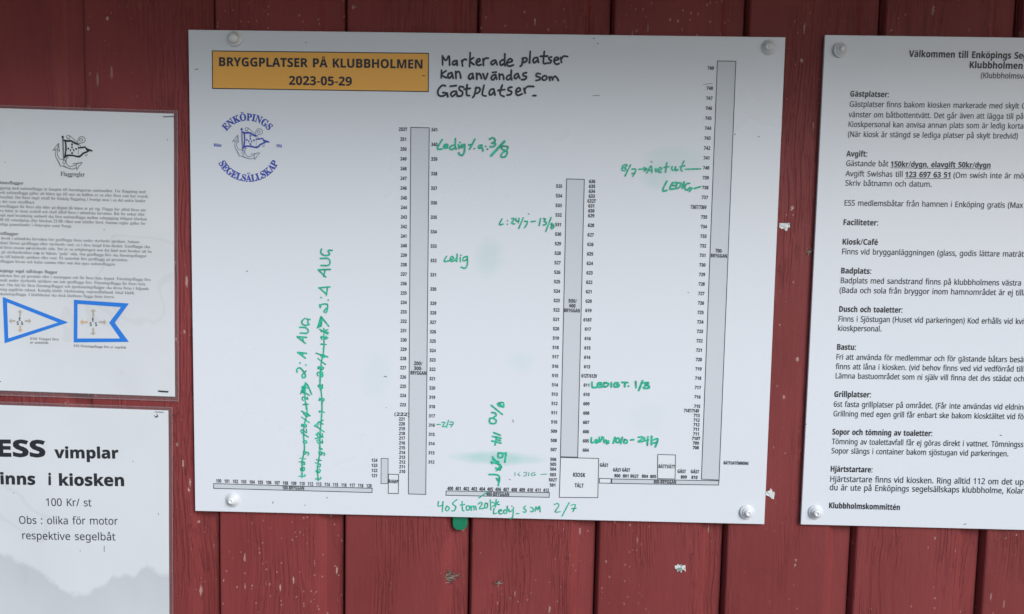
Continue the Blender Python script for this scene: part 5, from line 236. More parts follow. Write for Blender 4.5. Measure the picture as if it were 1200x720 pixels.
',':(38,[[27,14,-1,-2,-2,-8,-2,-4,-2,-8,-4,-6,-1,-4,-9,0,0,4,2,4,0,4,2,4,0,4,1,4,1,3,0,7,14,0]]),
'.':(38,[[10,10,1,3,1,2,2,1,2,0,2,1,3,-1,2,0,2,-1,1,-2,1,-3,1,-2,-1,-4,-2,-4,-4,-2,-5,0,-4,2,-2,4]]),
'0':(82,[[42,-2,-9,2,-7,2,-6,4,-5,4,-3,7,-4,7,-2,9,0,9,-1,11,1,11,0,9,2,9,4,7,3,6,5,5,6,4,7,2,9,1,8,-1,6,-2,6,-4,5,-5,4,-6,3,-7,2,-9,2,-20,-1,-11,-1,-9,-2,-9,-3,-8,-4,-6,-5,-4,-6,-4,-6,-2],[42,8,4,2,4,4,2,6,2,9,0,47,-2,10,-2,6,-4,4,-4,1,-6,-1,-3,-4,-3,-6,-2,-20,0,-26,1,-11,1,-9,3,-6,3,-4]]),
'1':(82,[[14,0,0,8,16,0,2,2,2,4,0,78,-4,-5,-3,-3,-3,-4,-4,-2,-2,-2,-6,0,-2,2,-2,1,0,2,-2,3,0,3,4,1,2,1,4,1,4,2,4,3,5,3,10,8,17,0,0,-94,1,-2,1,-1,2,-1,15,0,0,-8]]),
'2':(82,[[5,0,0,15,22,23,5,6,6,5,3,5,3,4,4,10,2,8,0,10,-2,5,-2,3,-4,4,-4,0,-4,-1,-4,-2,-2,-3,-2,-6,-1,-6,-1,-8,-4,0,-5,2,-4,2,-3,2,-2,4,0,8,2,4,4,6,8,4,6,2,6,0,6,1,10,-1,8,-2,8,-4,4,-4,3,-6,1,-8,0,-3,-1,-3,-1,-4,-4,-6,-2,-4,-3,-4,-4,-5,-23,-23,-15,-14,37,0,3,2,3,1,2,2,1,3,1,2,1,5,9,0,-1,-31]]),
'6':(82,[[43,-2,-7,1,-6,2,-6,3,-5,4,-5,6,-3,6,-3,8,-2,20,3,24,2,6,6,12,3,5,5,4,5,3,6,3,12,2,6,-1,6,0,4,-2,4,-1,2,-2,2,-3,2,-2,0,-2,1,-4,-1,-2,-1,-3,-2,-3,-3,-2,-5,0,-6,-1,0,3,-1,3,0,5,-2,3,0,2,-2,2,-2,1,-2,0,-6,-1,-4,-3,-4,-6,-4,-8,-2,-10,0,-11,2,1,2,2,4,1,3,1,17,0,8,-3,5,-5,5,-6,2,-7,2,-9,-2,-10,-2,-8,-6,-8,-6,-5,-8,-3],[44,8,3,1,3,2,2,3,2,4,2,7,0,15,-2,6,-2,4,-2,3,-4,2,-4,1,-2,0,-3,-2,-3,0,-3,-2,-2,-2,-1,-2,0,-12,2,-10,2,-8,4,-6]]),
'8':(82,[[40,-2,-8,1,-6,1,-6,2,-5,3,-7,7,-2,5,-2,10,1,6,2,5,3,4,10,8,6,3,-6,4,-4,3,-4,5,-2,5,-2,4,0,10,2,5,1,4,3,4,8,6,6,2,6,1,8,1,10,-1,8,-2,6,-4,4,-6,2,-6,2,-7,-1,-5,-2,-5,-3,-4,-4,-3,-5,-4,-5,-3,8,-4,6,-5,4,-4,4,-5,2,-5,0,-6,-1,-8,-3,-8,-6,-6,-8,-4,-8,-2],[44,62,4,2,6,9,0,4,1,5,-1,2,0,6,-6,6,-4,2,-6,0,-4,-2,-2,-2,-2,-4,-2,-8,1,-5,1,-4,2,-3,8,-6],[41,7,5,1,4,1,3,3,3,4,1,4,1,6,-2,8,-4,4,-4,2,-5,4,-7,4,-6,-6,-4,-6,-2,-5,0,-5,2,-10,3,-4,3,-2,4,-2]]),
'9':(82,[[34,-2,-6,1,-12,3,-2,3,-2,2,-2,3,0,9,1,1,1,2,4,2,6,-12,8,-4,4,0,11,4,7,15,3,23,-3,-2,-2,-2,-4,-2,-3,-2,-5,-1,-4,-1,-8,2,-7,2,-5,4,-5,6,-3,8,-1,9,1,7,1,6,2,6,3,4,4,5,10,6,6,1,7,1,7,-1,12,-4,5,-4,5,-6,3,-6,3,-8,2,-10,0,-18,-2,-16,-2,-6,-6,-12,-4,-6,-4,-4,-5,-3,-6,-3,-7,-1],[40,51,4,1,2,0,4,2,4,4,1,3,-1,11,-1,10,-3,6,-2,5,-4,3,-4,1,-4,-1,-4,-2,-4,-8,-1,-6,-1,-8,2,-12,4,-6]]),
'A':(96,[[-2,0,0,4,3,0,4,2,4,6,2,4,35,86,4,0,34,-83,2,-5,2,-4,6,-6,4,0,0,-4,-48,0,0,4,7,0,4,2,1,4,0,2,-1,2,-1,4,-4,11,-34,0,-4,-13,-1,-2,-1,-1,0,-3,2,-3,3,-3,7,0,0,-4],[25,36,28,0,-14,34]]),
'B':(97,[[4,0,0,4,4,0,6,3,2,6,0,75,-3,6,-4,2,-5,0,0,4,44,0,22,-2,12,-8,5,-13,-3,-11,-8,-7,-13,-5,16,-5,9,-9,4,-11,-2,-9,-2,-6,-6,-6,-8,-4,-10,-3,-12,-1],[40,56,8,0,6,2,4,2,2,4,2,5,0,13,-1,5,-2,3,-3,3,-4,2,-4,1,-4,-1,-2,-1,-1,0,-1,-2],[54,6,5,2,3,3,2,4,2,6,0,15,-2,6,-3,4,-5,2,-6,2,-10,0,0,-38,1,-3,3,-3]]),
'D':(109,[[4,0,0,4,4,0,4,1,2,1,1,2,1,4,0,76,-2,6,-6,2,-5,0,0,4,45,0,17,-2,13,-4,11,-7,7,-10,6,-12,1,-15,-6,-28,-17,-16,-30,-6],[58,6,6,4,6,6,4,9,2,11,1,14,-3,25,-10,15,-15,5,-3,0,-3,-1,-3,-3,0,-81,2,-2,1,-2]]),
'E':(97,[[3,0,0,4,5,0,4,1,2,1,2,3,0,77,-1,5,-1,3,-6,2,-4,0,0,4,84,0,0,-30,-4,0,-2,8,-3,7,-5,4,-6,3,-8,2,-18,0,0,-2,-1,0,-1,-2,0,-36,8,0,6,2,3,3,3,4,2,6,2,7,3,0,0,-50,-4,0,-1,6,0,4,-2,4,-2,3,-2,2,-3,2,-3,1,-4,0,-6,1,0,-37,1,-3,1,-1,2,-1,3,-1,11,0,6,1,5,1,5,2,8,6,2,4,4,6,2,6,4,0,-6,-32]]),
'F':(89,[[4,0,0,4,4,0,4,2,2,2,1,2,1,4,0,73,-2,6,-3,1,-3,2,-5,0,0,4,83,0,0,-30,-3,0,-1,6,-6,12,-8,4,-5,2,-21,0,-1,-2,-1,0,0,-38,2,0,6,1,4,1,4,4,3,4,2,5,1,7,4,0,0,-50,-4,0,-1,8,-2,6,-3,4,-4,3,-4,1,-6,1,-2,0,0,-37,2,-4,2,-2,4,-2,8,0,0,-4]]),
'G':(112,[[48,-2,-8,2,-9,4,-7,5,-6,7,-6,6,-3,9,-2,9,-1,10,1,10,2,9,3,9,18,18,8,4,9,2,17,0,8,-2,9,-3,1,-1,6,0,1,2,1,0,2,4,4,0,0,-34,-4,0,-2,6,-3,4,-3,5,-4,5,-8,6,-4,2,-4,1,-6,1,-14,-6,-9,-16,-3,-26,1,-14,3,-12,4,-9,5,-7,7,-4,8,-1,6,0,4,1,4,4,1,4,0,20,-1,4,-2,2,-2,1,-4,1,-6,0,0,4,50,0,0,-4,-4,0,-4,-1,-2,-1,-1,-2,-1,-4,0,-26,-26,-8]]),
'I':(57,[[3,0,0,4,5,0,3,2,3,1,1,2,1,3,0,80,-2,2,-2,1,-4,1,-5,0,0,4,51,0,0,-4,-5,0,-6,-2,-1,-2,-2,-3,0,-77,2,-4,2,-1,1,-1,3,-1,2,-1,4,0,0,-4]]),
'K':(112,[[4,0,0,4,4,0,6,3,2,3,0,81,-4,4,-4,1,-4,0,0,4,49,0,0,-4,-6,0,-2,-1,-4,-4,-1,-2,0,-37,34,34,2,3,0,3,-1,2,-4,2,-7,0,0,4,42,0,0,-4,-2,0,-8,-2,-10,-6,-10,-9,-16,-17,42,-52,2,-2,1,-2,2,0,2,-2,5,0,0,-4,-52,0,0,4,8,0,2,2,1,0,1,2,-2,4,-2,2,-26,33,-4,-3,0,-31,2,-3,1,-3,2,-1,3,-2,5,0,0,-4]]),
'L':(94,[[4,0,0,4,4,0,6,3,2,6,0,75,-2,6,-2,1,-4,1,-4,0,0,4,51,0,0,-4,-9,0,-2,-2,-2,-1,-1,-1,-1,-2,0,-80,2,-1,0,-1,4,-2,12,0,6,1,5,1,5,3,4,3,6,8,6,12,4,0,-6,-34]]),
'N':(108,[[88,-2,-64,79,0,-68,2,-2,6,-3,4,0,0,-4,-32,0,0,4,6,0,4,2,1,2,1,1,0,77,-4,4,-2,4,-2,1,-1,1,-3,0,0,4,30,0,52,-63,0,52,-1,2,-4,4,-2,1,-7,0,0,4,34,0,0,-4,-5,0,-6,-2,-2,-6,-1,-6,0,-84]]),
'O':(116,[[50,-2,-6,2,-7,2,-6,2,-5,4,-6,4,-4,6,-3,5,-3,7,-2,6,-2,7,0,14,2,7,2,6,6,12,10,10,6,4,12,4,7,2,15,0,18,-6,6,-4,4,-4,5,-6,3,-5,4,-6,2,-7,1,-6,1,-8,-2,-14,-2,-6,-4,-7,-3,-5,-5,-6,-4,-4,-6,-4,-12,-4,-8,-2],[58,2,14,6,8,16,4,26,-2,14,-2,12,-4,10,-5,6,-7,4,-7,2,-14,-6,-9,-16,-2,-26,0,-14,3,-12,4,-10,5,-6,6,-4]]),
'P':(92,[[4,0,0,4,4,0,6,3,2,6,0,75,-1,2,-1,3,-6,3,-4,0,0,4,54,0,9,-2,7,-2,4,-2,8,-6,4,-10,0,-5,-1,-8,-3,-7,-6,-6,-6,-4,-10,-2,-11,-1,-13,0,0,-32,2,-6,3,-1,3,-2,5,0,0,-4],[40,50,4,0,7,1,5,1,4,4,2,4,2,5,0,15,-2,5,-2,4,-2,3,-5,2,-10,0,-1,-1,-2,-1]]),
'S':(86,[[10,-2,0,36,4,0,2,-9,4,-8,4,-6,6,-5,6,-2,7,-1,5,1,5,2,3,2,3,4,1,3,1,5,-1,6,-4,5,-6,4,-22,11,-6,4,-5,6,-3,4,-2,6,-1,7,1,5,0,6,2,4,4,4,3,4,5,2,4,2,5,2,15,0,4,-2,4,0,4,-2,6,0,2,2,0,2,4,0,0,-32,-3,0,-2,6,-2,4,-3,4,-2,4,-4,4,-12,6,-4,0,-8,-2,-4,-2,-4,-6,0,-8,2,-4,2,-2,3,-2,4,-3,5,-3,14,-6,10,-6,4,-3,2,-3,3,-3,2,-3,1,-4,0,-4,1,-5,-1,-6,-1,-5,-3,-6,-3,-4,-5,-4,-4,-2,-12,-4,-18,0,-2,2,-2,0,-4,2,-9,0,-1,-2,0,-2]]),
'V':(94,[[46,-3,-36,87,-4,6,-1,2,-2,2,-3,2,-3,0,0,4,49,0,0,-4,-7,0,-3,-1,-1,-1,-1,-2,0,-6,2,-3,21,-51,19,51,1,3,1,2,0,4,-3,3,-3,1,-6,0,0,4,31,0,0,-4,-3,0,-4,-2,-2,-2,-4,-8,-34,-87]]),
'a':(76,[[56,-2,-6,1,-4,3,-2,6,-7,-6,-7,-3,-9,-1,-5,0,-4,2,-3,2,-3,4,-2,8,4,12,6,4,8,4,10,4,12,4,0,14,-3,6,-2,2,-3,0,-4,1,-5,-1,-3,-1,-1,-3,4,-8,0,-2,-1,-2,0,-2,-2,-2,-4,-2,-6,0,-4,2,-2,2,0,3,-1,3,2,6,2,3,3,3,3,2,4,2,5,1,4,1,15,0,7,-2,6,-4,4,-4,2,-6,0,-46,5,0,1,1,2,-3,-10,-8],[36,8,4,2,4,4,0,23,-10,-3,-6,-7,-2,-9,1,-6,2,-4]]),
'b':(79,[[10,-2,0,92,-2,4,-4,2,-2,0,0,4,28,0,0,-39,6,5,6,3,6,1,6,0,8,-4,4,-4,6,-8,2,-6,0,-5,1,-7,-2,-14,-2,-6,-3,-5,-4,-5,-10,-6,-6,-2,-12,0,-6,4,-7,4,-11,-8],[40,3,5,1,3,2,3,5,1,6,2,8,0,19,-2,6,-2,5,-2,3,-3,3,-5,1,-2,0,-2,-2,-4,-2,-1,-2,-1,-3,0,-38,2,-7,2,-4]]),
'c':(64,[[34,-2,-5,0,-10,4,-8,8,-3,5,-2,5,-2,6,0,7,1,7,1,6,3,6,3,5,4,5,10,6,6,2,13,0,10,-4,3,-4,2,-4,1,-4,-1,-2,0,-3,-2,-1,-2,-2,-2,-1,-2,0,-5,1,-3,4,-1,5,0,3,1,0,0,2,-4,4,-3,1,-7,-3,-4,-8,-2,-13,1,-9,2,-9,3,-7,4,-4,5,-2,6,-2,5,1,5,3,5,4,2,-2,-8,-10,-9,-4]]),
'd':(82,[[30,-2,-4,0,-5,2,-4,2,-3,4,-4,4,-2,4,-4,12,0,14,6,18,8,8,4,2,5,2,5,0,6,-1,6,-3,5,-4,0,26,-1,3,0,2,-2,1,-2,2,-6,0,0,4,32,0,0,-90,2,-1,0,-1,2,-2,4,0,0,-4,-9,0,-9,-2,-11,-2,0,10,-5,-6,-6,-3],[38,6,2,0,2,2,2,1,2,2,2,3,1,2,0,37,-1,3,-1,2,-1,1,-3,1,-2,2,-3,0,-4,-1,-6,-6,-1,-5,-1,-8,0,-17,1,-7,1,-5,2,-4,4,-2]]),
'e':(66,[[34,-2,-6,0,-10,4,-4,4,-3,4,-3,5,-2,6,-2,7,0,13,4,12,3,5,8,8,10,4,5,0,8,-1,7,-3,5,-4,5,-7,3,-7,0,-12,-36,0,2,-14,6,-10,10,-2,6,0,4,4,6,5,2,-3,-8,-10,-9,-6],[26,42,18,0,0,16,-2,3,-1,3,-3,0,-2,1,-6,-2,-4,-7]]),
'f':(47,[[3,0,0,4,5,0,0,1,2,1,1,2,0,2,1,2,0,49,-8,0,0,7,8,0,0,17,2,6,4,5,12,6,14,0,5,-2,3,-2,4,-3,1,-3,1,-4,0,-3,-2,-3,0,-2,-4,-2,-5,0,-3,1,-1,1,-3,6,2,4,0,2,1,1,0,1,1,0,0,1,-2,2,-2,1,-3,-1,-2,-1,-2,-4,-1,-3,0,-21,12,0,0,-7,-12,0,0,-51,2,-2,0,-2,2,-2,8,0,0,-4]]),
'g':(72,[[32,-31,-16,2,-10,5,-2,4,-1,4,1,4,4,4,7,2,-5,4,-4,4,-1,4,2,8,3,2,2,3,5,3,5,2,-10,6,-5,7,-2,9,1,5,0,4,2,4,4,3,3,2,4,3,5,1,5,2,11,0,6,-2,5,-1,19,0,0,-8,-11,0,3,-5,2,-4,0,-10,-2,-4,-4,-6,-6,-4,-5,-2,-5,-1,-4,-1,-4,0,0,1,-3,0,-3,-1,-2,0,-2,-2,0,-1,-2,-1,0,-2,1,-3,3,-1,5,-1,7,0,8,-1,6,0,5,-1,4,-1,3,-2,4,-6,2,-8,-2,-6,-3,-6,-5,-5,-8,-3,-9,-2],[38,28,4,4,2,8,0,12,-1,5,-1,3,-2,3,-2,1,-4,1,-2,-1,-3,-1,-2,-3,-1,-3,0,-5,-1,-6,1,-6,0,-4,1,-4,2,-2,3,-2],[36,-26,12,2,8,4,2,6,0,2,-2,2,-4,2,-31,0,-3,-2,-2,-3,0,-5,2,-2,6,-4]]),
'h':(84,[[4,0,0,4,4,0,3,3,1,3,0,80,-2,4,-2,2,-4,0,0,4,28,0,0,-42,6,7,8,3,8,2,10,-2,6,-8,2,-14,0,-36,2,-4,2,-2,4,0,0,-4,-36,0,0,4,5,0,2,4,1,4,0,40,-3,6,-2,2,-3,0,-8,-4,-4,-4,0,-42,3,-6,5,0,0,-4]]),
'i':(44,[[19,80,-3,1,-2,1,-2,3,0,3,-1,2,1,4,0,2,4,4,3,2,6,0,3,-2,4,-4,1,-2,0,-6,-1,-3,-2,-3,-2,-1,-3,-1],[4,0,0,4,4,0,3,3,1,3,0,48,-1,3,-1,1,-1,2,-5,0,0,4,28,0,0,-58,3,-6,5,0,0,-4]]),
'j':(46,[[20,80,-2,1,-2,2,-2,3,-2,2,0,6,2,2,2,3,2,1,2,2,6,0,3,-2,3,-1,1,-3,1,-2,0,-6,-1,-2,-1,-3,-3,-2,-3,-1],[8,-31,-4,1,-3,0,-3,1,-3,2,-3,1,-2,3,-1,3,-1,2,0,5,1,3,1,1,2,1,2,2,5,0,3,-2,1,0,1,-2,2,-2,0,-4,-1,-2,-2,-2,-1,-2,2,-4,3,0,3,1,2,1,1,2,1,3,0,77,-2,4,-2,2,-5,0,0,4,30,0,0,-72,-1,-8,-2,-7,-4,-5,-6,-4,-6,-2]]),
'k':(79,[[4,0,0,4,4,0,3,3,1,3,0,80,-3,6,-5,0,0,4,28,0,0,-63,18,17,2,3,2,4,-2,2,-2,1,-5,0,0,4,31,0,0,-4,-6,0,-5,-3,-5,-4,-11,-11,27,-38,4,-4,2,0,0,-4,-36,0,0,4,4,0,2,1,0,5,-1,1,-15,21,-4,-2,0,-20,3,-6,5,0,0,-4]]),
'l':(44,[[4,0,0,4,4,0,3,3,1,3,0,80,-3,6,-5,0,0,4,28,0,0,-90,3,-6,5,0,0,-4]]),
'm':(122,[[4,0,0,4,4,0,3,3,1,3,0,48,-2,4,-2,2,-4,0,0,4,28,0,0,-10,6,6,6,4,8,2,9,-2,6,-4,3,-6,6,6,8,4,8,2,10,-2,6,-8,2,-14,0,-34,1,-2,0,-2,1,-2,2,-2,4,0,0,-4,-35,0,0,4,4,0,1,2,2,2,0,46,-2,2,0,2,-2,2,-3,0,-5,-1,-7,-7,0,-40,1,-2,0,-4,2,-2,4,0,0,-4,-34,0,0,4,4,0,2,2,0,4,1,2,0,36,-1,4,0,4,-4,4,-2,0,-8,-4,-4,-4,0,-44,2,-2,0,-2,5,0,0,-4]]),
'n':(84,[[4,0,0,4,4,0,3,3,1,3,0,48,-2,4,-2,2,-4,0,0,4,28,0,0,-10,6,7,8,3,8,2,10,-2,6,-8,2,-14,0,-36,2,-4,2,-2,4,0,0,-4,-36,0,0,4,5,0,2,4,1,4,0,40,-3,6,-2,2,-3,0,-8,-4,-4,-4,0,-42,3,-6,5,0,0,-4]]),
'o':(74,[[31,-2,-6,2,-5,2,-5,4,-3,4,-4,6,-2,5,-2,6,0,13,4,12,4,6,3,4,5,4,10,4,13,0,5,-2,6,-2,8,-8,4,-6,2,-5,1,-7,1,-6,-2,-14,-2,-5,-4,-5,-8,-8,-5,-2,-6,-2],[37,2,3,1,4,2,2,3,0,3,2,3,0,32,-1,8,-1,6,-2,3,-4,2,-3,1,-4,-1,-3,-2,-2,-3,-1,-6,-1,-8,0,-32,2,-3,0,-3,2,-3,4,-2]]),
'p':(82,[[4,-30,0,3,2,0,2,1,1,0,1,1,0,1,2,4,0,78,-3,6,-5,0,0,4,28,0,0,-10,4,6,7,4,7,2,6,0,8,-4,4,-4,3,-4,3,-5,2,-5,0,-6,1,-7,-1,-7,0,-6,-2,-6,-3,-6,-3,-4,-4,-4,-4,-2,-5,-2,-5,0,-7,1,-5,3,-6,5,0,-23,1,-4,1,-2,0,-2,2,-2,2,0,2,-1,4,0,0,-3],[43,6,4,1,3,2,2,4,2,5,2,16,-1,8,-1,7,-1,5,-2,4,-3,2,-4,1,-4,-1,-4,-3,-4,-5,0,-37,3,-5,3,-3]]),
'r':(63,[[4,0,0,4,4,0,3,3,1,3,0,48,-1,3,-1,1,-1,2,-5,0,0,4,28,0,0,-12,2,4,4,4,6,4,4,2,7,0,3,-2,4,-4,1,-2,1,-4,0,-2,-2,-2,-1,-2,-2,-2,-2,-1,-5,0,-2,1,-2,0,0,2,-2,2,0,1,-2,1,-1,1,-1,0,-2,-1,-2,0,-4,-6,-2,-8,0,-30,1,-2,1,-3,3,-3,7,0,0,-4]]),
's':(64,[[29,-2,-10,4,-5,0,-2,-2,-1,-2,-3,0,0,25,4,0,2,-5,2,-6,3,-4,3,-2,4,-2,5,-1,3,1,3,0,4,4,1,2,0,6,-4,4,-4,3,-10,5,-5,3,-4,3,-3,3,-2,3,-2,4,0,4,1,6,2,6,3,4,5,4,5,2,12,0,2,-1,3,-1,3,0,2,-1,1,0,1,1,2,0,0,2,4,0,0,-22,-4,0,-2,6,-2,4,-3,3,-3,2,-8,2,-2,0,-4,-2,-2,-2,0,-2,-1,-2,1,-3,0,-2,2,-1,1,-1,3,-2,2,-2,10,-4,8,-6,3,-2,2,-4,1,-4,0,-12,-2,-6,-8,-8,-6,-2]]),
't':(50,[[27,-2,-5,0,-8,4,-2,4,-1,4,-1,6,0,45,-6,0,0,5,6,5,10,10,3,5,3,4,2,3,4,0,0,-25,14,0,0,-7,-14,0,0,-48,1,-2,2,-2,2,0,3,1,3,2,3,4,3,-2,-5,-8,-8,-6]]),
'u':(82,[[22,-2,-4,2,-4,4,-2,4,-2,6,0,46,-2,2,0,2,-6,0,0,4,29,0,0,-52,1,-2,0,-2,1,-2,1,-1,2,-1,7,0,4,3,3,3,0,46,-2,2,-1,2,-5,0,0,4,29,0,0,-52,1,-4,0,-4,2,0,2,-1,3,-1,0,-3,-9,-1,-9,-2,-11,-2,0,11,-2,-3,-4,-3,-3,-3,-8,-2]]),
'v':(68,[[32,-2,-24,56,-1,4,-2,4,-1,1,-2,1,-2,0,0,4,36,0,0,-4,-5,0,-2,-1,-1,-3,0,-1,12,-32,12,29,0,2,1,0,0,2,-1,2,-2,2,-6,0,0,4,23,0,0,-4,-3,0,-2,-1,-2,-4,-2,-3,-1,-2,-22,-56]]),
'y':(66,[[12,-31,-4,1,-3,0,-3,2,-2,3,-1,3,-1,4,3,6,2,2,2,1,3,1,8,-4,0,-8,2,-2,1,0,6,6,1,2,2,2,0,2,2,3,0,3,1,3,-23,56,-2,4,0,1,-2,2,0,1,-2,1,-3,0,0,4,37,0,0,-4,-6,0,-2,-2,0,-4,1,-1,0,-1,11,-30,10,27,1,1,1,2,0,7,-2,1,-6,0,0,4,22,0,0,-4,-2,0,-2,-1,-1,-1,-3,-6,-1,-3,-21,-59,-3,-6,-3,-5,-2,-4,-4,-6,-3,-1,-3,-2,-3,0]]),
'Ä':(96,[[-2,0,0,4,3,0,4,2,4,6,2,4,35,86,4,0,34,-83,2,-5,2,-4,6,-6,4,0,0,-4,-48,0,0,4,7,0,4,2,1,4,0,2,-1,2,-1,4,-4,11,-34,0,-4,-13,-1,-2,-1,-1,0,-3,2,-3,3,-3,7,0,0,-4],[25,36,28,0,-14,34],[28,124,2,4,2,0,1,1,3,0,2,-1,1,0,2,-4,0,-4,-1,-2,-2,-2,-6,0,-2,1,-1,1,-1,2],[54,124,2,4,2,0,1,1,3,0,2,-1,2,0,0,-2,2,-4,-2,-4,0,-1,-2,-1,-6,0,-2,1,-1,1,-1,2]]),
'Ö':(116,[[50,-2,-6,2,-7,2,-6,2,-5,4,-6,4,-4,6,-3,5,-3,7,-2,6,-2,7,0,14,2,7,2,6,6,12,10,10,6,4,12,4,7,2,15,0,18,-6,6,-4,4,-4,5,-6,3,-5,4,-6,2,-7,1,-6,1,-8,-2,-14,-2,-6,-4,-7,-3,-5,-5,-6,-4,-4,-6,-4,-12,-4,-8,-2],[58,2,14,6,8,16,4,26,-2,14,-2,12,-4,10,-5,6,-7,4,-7,2,-14,-6,-9,-16,-2,-26,0,-14,3,-12,4,-10,5,-6,6,-4],[38,124,1,2,1,0,2,2,6,0,2,-2,2,-4,-1,-3,-1,-1,0,-2,-4,-2,-3,0,-1,1,-2,1,-1,2,-1,1],[64,124,4,4,6,0,4,-4,0,-5,-2,-1,0,-2,-4,-2,-3,0,-1,1,-2,1,0,2,-2,1]]),
'ä':(76,[[56,-2,-6,1,-4,3,-2,6,-7,-6,-7,-3,-9,-1,-5,0,-4,2,-3,2,-3,4,-2,8,4,12,6,4,8,4,10,4,12,4,0,14,-3,6,-2,2,-3,0,-4,1,-5,-1,-3,-1,-1,-3,4,-8,0,-2,-1,-2,0,-2,-2,-2,-4,-2,-6,0,-4,2,-2,2,0,3,-1,3,2,6,2,3,3,3,3,2,4,2,5,1,4,1,15,0,7,-2,6,-4,4,-4,2,-6,0,-46,5,0,1,1,2,-3,-10,-8],[36,8,4,2,4,4,0,23,-10,-3,-6,-7,-2,-9,1,-6,2,-4],[21,89,1,2,0,2,1,1,2,1,1,1,4,0,1,-1,2,-1,1,-1,0,-2,1,-2,-1,-3,0,-1,-3,-3,-6,0,-3,3,0,1],[48,91,1,2,2,2,2,1,3,0,2,-1,2,-2,1,-2,0,-5,-2,-2,-1,-2,-7,0,-1,2,-2,2]]),
'å':(76,[[56,-2,-6,1,-4,3,-2,6,-7,-6,-7,-3,-9,-1,-5,0,-4,2,-3,2,-3,4,-2,8,4,12,6,4,8,4,10,4,12,4,0,14,-3,6,-2,2,-3,0,-4,1,-5,-1,-3,-1,-1,-3,4,-8,0,-2,-1,-2,0,-2,-2,-2,-4,-2,-6,0,-4,2,-2,2,0,3,-1,3,2,6,2,3,3,3,3,2,4,2,5,1,4,1,15,0,7,-2,6,-4,4,-4,2,-6,0,-46,5,0,1,1,2,-3,-10,-8],[36,8,4,2,4,4,0,23,-10,-3,-6,-7,-2,-9,1,-6,2,-4],[41,78,-8,2,-3,2,-2,4,-2,3,0,9,4,6,3,2,4,2,8,0,4,-2,3,-2,3,-3,1,-3,1,-4,-1,-5,-1,-3,-3,-4,-3,-2],[45,86,3,3,1,2,0,5,-1,2,-1,1,-4,2,-4,0,-4,-2,-1,-1,-1,-2,0,-5,1,-2,3,-3]]),
'ö':(74,[[31,-2,-6,2,-5,2,-5,4,-3,4,-4,6,-2,5,-2,6,0,13,4,12,4,6,3,4,5,4,10,4,13,0,5,-2,6,-2,8,-8,4,-6,2,-5,1,-7,1,-6,-2,-14,-2,-5,-4,-5,-8,-8,-5,-2,-6,-2],[37,2,3,1,4,2,2,3,0,3,2,3,0,32,-1,8,-1,6,-2,3,-4,2,-3,1,-4,-1,-3,-2,-2,-3,-1,-6,-1,-8,0,-32,2,-3,0,-3,2,-3,4,-2],[18,93,2,1,0,1,2,1,4,0,2,-2,2,-1,0,-8,-2,-1,-1,-2,-7,0,0,2,-2,1],[44,93,2,1,2,2,4,0,2,-1,0,-1,2,-1,0,-8,-2,-1,0,-2,-7,0,-1,2,-2,1]])}}

# ------------------------------------------------------------------ helpers
MM = .001
def link(name, me, parent=None, loc=None):
    o = bpy.data.objects.new(name, me); COL.objects.link(o)
    if parent: o.parent = parent
    if loc: o.location = loc
    return o
def mesh(name, V, Fc, mat, parent=None, loc=None, smooth=False):
    me = bpy.data.meshes.new(name); me.from_pydata(V, [], Fc); me.update()
    if mat: me.materials.append(mat)
    if smooth:
        for p in me.polygons: p.use_smooth = True
    return link(name, me, parent, loc)
def frombm(name, bm, mat, parent=None, loc=None, smooth=False):
    me = bpy.data.meshes.new(name); bm.to_mesh(me); bm.free()
    if mat: me.materials.append(mat)
    if smooth:
        for p in me.polygons: p.use_smooth = True
    return link(name, me, parent, loc)
def thing(name, label, cat, loc=(0,0,0), group=None):
    o = link(name, None, None, loc); o.empty_display_size = .02
    o['label'] = label; o['category'] = cat
    if group: o['group'] = group
    return o
def tag(o, label, cat, group=None):
    o['label'] = label; o['category'] = cat
    if group: o['group'] = group
    return o

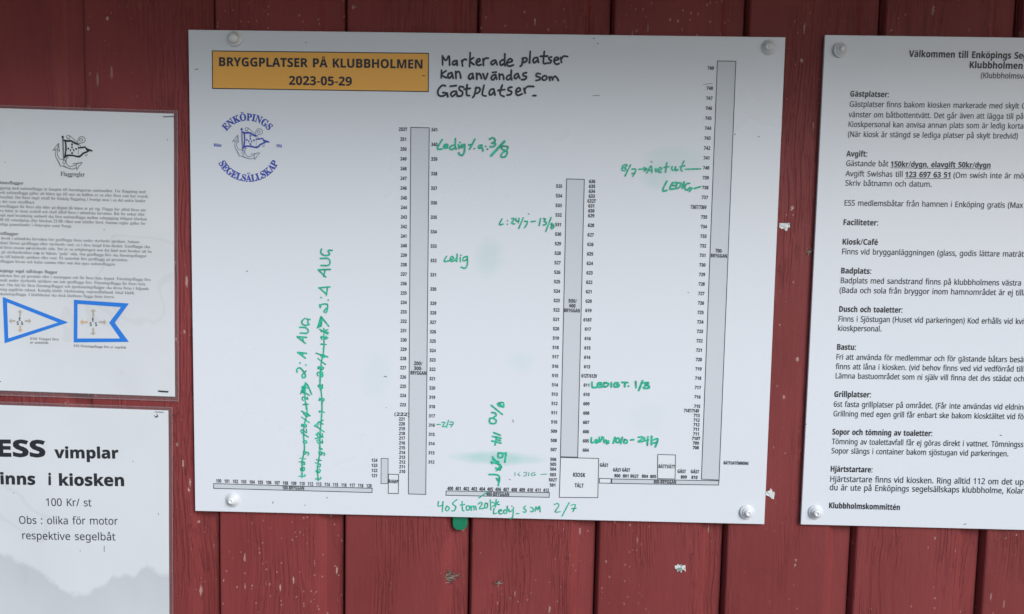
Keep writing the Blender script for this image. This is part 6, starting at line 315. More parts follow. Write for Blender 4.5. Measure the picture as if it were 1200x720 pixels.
class NT:
    def __init__(s, name):
        s.m = bpy.data.materials.new(name); s.m.use_nodes = True
        s.n = s.m.node_tree.nodes; s.l = s.m.node_tree.links; s.b = s.n['Principled BSDF']
    def new(s, t, **k):
        n = s.n.new('ShaderNode'+t)
        for a, v in k.items():
            if a.startswith('i_'):
                key = a[2:]; key = int(key) if key.isdigit() else key.replace('_', ' ')
                n.inputs[key].default_value = v
            else: setattr(n, a, v)
        return n
    def w(s, a, b, i=0, o=0):
        a = a.outputs[o] if hasattr(a, 'outputs') else a
        s.l.new(a, b.inputs[i] if not isinstance(i, str) else b.inputs[i]); return b
    def math(s, op, a, b=None, c=None, clamp=False):
        n = s.n.new('ShaderNodeMath'); n.operation = op; n.use_clamp = clamp
        for i, v in enumerate((a, b, c)):
            if v is None: continue
            if isinstance(v, (int, float)): n.inputs[i].default_value = v
            else: s.l.new(v.outputs[0] if hasattr(v, 'outputs') else v, n.inputs[i])
        return n
    def mix(s, f, a, b):
        n = s.n.new('ShaderNodeMix'); n.data_type = 'RGBA'
        for key, v in ((0, f), (6, a), (7, b)):
            if isinstance(v, (int, float)): n.inputs[key].default_value = v
            elif isinstance(v, tuple): n.inputs[key].default_value = v+(1,) if len(v) == 3 else v
            else: s.l.new(v if not hasattr(v, 'outputs') else (v.outputs[2] if v.bl_idname == 'ShaderNodeMix' else v.outputs[0]), n.inputs[key])
        return n
    def coords(s, scale=(1,1,1), rand=False):
        t = s.new('TexCoord'); mp = s.new('Mapping'); mp.inputs['Scale'].default_value = scale
        if rand:
            oi = s.new('ObjectInfo'); cb = s.new('CombineXYZ')
            for i, k in enumerate((7.3, 3.1, 11.7)): s.w(s.math('MULTIPLY', oi.outputs['Random'], k), cb, i)
            ad = s.new('VectorMath', operation='ADD'); s.w(t.outputs['Object'], ad, 0); s.w(cb, ad, 1); s.w(ad, mp, 0)
        else: s.w(t.outputs['Object'], mp, 0)
        return mp
    def noise(s, vec, scale, detail=3, rough=.5, dist=0):
        n = s.new('TexNoise'); n.inputs['Scale'].default_value = scale; n.inputs['Detail'].default_value = detail
        n.inputs['Roughness'].default_value = rough; n.inputs['Distortion'].default_value = dist
        s.w(vec, n, 'Vector'); return n
    def ramp(s, v, a, b, clamp=True):
        n = s.new('MapRange'); n.inputs[1].default_value = a; n.inputs[2].default_value = b; n.clamp = clamp
        s.w(v, n, 0); return n
def flat(name, col, rough=.5, spec=.5, **k):
    t = NT(name); t.b.inputs['Base Color'].default_value = col+(1,); t.b.inputs['Roughness'].default_value = rough
    t.b.inputs['Specular IOR Level'].default_value = spec
    for a, v in k.items(): t.b.inputs[a.replace('_', ' ')].default_value = v
    return t.m
def ink(name, col, var=.25, rough=.45, sc=900):
    t = NT(name); c = t.coords()
    n = t.noise(c, sc, 2); m = t.mix(t.ramp(n, .3, .75), tuple(x*(1-var) for x in col), tuple(min(1, x*(1+var)) for x in col))
    t.w(m, t.b, 'Base Color', 2); t.b.inputs['Roughness'].default_value = rough; return t.m

# ---- red painted wood
def wood(name, base, knots=True):
    t = NT(name)
    c = t.coords(rand=True)
    warp = t.noise(t.coords((1,1,.35), True), 14, 2)
    wv = t.new('VectorMath', operation='SCALE'); t.w(warp, wv, 0, 1); wv.inputs['Scale'].default_value = .030
    ad = t.new('VectorMath', operation='ADD'); t.w(c, ad, 0); t.w(wv, ad, 1)
    mp = t.new('Mapping'); mp.inputs['Scale'].default_value = (1, 1, .035); t.w(ad, mp, 0)
    grain = t.noise(mp, 620, 4, .6)
    grain2 = t.noise(mp, 190, 3, .55)
    fine = t.noise(c, 700, 3, .6)
    blot = t.noise(t.coords((1,1,.45), True), 9, 4, .55)
    patch = t.noise(t.coords((1,1,.3), True), 16, 2)
    # hairline cracks in the paint, only in patches
    g3 = t.noise(mp, 300, 2, .5)
    cr = t.math('LESS_THAN', t.math('ABSOLUTE', t.math('SUBTRACT', g3, .5)), .010)
    brk = t.ramp(t.noise(t.coords((1,1,.5), True), 90, 2), .46, .54)
    crack = t.math('MULTIPLY', t.math('MULTIPLY', cr, brk), t.ramp(patch, .47, .57))
    dark = tuple(x*.80 for x in base); lite = (base[0]*1.16, base[1]*1.35, base[2]*1.35)
    col = t.mix(t.ramp(blot, .3, .7), dark, lite)
    col = t.mix(t.math('MULTIPLY', t.ramp(grain2, .35, .75), .30), col, (base[0]*.8, base[1]*.95, base[2]*1.0))
    rip = t.math('MULTIPLY', t.ramp(g3, .38, .62), t.ramp(patch, .42, .58))
    col = t.mix(t.math('MULTIPLY', rip, .12), col, (base[0]*.62, base[1]*.7, base[2]*.75))
    # per plank variation
    oi = t.new('ObjectInfo')
    hs = t.new('HueSaturation'); t.w(t.ramp(oi.outputs['Random'], 0, 1, False), hs, 'Value')
    hs.inputs['Saturation'].default_value = 1
    hs.inputs['Hue'].default_value = .5
    vv = t.math('MULTIPLY_ADD', oi.outputs['Random'], .16, .92); t.w(vv, hs, 'Value')
    t.w(col, hs, 'Color', 2)
    col = hs
    col = t.mix(t.math('MULTIPLY', crack, .45), col, (base[0]*.25, base[1]*.3, base[2]*.3))
    # flecks where the paint has chipped or dust has stuck
    last = None; hb = None
    for sc, th, sel, zs, cc in ((85, .15, .58, .65, (.60,.40,.36)), (230, .27, .70, .7, (.46,.23,.20)), (120, .20, .72, .22, (.60,.40,.34)), (38, .085, .60, .35, (.74,.60,.54))):
        v = t.new('TexVoronoi'); v.inputs['Scale'].default_value = sc
        t.w(t.coords((1,.02,zs), True), v, 'Vector')
        sx = t.new('SeparateColor'); t.w(v, sx, 0, 1)
        nz = t.math('MULTIPLY_ADD', t.noise(c, 1100, 1), .20, -.10)
        dd = t.math('LESS_THAN', t.math('ADD', v.outputs[0], t.math('MULTIPLY', nz, 1.4)), t.math('MULTIPLY', sx.outputs[1], th).outputs[0])
        ok = t.math('MULTIPLY', dd, t.math('GREATER_THAN', sx.outputs[0], sel))
        ok = t.math('MULTIPLY', ok, t.ramp(t.noise(t.coords((1,1,1), True), 5, 1), .38, .55))
        col = t.mix(t.math('MULTIPLY', ok, .80), col, cc)
        hb = ok if hb is None else t.math('ADD', hb, ok)
    t.w(col, t.b, 'Base Color', 2)
    t.w(t.math('MULTIPLY_ADD', fine, .25, .45), t.b, 'Roughness'); t.b.inputs['Specular IOR Level'].default_value = .32
    h = t.math('MULTIPLY_ADD', t.math('MULTIPLY', grain, t.ramp(patch, .35, .65)), .5, t.math('MULTIPLY', grain2, .35))
    h = t.math('MULTIPLY_ADD', fine, .18, h)
    h = t.math('MULTIPLY_ADD', rip, -.55, h)
    h = t.math('MULTIPLY_ADD', crack, -.7, h)
    h = t.math('MULTIPLY_ADD', hb, .35, h)
    bp = t.new('Bump'); bp.inputs['Strength'].default_value = 1.0; bp.inputs['Distance'].default_value = .0012
    t.w(h, bp, 'Height'); t.w(bp, t.b, 'Normal')
    return t.m
M_WOOD = wood('red_painted_wood', (.245, .037, .036))
M_EAVE = flat('dark_roof_wood', (.06, .045, .04), .7)

# ---- white plastic sheet with marker smears
def sheet_mat(name, smears=(), base=(.79, .81, .85), sc=1, grime=.025):
    t = NT(name); c = t.coords()
    n1 = t.noise(c, 3.5, 4, .6); n2 = t.noise(c, 60, 3, .6)
    col = t.mix(t.ramp(n1, .15, .9), base, tuple(x*(1-grime) for x in base))
    for (x, z, rx, rz, s) in smears:
        mp = t.new('Mapping', vector_type='TEXTURE'); mp.inputs['Location'].default_value = (x*MM, 0, z*MM)
        mp.inputs['Scale'].default_value = (rx*MM, 1000, rz*MM)
        t.w(t.new('TexCoord').outputs['Object'], mp, 0)
        ln = t.new('VectorMath', operation='LENGTH'); t.w(mp, ln, 0)
        wob = t.noise(t.coords((.35, 1, 1)), 70, 3, .65)
        dd = t.math('ADD', ln.outputs['Value'], t.math('MULTIPLY_ADD', wob, .9, -.45))
        f = t.ramp(dd, 1.12, .45)
        f = t.math('MULTIPLY', t.math('MULTIPLY', f, s*1.25), t.math('MULTIPLY_ADD', n2, .6, .55))
        col = t.mix(f, col, (.36, .66, .60))
    v = t.new('TexVoronoi'); v.inputs['Scale'].default_value = 16; t.w(t.coords((1,.02,1)), v, 'Vector')
    sx = t.new('SeparateColor'); t.w(v, sx, 0, 1)
    dot = t.math('MULTIPLY', t.math('LESS_THAN', v.outputs[0], .017), t.math('GREATER_THAN', sx.outputs[0], .78))
    col = t.mix(t.math('MULTIPLY', dot, .45), col, (.25, .25, .25))
    t.w(col, t.b, 'Base Color', 2)
    t.w(t.math('MULTIPLY_ADD', n1, .06, .25), t.b, 'Roughness')
    bp = t.new('Bump'); bp.inputs['Strength'].default_value = .05; bp.inputs['Distance'].default_value = .0006
    t.w(t.noise(c, 9, 1), bp, 'Height'); t.w(bp, t.b, 'Normal')
    return t.m

M_BLACK = ink('black_print', (.022, .024, .03)); M_NUM = ink('number_print', (.035, .038, .05))
M_LINE = flat('grey_line_print', (.06, .065, .075), .45)
M_BODY = ink('dark_body_print', (.034, .037, .048)); M_SERIF = ink('faded_serif_print', (.11, .115, .13), .1)
M_SERIFB = ink('black_serif_print', (.05, .052, .058))
M_ORANGE = ink('orange_print', (.93, .455, .07), .05, .35); M_PIER = ink('grey_pier_print', (.64, .665, .70), .03, .35)
M_WHITEP = flat('white_print', (.80, .815, .835), .35)
M_NAVY = ink('blue_logo_print', (.05, .085, .46), .2); M_NAVYG = ink('grey_blue_logo_print', (.27, .30, .42), .2)
M_GREYL = ink('grey_logo_print', (.22, .22, .22), .2)
M_GREEN = ink('green_marker_ink', (.028, .48, .30), .38, .35, 260); M_GREENF = ink('faint_green_marker_ink', (.14, .46, .34), .3, .35)
M_MARK = ink('black_marker_ink', (.02, .021, .026), .4, .3, 300)
M_BLUE = ink('bright_blue_print', (.025, .215, .74), .04, .3); M_TAN = ink('tan_print', (.50, .44, .36), .15, .35)
M_TANO = ink('orange_tan_print', (.66, .45, .28), .15, .35)
M_SPECK = flat('dark_speck', (.08, .075, .07), .7)
M_STEEL = flat('dull_steel', (.35, .35, .33), .35, .5, Metallic=.8)
M_RUST = flat('dark_staple_steel', (.07, .065, .06), .45, .5, Metallic=.6)
M_SCRAP = flat('white_paper_scrap', (.72, .72, .70), .7)
M_FIBRE = flat('grey_wood_fibre', (.42, .36, .28), .8); M_FIBRED = flat('dark_wood_fibre', (.09, .07, .06), .8)
M_TABG = flat('green_plastic', (.010, .21, .10), .35)
M_GREENS = flat('green_paper', (.20, .38, .24), .7)
t = NT('clear_plastic_washer'); t.b.inputs['Base Color'].default_value = (.86, .87, .88, 1); t.b.inputs['Roughness'].default_value = .18
t.b.inputs['Transmission Weight'].default_value = .12; t.b.inputs['IOR'].default_value = 1.45; M_WASH = t.m
t = NT('white_coated_screw'); t.b.inputs['Base Color'].default_value = (.84, .85, .86, 1); t.b.inputs['Roughness'].default_value = .22
t.b.inputs['Coat Weight'].default_value = .5; t.b.inputs['Coat Roughness'].default_value = .08; M_SCREW = t.m
t = NT('clear_laminate'); t.b.inputs['Base Color'].default_value = (.34, .30, .31, 1); t.b.inputs['Roughness'].default_value = .14
t.b.inputs['Alpha'].default_value = .22
M_LAM = t.m
t = NT('laminate_rim'); t.b.inputs['Base Color'].default_value = (.45, .40, .41, 1); t.b.inputs['Roughness'].default_value = .2
t.b.inputs['Alpha'].default_value = .40
M_RIM = t.m

# ------------------------------------------------------------------ lettering
_gc = {}
def glyph(font, ch, fat=0.):
    k = (font, ch, fat)
    if k in _gc: return _gc[k]
    adv, ctrs = GLYPHS[font][ch]
    CT = []
    for c in ctrs:
        x = y = 0; pts = []
        for i in range(0, len(c), 2): x += c[i]; y += c[i+1]; pts.append((x, y))
        CT.append(pts)
    area = lambda R: sum(R[i-1][0]*R[i][1]-R[i][0]*R[i-1][1] for i in range(len(R)))
    sg = 1 if max((area(R) for R in CT), key=abs) > 0 else -1
    loops = []
    for pts in CT:
        if fat:
            Q = []; n = len(pts)
            for i in range(n):
                a, p, b = Vector(pts[i-1]), Vector(pts[i]), Vector(pts[(i+1) % n])
                d1 = (p-a).normalized(); d2 = (b-p).normalized()
                m = Vector((d1.y+d2.y, -d1.x-d2.x))*sg; den = max(.5, 1+d1.dot(d2))
                Q.append(tuple(p+m/den*fat*100))
            pts = Q
        loops.append(pts)
    co2 = []; ed = []
    for L in loops:
        n0 = len(co2); co2 += [Vector(p) for p in L]; ed += [(n0+i, n0+(i+1) % len(L)) for i in range(len(L))]
    vs2, _e, fs2 = geometry.delaunay_2d_cdt(co2, ed, [], 0, 1e-4, False)[:3]
    def inside(x, y):
        c_ = False
        for i, j in ed:
            (x1, y1), (x2, y2) = co2[i], co2[j]
            if (y1 > y) != (y2 > y) and x < (x2-x1)*(y-y1)/(y2-y1)+x1: c_ = not c_
        return c_
    F2 = [tuple(f) for f in fs2 if inside(sum(vs2[i][0] for i in f)/len(f), sum(vs2[i][1] for i in f)/len(f))]
    r = (adv/100, [(v[0]/100, v[1]/100) for v in vs2], F2)
    _gc[k] = r; return r
class Ink:
    """flat print gathered on a sheet; surf(x,z) gives how far the sheet bulges out"""
    def __init__(s, dx, dz, surf=None): s.V = []; s.F = []; s.dx = dx; s.dz = dz; s.surf = surf
    def vert(s, x, z, off): 
        b = s.surf(x, z) if s.surf else 0
        s.V.append(((x+s.dx)*MM, -(off+b)*MM, (z+s.dz)*MM))
    def text(s, L, off=.3, fat=.0):
        for (t, font, x, z, ang, cap, xs) in L:
            ca, sa = math.cos(ang), math.sin(ang); pen = 0
            for ch in t:
                if ch == ' ': pen += .52*cap*xs; continue
                adv, vs_, fs = glyph(font, ch, fat); n0 = len(s.V)
                for gx, gy in vs_:
                    lx = pen+gx*cap*xs; ly = gy*cap
                    s.vert(x+lx*ca-ly*sa, z+lx*sa+ly*ca, off)
                s.F += [tuple(i+n0 for i in f) for f in fs]
                pen += adv*cap*xs
        return s
    def poly(s, P, off=.1):
        n0 = len(s.V)
        for x, z in P: s.vert(x, z, off)
        s.F.append(tuple(range(n0, n0+len(P)))); return s
    def ring(s, P, Q, off=.2):
        sub = lambda R: [(R[i][0]+(R[(i+1) % len(R)][0]-R[i][0])*k/10, R[i][1]+(R[(i+1) % len(R)][1]-R[i][1])*k/10) for i in range(len(R)) for k in range(10)]
        if s.surf: P = sub(P); Q = sub(Q)
        n = len(P); n0 = len(s.V)
        for x, z in P: s.vert(x, z, off)
        for x, z in Q: s.vert(x, z, off)
        for i in range(n): j = (i+1) % n; s.F.append((n0+i, n0+j, n0+n+j, n0+n+i))
        return s
    def outline(s, P, w, off=.2):
        n = len(P); c = [sum(p[i] for p in P)/n for i in (0, 1)]; Q = []
        for i in range(n):
            a, p, b = Vector(P[i-1]), Vector(P[i]), Vector(P[(i+1) % n])
            d1 = (p-a).normalized(); d2 = (b-p).normalized(); n1 = Vector((-d1.y, d1.x)); n2 = Vector((-d2.y, d2.x))
            m = (n1+n2)/(1+n1.dot(n2))
            if m.dot(Vector(c)-p) < 0: m = -m
            Q.append(tuple(p+m*w))
        return s.ring(P, Q, off)
    def stroke(s, st, off=.4, smooth=True):
        for k, (w, P) in enumerate(st):
            P = [Vector(p) for p in P]
            if len(P) < 2: continue
            pts = []
            if smooth and len(P) > 2:
                for i in range(len(P)-1):
                    p0 = P[max(0, i-1)]; p1 = P[i]; p2 = P[i+1]; p3 = P[min(len(P)-1, i+2)]
                    for j in range(4):
                        q = j/4; pts.append(.5*((2*p1)+(p2-p0)*q+(2*p0-5*p1+4*p2-p3)*q*q+(3*p1-p0-3*p2+p3)*q**3))
                pts.append(P[-1])
            else: pts = P
            o = off+.012*(k % 20); hw = w/2; cx = []
            d0 = (pts[1]-pts[0]).normalized() if (pts[1]-pts[0]).length else Vector((1, 0)); d1 = (pts[-1]-pts[-2]).normalized() if (pts[-1]-pts[-2]).length else Vector((1, 0))
            seq = [(pts[0]-d0*hw*f, d0, hw*g) for f, g in ((.95, .3), (.6, .8))]
            for i, p in enumerate(pts):
                a = pts[max(0, i-1)]; b = pts[min(len(pts)-1, i+1)]; d = (b-a).normalized() if (b-a).length > 1e-6 else d0
                seq.append((p, d, hw*random.uniform(.88, 1.1)))
            seq += [(pts[-1]+d1*hw*f, d1, hw*g) for f, g in ((.6, .8), (.95, .3))]
            n0 = len(s.V); L = 0; pp = None
            for (p, d, h) in seq:
                if pp is not None: L += (p-pp).length
                pp = p; nv = Vector((-d.y, d.x))*h
                s.vert(p.x+nv.x, p.y+nv.y, o+L*.003); s.vert(p.x-nv.x, p.y-nv.y, o+L*.003)
            for i in range(len(seq)-1): a = n0+2*i; s.F.append((a, a+1, a+3, a+2))
        return s
    def out(s, name, mat, parent, label=None):
        o = mesh(name, s.V, s.F, mat, parent)
        if label: o['label'] = label
        return o

# ------------------------------------------------------------------ the plank wall
wall = thing('plank_wall', 'red painted wall of upright wooden planks behind all the notices', 'wall', (0, 0, -1.45))
PITCH = 148.; X0 = -345.4
prof = [(-2.2, 24), (-2.0, 15), (-.3, 8.2), (.5, 6.2), (1.8, 5.2), (4, 5.0), (60, 4.9), (113, 5.0), (116.5, 5.5), (122, 10.5), (125, 12.2), (134, 12.6), (143.2, 12.9), (144.2, 13.7), (144.6, 24), (145.8, 24)]
def plank_mesh():
    zs = [-1450+ i*100 for i in range(20)]+[500]; zs = sorted(set(z for z in zs if z <= 500))
    V = []; Fc = []
    for z in zs:
        for (x, y) in prof: V.append((x*MM, y*MM, (z+1450)*MM))
    n = len(prof)
    for i in range(len(zs)-1):
        for j in range(n-1):
            a = i*n+j; Fc.append((a, a+1, a+1+n, a+n))
    me = bpy.data.meshes.new('plank'); me.from_pydata(V, [], Fc); me.materials.append(M_WOOD); me.update()
    return me
pm = plank_mesh()
for k in range(-8, 15):
    o = link('plank', pm, wall, ((X0+k*PITCH)*MM, random.uniform(-.0006, .0006), 0))
def box(name, x0, x1, y0, y1, z0, z1, mat, parent, bev=0.0, loc=(0,0,0)):
    bm = bmesh.new(); bmesh.ops.create_cube(bm, size=1)
    for v in bm.verts: v.co = Vector(((x0+x1)/2+v.co.x*(x1-x0), (y0+y1)/2+v.co.y*(y1-y0), (z0+z1)/2+v.co.z*(z1-z0)))
    if bev: bmesh.ops.bevel(bm, geom=bm.edges[:], offset=bev, segments=2, affect='EDGES', profile=.5)
    return frombm(name, bm, mat, parent, loc)
EZ, ED = .475, .40           # underside of the eave above the camera height line, and how far it stands out
box('backing_board', -1.55, 1.90, .0245, .045, 0, 1.95, M_EAVE, wall)
for i in range(5):
    box('soffit_board', -1.7, 2.05, .02-ED+i*ED/5+.002, .02-ED+(i+1)*ED/5-.002, 1.45+EZ, 1.45+EZ+.02, M_EAVE, wall)
box('fascia', -1.7, 2.05, -ED-.004, .018-ED, 1.45+EZ-.04, 1.45+EZ+.11, M_EAVE, wall, .002)

t = NT('trodden_gravel'); c = t.coords(); n = t.noise(c, 40, 5); t.w(t.mix(t.ramp(n, .3, .7), (.13, .125, .11), (.27, .26, .24)), t.b, 'Base Color', 2); t.b.inputs['Roughness'].default_value = .9
gm = t.m
g = mesh('ground', [(-60, -80, -1.452), (60, -80, -1.452), (60, 40, -1.452), (-60, 40, -1.452)], [(0, 1, 2, 3)], gm); g['kind'] = 'structure'

# ------------------------------------------------------------------ sheets
def slab(name, P, thick, mat, parent, dx, dz, bev=.5):
    bm = bmesh.new(); f = [bm.verts.new(((x+dx)*MM, 0, (z+dz)*MM)) for x, z in P]; b = [bm.verts.new(((x+dx)*MM, thick*MM, (z+dz)*MM)) for x, z in P]
    n = len(P); bm.faces.new(f); bm.faces.new(b[::-1])
    for i in range(n): j = (i+1) % n; bm.faces.new((f[j], f[i], b[i], b[j]))
    bmesh.ops.recalc_face_normals(bm, faces=bm.faces)
    if bev: bmesh.ops.bevel(bm, geom=bm.edges[:], offset=bev*MM, segments=2, affect='EDGES', profile=.5)
    return frombm(name, bm, mat, parent)
def lathe(prof, n=28):
    V = []; Fc = []
    for (r, y) in prof:
        for i in range(n): a = 2*math.pi*i/n; V.append((r*math.cos(a)*MM, -y*MM, r*math.sin(a)*MM))
    for k in range(len(prof)-1):
        for i in range(n): j = (i+1) % n; Fc.append((k*n+i, k*n+j, (k+1)*n+j, (k+1)*n+i))
    Fc.append(tuple((len(prof)-1)*n+i for i in range(n)))
    return V, Fc
def lathe_mesh(name, prof, mat, n=28, hexn=None):
    V, Fc = lathe(prof, n); me = bpy.data.meshes.new(name); me.from_pydata(V, [], Fc); me.materials.append(mat)
    bm = bmesh.new(); bm.from_mesh(me); bmesh.ops.recalc_face_normals(bm, faces=bm.faces); bm.to_mesh(me); bm.free()
    for p in me.polygons: p.use_smooth = True
    return me
washer_me = lathe_mesh('washer', [(6.6, .05), (7.7, .2), (8.35, .8), (8.3, 1.35), (7.7, 1.9), (6.9, 1.95), (6.5, 2.15), (6.0, 3.0), (5.3, 3.9), (4.5, 4.4), (4.2, 4.2), (4.0, 3.4)], M_WASH)
head_me = lathe_mesh('screw', [(4.0, 3.0), (4.15, 4.6), (4.0, 5.6), (3.5, 6.4), (2.6, 7.0), (1.9, 7.2), (1.7, 7.0), (1.5, 6.3), (.6, 6.2)], M_SCREW)
cap_me = lathe_mesh('screw', [(4.0, 3.0), (5.1, 3.4), (5.6, 4.2), (5.3, 5.6), (4.3, 6.8), (2.8, 7.6), (1.2, 7.9), (.3, 7.95)], M_SCREW)
def screw(parent, x, z, dx, dz, tx=0, tz=0, capd=False):
    s = link('screw', cap_me if capd else head_me, parent, ((x+dx)*MM, -.0001, (z+dz)*MM)); s.rotation_euler = (tx, 0, tz)
    w = link('washer', washer_me, s, (0, 0, 0)); return s

# ---- the map board
Wd, Ht, bx, bz, rot = MAP
P4 = [(0, 0), (Wd*math.cos(rot), Wd*math.sin(rot)), (Wd*math.cos(rot)+Ht*math.sin(rot), Wd*math.sin(rot)-Ht*math.cos(rot)), (Ht*math.sin(rot), -Ht*math.cos(rot))]
dx, dz = -Wd/2, Ht
board = thing('map_board', 'large white board with a marina pier map, orange title box and green marker notes', 'notice board', ((bx+Wd/2)*MM, 0, (bz-Ht)*MM))
SM = [(x+dx, z+dz, rx, rz, s) for x, z, rx, rz, s in SMEARS]
slab('sheet', P4, 3.2, sheet_mat('white_board_plastic', SM), board, dx, dz)
I = lambda: Ink(dx, dz)
tb = I().poly(TITLE_BOX, .1).out('title_box', M_ORANGE, board, 'orange title box with a thin black border')
I().outline(TITLE_BOX, 1.0, .2).out('border', M_BLACK, tb)
I().text(TITLE_TEXT, .3, .016).out('title_lettering', M_BLACK, tb)
names = {'200': 'grey bar of the long 200/300 pier', '100': 'grey bar of the 100 pier along the bottom left', '121': 'short grey stub pier', '400': 'grey bar of the 400 pier', '500': 'grey bar of the 500/600 pier above the kiosk',
 '700': 'tall grey bar of the 700 pier at the right', '800': 'grey bar of the 800 pier along the bottom', 'ramp': 'white ramp box', 'kiosk': 'white kiosk and tent box', 'gang': 'white gangway box beside the kiosk', 'wash': 'white boat wash box'}
for k, P in PIERS.items():
    o = I().poly(P, .08 if k not in ('wash', '800') else .12).out('pier_drawing' if k not in ('ramp', 'kiosk', 'wash', 'gang') else 'building_drawing', M_PIER if k not in ('ramp', 'kiosk', 'wash', 'gang') else M_WHITEP, board, names[k])
    I().outline(P, .85 if k != '121' else .7, .2 if k != '800' else .22).out('outline', M_LINE, o)
    if k in PIER_TEXT: I().text(PIER_TEXT[k], .3, .02).out('lettering', M_NUM, o)
for k, L in NUMBERS.items():
    if len(L) < 8:
        for ln in L: I().text([ln], .3, .02).out('berth_number', M_NUM, board)
    else: I().text(L, .3, .02).out('berth_numbers', M_NUM, board, k)
for ln in MAP_WORDS: I().text([ln], .3, .02).out('map_word', M_NUM, board)
def emblem(data, MK, parent, off, mats, label=None):
    a = MK(); b = MK()
    for g_, st in data: (b if g_ == 'g' else a).stroke([(w*(1.5 if g_ == 'g' else 1.3), P) for w, P in st], off if g_ == 'g' else off+.15)
    o = b.out('anchor_emblem', mats[1], parent, label); a.out('pennant_emblem', mats[0], o); return o
lg = I().text(LOGO_TEXT, .3, .03).out('club_logo', M_NAVY, board, 'round blue club logo with anchor and pennant')
emblem(LOGO_EMBLEM, I, lg, .25, (M_NAVY, M_NAVYG))
for k, st in NOTES.items():
    if k == 'black': I().stroke([(w*1.22, P) for w, P in st], .4).out('marker_note', M_MARK, board, 'handwritten black marker note of three lines')
    else: I().stroke([(w*1.08, P) for w, P in st], .4).out('marker_note', M_GREENF if k.startswith('faint') else M_GREEN, board, 'green marker note '+k)
I().stroke([(w*(.5 if abs(P[0][0]-P[-1][0]) > 6 else 1), P) for w, P in SPECKS], .35, False).out('dirt_specks', M_SPECK, board)['kind'] = 'stuff'
for i, (x, z) in enumerate(SCREWS_MAP): screw(board, x, z, dx, dz, (-.05, .04, .03, -.03)[i], (.06, -.22, -.04, .05)[i], i == 0)

# ---- the info board (runs out of the picture on the right)
ix, iz, ib = INFO; iH = iz-ib; iW = 455.
info = thing('info_board', 'white information board with printed welcome text at the right edge', 'notice board', ((ix+iW/2)*MM, 0, ib*MM))
dx2, dz2 = -iW/2, iH
slab('sheet', [(0, 0), (iW, .8), (iW, -iH+.8), (.4, -iH)], 3.2, sheet_mat('white_info_plastic'), info, dx2, dz2)
J = lambda: Ink(dx2, dz2)
for name, L in INFO_:
    j = J()
    for (ln, und) in L:
        j.text([ln], .3, .014)
        if und:
            t_, f_, x, z, ang, cap, xs = ln; w = sum(.52*cap*xs if c == ' ' else glyph(f_, c)[0]*cap*xs for c in t_)
            ca, sa = math.cos(ang), math.sin(ang); P = [(0, -.9), (w, -.9), (w, -1.45), (0, -1.45)]
            j.poly([(x+a*ca-b*sa, z+a*sa+b*ca) for a, b in P], .34)
    j.out({'heading': 'heading', 'subheading': 'subheading', 'paragraph': 'paragraph'}[name], M_BLACK if name != 'paragraph' else M_BODY, info)
J().stroke(INFO_SPECKS, .35, False).out('dirt_specks', M_SPECK, info)['kind'] = 'stuff'
screw(info, *SCREWS_INFO[0], dx2, dz2, .03, .25); screw(info, *SCREWS_INFO[1], dx2, dz2, .02, -.06)
screw(info, iW-20, -20, dx2, dz2); screw(info, iW-20, -iH+16, dx2, dz2)

# ---- the two laminated sheets at the left
def paper_mat(name, stain=.08, seed=0, grey_edge=None):
    t = NT(name); tc = t.coords(); mp = t.new('Mapping'); mp.inputs['Location'].default_value = (seed, seed*.7, seed*1.3); t.w(tc, mp, 0)
    a = t.noise(mp, 5, 3, .5, .5); b = t.noise(mp, 45, 4, .6)
    base = (.76, .775, .79)
    col = t.mix(t.ramp(a, .35, .68), base, tuple(x*(1-stain) for x in base))
    edge = t.math('LESS_THAN', t.math('ABSOLUTE', t.math('SUBTRACT', a, .57)), .006)
    col = t.mix(t.math('MULTIPLY', edge, .12), col, (.45, .45, .46))
    if grey_edge:                        # grey tone mixed in, reaching up from the lower edge, with its own wavy outline
        X0_, X1_ = grey_edge[0][0], grey_edge[-1][0]; Zs = [z for x, z in grey_edge]; lo, hi = min(Zs)-5, max(Zs)+5
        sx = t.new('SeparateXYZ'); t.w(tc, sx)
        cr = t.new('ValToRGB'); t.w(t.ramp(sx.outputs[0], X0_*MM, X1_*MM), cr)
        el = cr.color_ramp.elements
        while len(el) < len(grey_edge): el.new(.5)
        for e_, (x, z) in zip(el, grey_edge): e_.position = (x-X0_)/(X1_-X0_)
        for e_, (x, z) in zip(el, grey_edge): v_ = (z-lo)/(hi-lo); e_.color = (v_, v_, v_, 1)
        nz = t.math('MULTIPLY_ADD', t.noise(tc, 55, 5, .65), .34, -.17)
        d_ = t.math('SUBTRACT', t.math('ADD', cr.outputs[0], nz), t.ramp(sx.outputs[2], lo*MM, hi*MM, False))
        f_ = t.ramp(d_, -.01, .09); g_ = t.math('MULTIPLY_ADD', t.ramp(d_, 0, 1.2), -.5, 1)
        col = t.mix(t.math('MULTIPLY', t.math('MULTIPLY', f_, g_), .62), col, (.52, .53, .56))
    sp = t.ramp(b, .70, .76); col = t.mix(t.math('MULTIPLY', sp, .25), col, (.9, .9, .9))
    t.w(col, t.b, 'Base Color', 2); t.b.inputs['Roughness'].default_value = .5
    t.b.inputs['Coat Weight'].default_value = 1.0
    t.w(t.math('MULTIPLY_ADD', b, .15, .04), t.b, 'Coat Roughness')
    bp = t.new('Bump'); bp.inputs['Strength'].default_value = .35; bp.inputs['Distance'].default_value = .0015
    t.w(t.noise(mp, 14, 3, .55), bp, 'Height'); t.w(bp, t.b, 'Normal'); t.w(bp, t.b, 'Coat Normal')
    return t.m
